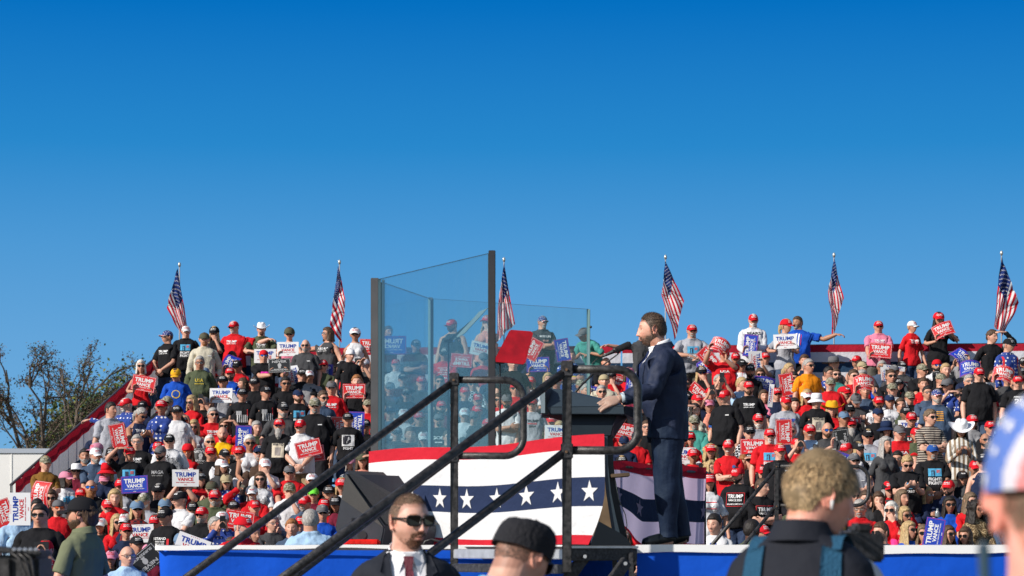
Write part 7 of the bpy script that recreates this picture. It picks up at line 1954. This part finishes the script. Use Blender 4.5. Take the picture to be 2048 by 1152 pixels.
sp_.head('beard', strands('beard', shades('speaker_beard', (.12, .072, .048))+[mat('beard_grey', (.24, .19, .16), rough=.6)], None, None, bmask, 5200, lambda p: .007+.004*sst(-.07, -.1, p[:, 2]), lambda p: np.stack([0*p[:, 0], .35+0*p[:, 0], -1+0*p[:, 0]], 1), lift=.5, w=.0007, seed=4, seg=3, jit=.35))

# the man in sunglasses and a suit in front ---------------------------------
d_ = 10.3; hy = at(812, 1043, d_); g_sc = 1.0
P = dict(yaw=R(24), pitch=R(4), twist=0, arms={})
gz = hy.z-1.600*g_sc; gd = Hero('man in black sunglasses, dark suit and maroon tie below the stage', Vector((hy.x, d_, gz)), R(9), 'm', P, g_sc, 'b', dict(stub=.45, stubc=(.50, .38, .30), goatee=.95, shave=.55, hairc=(.34, .25, .18), brow=(.5, .38, .28)), voxel=.0034, tonecol=skin_mat('guard', (.70, .40, .31), .12))
sb_ = gd.cloth('shirt', garment_shape('m', 'vest'), m_shirtw, voxel=.007, amp=.002, cut=lambda c: c.y > .0 or c.z < 1.0)
m_suit2 = cloth('charcoal_suit_cloth', (.020, .023, .032), rough=.8, bump=.3, bscale=14)
jb = gd.cloth('jacket', jacket_shape('m', .80), m_suit2, voxel=.0058, amp=.005, ns=6, cut=jcut(1.50, 1.10, .088))
for s in (-1, 1):
    lp = [(s*.004, 1.10), (s*.070, 1.33), (s*.078, 1.45), (s*.066, 1.478), (s*.100, 1.455), (s*.122, 1.385), (s*.098, 1.37), (s*.132, 1.335), (s*.09, 1.20)]
    if s < 0: lp = lp[::-1]
    gd.torso('lapel', grid_patch(jb, lp, .001, .006), m_suit2)
m_tie = cloth('maroon_tie', (.13, .012, .030), rough=.45, spec=.4, bump=.5, bscale=200)
gd.torso('tie', grid_patch(sb_, [(-.014, 1.425), (.014, 1.425), (.044, 1.05), (-.044, 1.05)], .008, .008), m_tie)
yk = sb_.ray_cast(Vector((0, -1, 1.40)), Vector((0, 1, 0)))[0].y; mb = MB()
kv = [Vector(v) for v in ((-.013, yk-.010, 1.385), (.013, yk-.010, 1.385), (.023, yk+.014, 1.452), (-.023, yk+.014, 1.452), (-.013, yk-.024, 1.387), (.013, yk-.024, 1.387), (.021, yk-.002, 1.450), (-.021, yk-.002, 1.450))]
mb.add(kv, [(0, 1, 2, 3), (7, 6, 5, 4), (0, 4, 5, 1), (1, 5, 6, 2), (2, 6, 7, 3), (3, 7, 4, 0)]); gd.torso('tie_knot', (mb.v, mb.f), m_tie, False)
for s in (-1, 1):
    mb = MB(); q = [Vector((s*.012, yk+.012, 1.458)), Vector((s*.060, yk+.055, 1.478)), Vector((s*.070, yk+.030, 1.430)), Vector((s*.046, yk-.014, 1.372))]; mb.add(q+[v+Vector((0, -.004, 0)) for v in q], [(0, 1, 2, 3), (7, 6, 5, 4), (0, 4, 5, 1), (1, 5, 6, 2), (2, 6, 7, 3), (3, 7, 4, 0)]); gd.torso('collar_point', (mb.v, mb.f), m_shirtw, False)
mb = MB(); collar(mb, .074, .0685, 1.436, 1.488, 30, .032); gd.torso('shirt_collar', (mb.v, mb.f), m_shirtw)
mb = MB(); collar(mb, .088, .077, 1.438, 1.478, 45, .012, .016, .005); gd.torso('jacket_collar', (mb.v, mb.f), m_suit2)
h_ = jb.ray_cast(Vector((.112, -1, 1.335)), Vector((0, 1, 0)))[0]; mb = MB(); mb.cyl(h_+Vector((0, -.010, 0)), h_+Vector((0, -.016, 0)), .011, 20); gd.torso('lapel_pin', (mb.v, mb.f), mat('pin_cream', (.7, .68, .58), rough=.3))
mb = MB(); mb.cyl(h_+Vector((0, -.016, 0)), h_+Vector((0, -.018, 0)), .005, 16); gd.torso('lapel_pin_centre', (mb.v, mb.f), mat('pin_green', (.05, .10, .06), rough=.3))
mb = MB(); mb.tube([Vector((.080, .012, -.01)), Vector((.079, .03, -.03)), Vector((.070, .045, -.06)), Vector((.062, .05, -.10)), Vector((.06, .055, -.15))], .0022, 8)
for k in range(18): t = k/17; mb.ell((.070-.010*t, .045+.008*t, -.06-.085*t), .0042, 8, 5)
gd.head('earpiece_cord', mb.mesh('earpiece_cord', mat('clear_cord', (.6, .6, .6), rough=.2)))
recede = lambda p: hair_mask(p, 0, .088)*np.where((p[:, 1] < -.03), sst(.075, .090, p[:, 2]), 1)
gd.head('hair', strands('hair', shades('guard_hair', (.17, .11, .07)), None, None, recede, 8000, lambda p: .007+.010*sst(.05, .10, p[:, 2]), lambda p: np.stack([.1+0*p[:, 0], np.where(p[:, 2] > .07, -.4, .35), np.where(p[:, 2] > .07, .1, -.8)], 1), lift=.6, w=.0008, seed=6, seg=3))
gm = lambda p: np.clip((p[:, 1] < -.04)*np.clip(sst(.036, .027, np.abs(p[:, 0]))*sst(-.072, -.080, p[:, 2])+sst(.034, .028, np.abs(p[:, 0]))*sst(.009, .005, np.abs(p[:, 2]+.048))+sst(.009, .005, np.abs(np.abs(p[:, 0])-.030))*sst(-.040, -.048, p[:, 2]), 0, 1)*sst(-.125, -.115, p[:, 2])+.35*bmask(p)*sst(-.055, -.085, p[:, 2]), 0, 1)
gd.head('beard', strands('beard', shades('guard_beard', (.13, .070, .042)), None, None, gm, 6800, lambda p: .006+0*p[:, 0], lambda p: np.stack([0*p[:, 0], .3+0*p[:, 0], -1+0*p[:, 0]], 1), lift=.45, w=.00065, seed=8, seg=3, jit=.3))
gd.head('sunglasses', glasses_mesh('y'), Matrix.Diagonal((1.08, 1.03, 1.12, 1)))

# the man in the dark cap looking away, below the lectern --------------------
d_ = 8.0; hy = at(1043, 1116, d_); cs = .99
P = dict(yaw=R(14), pitch=R(24), bend=R(8), arms={}); kz = hy.z-1.600*cs
ck = Hero('man with shaved nape in a dark cap and blue plaid shirt, turned away', Vector((hy.x, d_+.05, kz)), R(118), 'h', P, cs, 'b', dict(shave=.6, hairc=(.40, .33, .30)), voxel=.0038, tonecol=skin_mat('capman', (.62, .34, .25), .0))
hl = (ck.B[1] @ Vector(HC))*cs; hw_ = Matrix.Rotation(R(118), 3, 'Z') @ hl; ck.root.location = Vector((hy.x, d_, hy.z))-hw_
mp_ = pattern_mat('blue_plaid', 'check', [(.05, .33, .55), (.30, .42, .50)], 30); ck.cloth('shirt', garment_shape('h', 'polo'), mp_, voxel=.007, amp=.005)
mb = MB(); collar(mb, .092, .080, 1.435, 1.492, 20, .014, .012, .006); ck.torso('shirt_collar', (mb.v, mb.f), mp_)
ck.head('hair', strands('hair', shades('nape_hair', (.12, .085, .065)), None, None, lambda p: hair_mask(p), 9000, lambda p: .004+0*p[:, 0], lambda p: np.stack([0*p[:, 0], .3+0*p[:, 0], -.8+0*p[:, 0]], 1), lift=.8, w=.0006, seed=9, seg=2))
mb = MB(); mb.smooth = True; n_, nv = 40, 10; rows = []
for (sf, zz) in ((1.06, .020), (1.07, .045), (1.05, .070), (.99, .094), (.88, .112), (.70, .124), (.42, .130), (.04, .131)):
    rows.append([((.088*sf)*math.cos(2*math.pi*k/n_), .010+.106*sf*math.sin(2*math.pi*k/n_), zz-.012*math.sin(2*math.pi*k/n_)+.002*math.sin(6*2*math.pi*k/n_)) for k in range(n_)])
mb.rings(rows); mb.rings([[(x*1.012, y*1.012, z+dz) for x, y, z in rows[0]] for dz in (-.004, .012, .026)], False)
ck.head('cap', mb.mesh('cap', cloth('dark_cap_cloth', (.022, .022, .026), bump=.6, bscale=60)))
ck.head('sunglasses', glasses_mesh('s'))
mb = MB(); mb.tube([Vector((.079, .012, .006)), Vector((.080, -.03, -.06)), Vector((.070, -.05, -.12)), Vector((.05, -.07, -.2))], .003, 6); ck.head('glasses_cord', mb.mesh('glasses_cord', m_blk))

# the fair-haired photographer ------------------------------------------------
d_ = 6.8; hy = at(1638, 994, d_); bs = .98; by = R(158)
P = dict(yaw=R(-52), pitch=R(14), arms={-1: (Vector((-.10, -.36, 1.14)), Vector((-1, .3, -1)), None, None), 1: (Vector((.10, -.36, 1.14)), Vector((1, .3, -1)), None, None)})
bd = Hero('fair-haired man with a white earbud and dark vest with blue straps, turned away', Vector((hy.x, d_, 0)), by, 'm', P, bs, 'a', dict(shave=.8, hairc=(.75, .62, .45)), voxel=.0036, curl={1: 1.2, -1: 1.2}, tonecol=skin_mat('photographer', (.74, .36, .27), .2))
hl = (bd.B[1] @ Vector(HC))*bs; bd.root.location = hy-Matrix.Rotation(by, 3, 'Z') @ hl
bd.cloth('shirt', garment_shape('m', 'long'), cloth('offwhite_shirt', (.62, .60, .60)), voxel=.007, amp=.006)
m_vest = cloth('dark_vest_cloth', (.018, .020, .028), rough=.8, bump=.5, bscale=10)
vs_ = MB(); vs_.rings([[v*1 for v in r] for r in [tring(z, rx, ry, cy) for z, rx, ry, cy in ((.82, .205, .15, 0), (1.0, .20, .15, 0), (1.2, .215, .158, 0), (1.34, .222, .15, .002), (1.405, .200, .120, .010), (1.44, .165, .100, .014), (1.468, .118, .090, .016), (1.49, .088, .082, .016))]])
vb = bd.cloth('vest', vs_, m_vest, voxel=.006, amp=.007, ns=8)
mb = MB(); collar(mb, .094, .072, 1.452, 1.515, 30, .010, .016, .007); bd.torso('vest_collar', (mb.v, mb.f), m_vest)
m_strap = cloth('blue_strap', (.022, .085, .155), bump=.6, bscale=120)
for s in (-1, 1):
    pl = [(s*.085, 1.452), (s*.140, 1.430), (s*.150, 1.25), (s*.155, 1.05), (s*.09, 1.05), (s*.088, 1.25)]
    if s < 0: pl = pl[::-1]
    bd.torso('strap', grid_patch(vb, pl, .004, .007, back=True), m_strap); bd.torso('strap', grid_patch(vb, [(x, z) for x, z in pl], .004, .007), m_strap)
    mb = MB(); q = []
    for k in range(9):
        y = .10-.2*k/8; h = vb.ray_cast(Vector((s*.112, y, 2)), Vector((0, 0, -1))); q.append((h[0] if h[0] is not None else Vector((s*.112, y, 1.45)))+Vector((0, 0, .006)))
    mb.smooth = True; mb.rings([[p+Vector((-.026, 0, 0)) for p in q], [p+Vector((.026, 0, -.002)) for p in q]], False, False); bd.torso('strap', (mb.v, mb.f), m_strap)
bl_c = (.56, .39, .21)
bd.head('hair', ev('hair', *hair_shell(.007, .018, rough=.006, freq=35), mat('hair_base_blond', (.20, .14, .075), rough=.8)))
bd.head('hair', strands('hair', shades('blond', bl_c)+[mat('blond_dark', (.12, .08, .045), rough=.6)], None, None, lambda p: hair_mask(p), 16000, lambda p: .012+.040*sst(-.02, .09, p[:, 2]), lambda p: np.stack([.25*np.sign(p[:, 0]), np.where(p[:, 1] > -.02, .15, -.8)+0*p[:, 0], np.where(p[:, 2] > .105, -.1, -1.0)], 1), lift=.48, w=.0013, seed=12, wave=.0, jit=.20))
mb = MB(); mb.tube([Vector((.083, -.004, -.006)), Vector((.088, -.006, -.012)), Vector((.088, -.010, -.036))], [.0065, .0055, .0035], 12); mb.ell((.083, -.004, -.004), (.006, .0085, .008), 12, 8)
mb2 = MB(); mb2.tube([Vector((-v[0], v[1], v[2])) for v in [(.083, -.004, -.006), (.088, -.006, -.012), (.088, -.010, -.036)]], [.0065, .0055, .0035], 12)
eb_m = mat('white_plastic', (.82, .82, .82), rough=.25); bd.head('earbud', mb.mesh('earbud', eb_m)); bd.head('earbud', mb2.mesh('earbud', eb_m))
# his camera, held in front
ce = empty('camera', at(1722, 1092, 7.3), R(20), label='black camera with round lens hood held by the fair-haired man', cat='camera')
def ckk(o): o.parent = ce; return o
mb = MB(); mb.box((-.075, -.035, -.05), (.065, .035, .04)); mb.box((-.03, -.03, .04), (.03, .03, .07)); mb.build('camera_body', m_blk2, ce, bevel=.008)
mb = MB(); mb.tube([(.015, .03, .01), (.015, .09, .012), (.015, .15, .015)], [.034, .036, .042], 24); mb.tube([(.015, .149, .015), (.015, .20, .017)], [.042, .048], 24, False); mb.build('lens', m_blk, ce)
mb = MB(); mb.tube([(-.07, 0, .04), (-.10, -.06, .06), (-.14, -.14, .03), (-.18, -.22, -.08)], .006, 8); mb.tube([(-.05, .0, .05), (-.09, -.08, .08), (-.15, -.14, .06), (-.2, -.2, -.1)], .005, 8); mb.build('cable', m_blk, ce)
mb = MB(); mb.tube([(-.09, -.05, .055), (-.10, -.065, .058)], .010, 10); mb.build('yellow_clip', mat('yellow_tape', (.75, .55, .01), rough=.4), ce)

# the man in the flag cap filling the right edge -------------------------------
d_ = 2.95; hy = at(2126, 1006, d_); rs_ = 1.03; ry = R(184)
P = dict(yaw=R(0), pitch=R(2), arms={-1: (Vector((-.15, -.36, 1.2)), None, None, None), 1: (Vector((.16, -.42, 1.34)), Vector((.6, 0, -1)), (-.1, -.2, 1), (-.9, -.2, 0))})
rm = Hero('man in mesh flag cap with sunburnt ear, seen from behind at the right edge', Vector((hy.x, d_, 0)), ry, 'h', P, rs_, 'b', dict(shave=.7, hairc=(.52, .42, .34)), voxel=.0034, curl={1: 1.0, -1: 1.0}, tonecol=skin_mat('neighbour', (.76, .36, .28), .2))
hl = (rm.B[1] @ Vector(HC))*rs_; rm.root.location = hy-Matrix.Rotation(ry, 3, 'Z') @ hl
rm.cloth('shirt', garment_shape('h', 'tee'), cloth('grey_tee_near', (.20, .20, .21)), voxel=.008, amp=.005)
rm.head('hair', strands('hair', shades('neighbour_hair', (.22, .15, .10)), None, None, lambda p: hair_mask(p), 9000, lambda p: .006+0*p[:, 0], lambda p: np.stack([0*p[:, 0], .3+0*p[:, 0], -.8+0*p[:, 0]], 1), lift=.7, w=.0006, seed=19, seg=2))
mb = MB(); mb.smooth = True; rr = dome(144, 44, .095, .113, .012, .135, .008); NU = 144
for i in range(len(rr)-1):                              # star field on the crown, arched stripes towards the back opening
    for k in range(NU):
        a = 2*math.pi*(k+.5)/NU; dz = (rr[i][0][2]-.012); dang = abs((a-math.pi/2+math.pi) % (2*math.pi)-math.pi)
        if dang < .55 and dz < .050*math.sqrt(max(0, 1-(dang/.55)**2)): continue
        rho = math.hypot(dang/.55, dz/.050); mb.cur = 0 if (rho > 2.15 or dang > 1.35) else (2 if rho < 1.32 else (1 if rho < 1.72 else 2))
        mb.add([rr[i][k], rr[i][(k+1) % NU], rr[i+1][(k+1) % NU], rr[i+1][k]], [(0, 1, 2, 3)])
bm_ = mb.mesh('cap', [mat('cap_blue', (.09, .17, .48), rough=.9), mat('cap_red', (.62, .22, .22), rough=.9), mat('cap_white', (.55, .53, .58), rough=.9)]); rm.head('cap', bm_)
mb = MB()
for k in range(150):
    t = .10+1.3*((k*.618) % 1); al = 2*math.pi*((k*.7549) % 1); dg_ = abs((al-math.pi/2+math.pi) % (2*math.pi)-math.pi)
    if math.hypot(dg_/.55, .123*math.sin(t)/.050) < 2.3: continue
    sf = math.cos(t)**.72; c = Vector((.0955*sf*math.cos(al), .008+.1135*sf*math.sin(al), .012+.123*math.sin(t))); n = Vector((c.x/.0925**2, c.y/.1125**2, c.z/.13**2)).normalized(); u = n.orthogonal().normalized(); w = n.cross(u)
    mb.add([c+n*.0015]+[c+n*.0015+u*x+w*z for x, z in star_pts(0, 0, .0085)], [(0, 1+q, 1+(q+1) % 10) for q in range(10)])
rm.head('cap_stars', mb.mesh('cap_stars', mat('cap_star_white', (.75, .75, .78), rough=.8)))
mb = MB(); mb.smooth = True; mb.rings([[(.096*math.cos(a)*1.005, .008+.114*math.sin(a)*1.005, z) for a in [math.pi/2-.6+1.2*k/12 for k in range(13)]] for z in (.010, .026)], False, False); rm.head('cap_strap', mb.mesh('cap_strap', mat('cap_strap_red', (.55, .02, .04), rough=.7)))
mb = MB(); mb.box((-.037, -.0045, -.076), (.037, .0045, .076)); o = mb.build('phone', mat('phone_teal', (.02, .06, .075), rough=.3), bevel=.004, label='phone held upright at the right edge by the man in flag cap', cat='phone'); o.location = at(1972, 1238, 2.62); o.rotation_euler = (R(-2), 0, R(86)); o.scale = (1, .6, 1.12)

# the security man in the olive polo ----------------------------------------
d_ = 19.0; hy = at(163, 1029, d_); ps = 1.08; py_ = R(-112)
P = dict(yaw=R(14), pitch=R(-1), arms={1: (Vector((.30, -.16, .86)), Vector((.5, 1, 0)), None, None), -1: (Vector((-.30, -.10, .88)), Vector((-.5, 1, 0)), None, None)})
pm = Hero('man in black cap and olive polo shirt looking left, standing before the stand', Vector((hy.x, d_, 0)), py_, 'm', P, ps, 'b', dict(stub=.7, stubc=(.45, .33, .27)), voxel=.005, tonecol=skin_mat('poloman', (.62, .32, .22), .0))
hl = (pm.B[1] @ Vector(HC))*ps; pm.root.location = hy-Matrix.Rotation(py_, 3, 'Z') @ hl
m_polo = cloth('olive_polo', (.16, .175, .105), bump=.5, bscale=9); pm.cloth('shirt', garment_shape('m', 'polo'), m_polo, voxel=.008, amp=.010, ns=8)
mb = MB(); collar(mb, .086, .074, 1.448, 1.500, 25, .016, .014, .006); pm.torso('shirt_collar', (mb.v, mb.f), m_polo)
pm.cloth('trousers', garment_shape('m', 'trousers'), cloth('black_trousers', (.012, .012, .014)), voxel=.009, amp=.006)
pm.head('hair', hair_mesh('q', 'n'), Matrix.Translation((0, .012, -.028)) @ Matrix.Diagonal((1.0, 1.02, 1.0, 1))); pm.head('cap', cap_mesh('cap', 'k'), Matrix.Scale(1.08, 4)); pm.head('beard', beard_mesh('full', 'n'))

# broadcast camera in the lower left corner -------------------------------------
tv = empty('video_camera', at(38, 1128, 8), 0, label='large black broadcast camera with cables in the lower left corner', cat='camera')
mb = MB(); mb.box((-.30, -.05, -.10), (.075, .20, .030)); mb.build('housing', m_blk2, tv, bevel=.012)
mb = MB(); mb.box((-.30, -.07, .032), (.085, .12, .052), Matrix.Rotation(R(5), 4, 'Y')); mb.build('top_plate', m_blk2, tv, bevel=.006)
for k in range(4): mb = MB(); mb.box((-.22+.075*k, -.075, -.05), (-.165+.075*k, -.05, .02)); mb.build('module', m_blk, tv, bevel=.004)
for k in range(3): mb = MB(); mb.tube([(-.02+.02*k, -.08, .045), (.02+.02*k, -.095, .02), (.045+.012*k, -.09, -.05), (.05+.01*k, -.08, -.14)], .004, 8); mb.build('cable', m_blk, tv)
mb = MB()
for k in range(5): mb.tube([(.0+.018*k, -.085, .046), (.004+.018*k, -.095, .05)], .006, 10)
mb.build('connector', m_alu, tv)
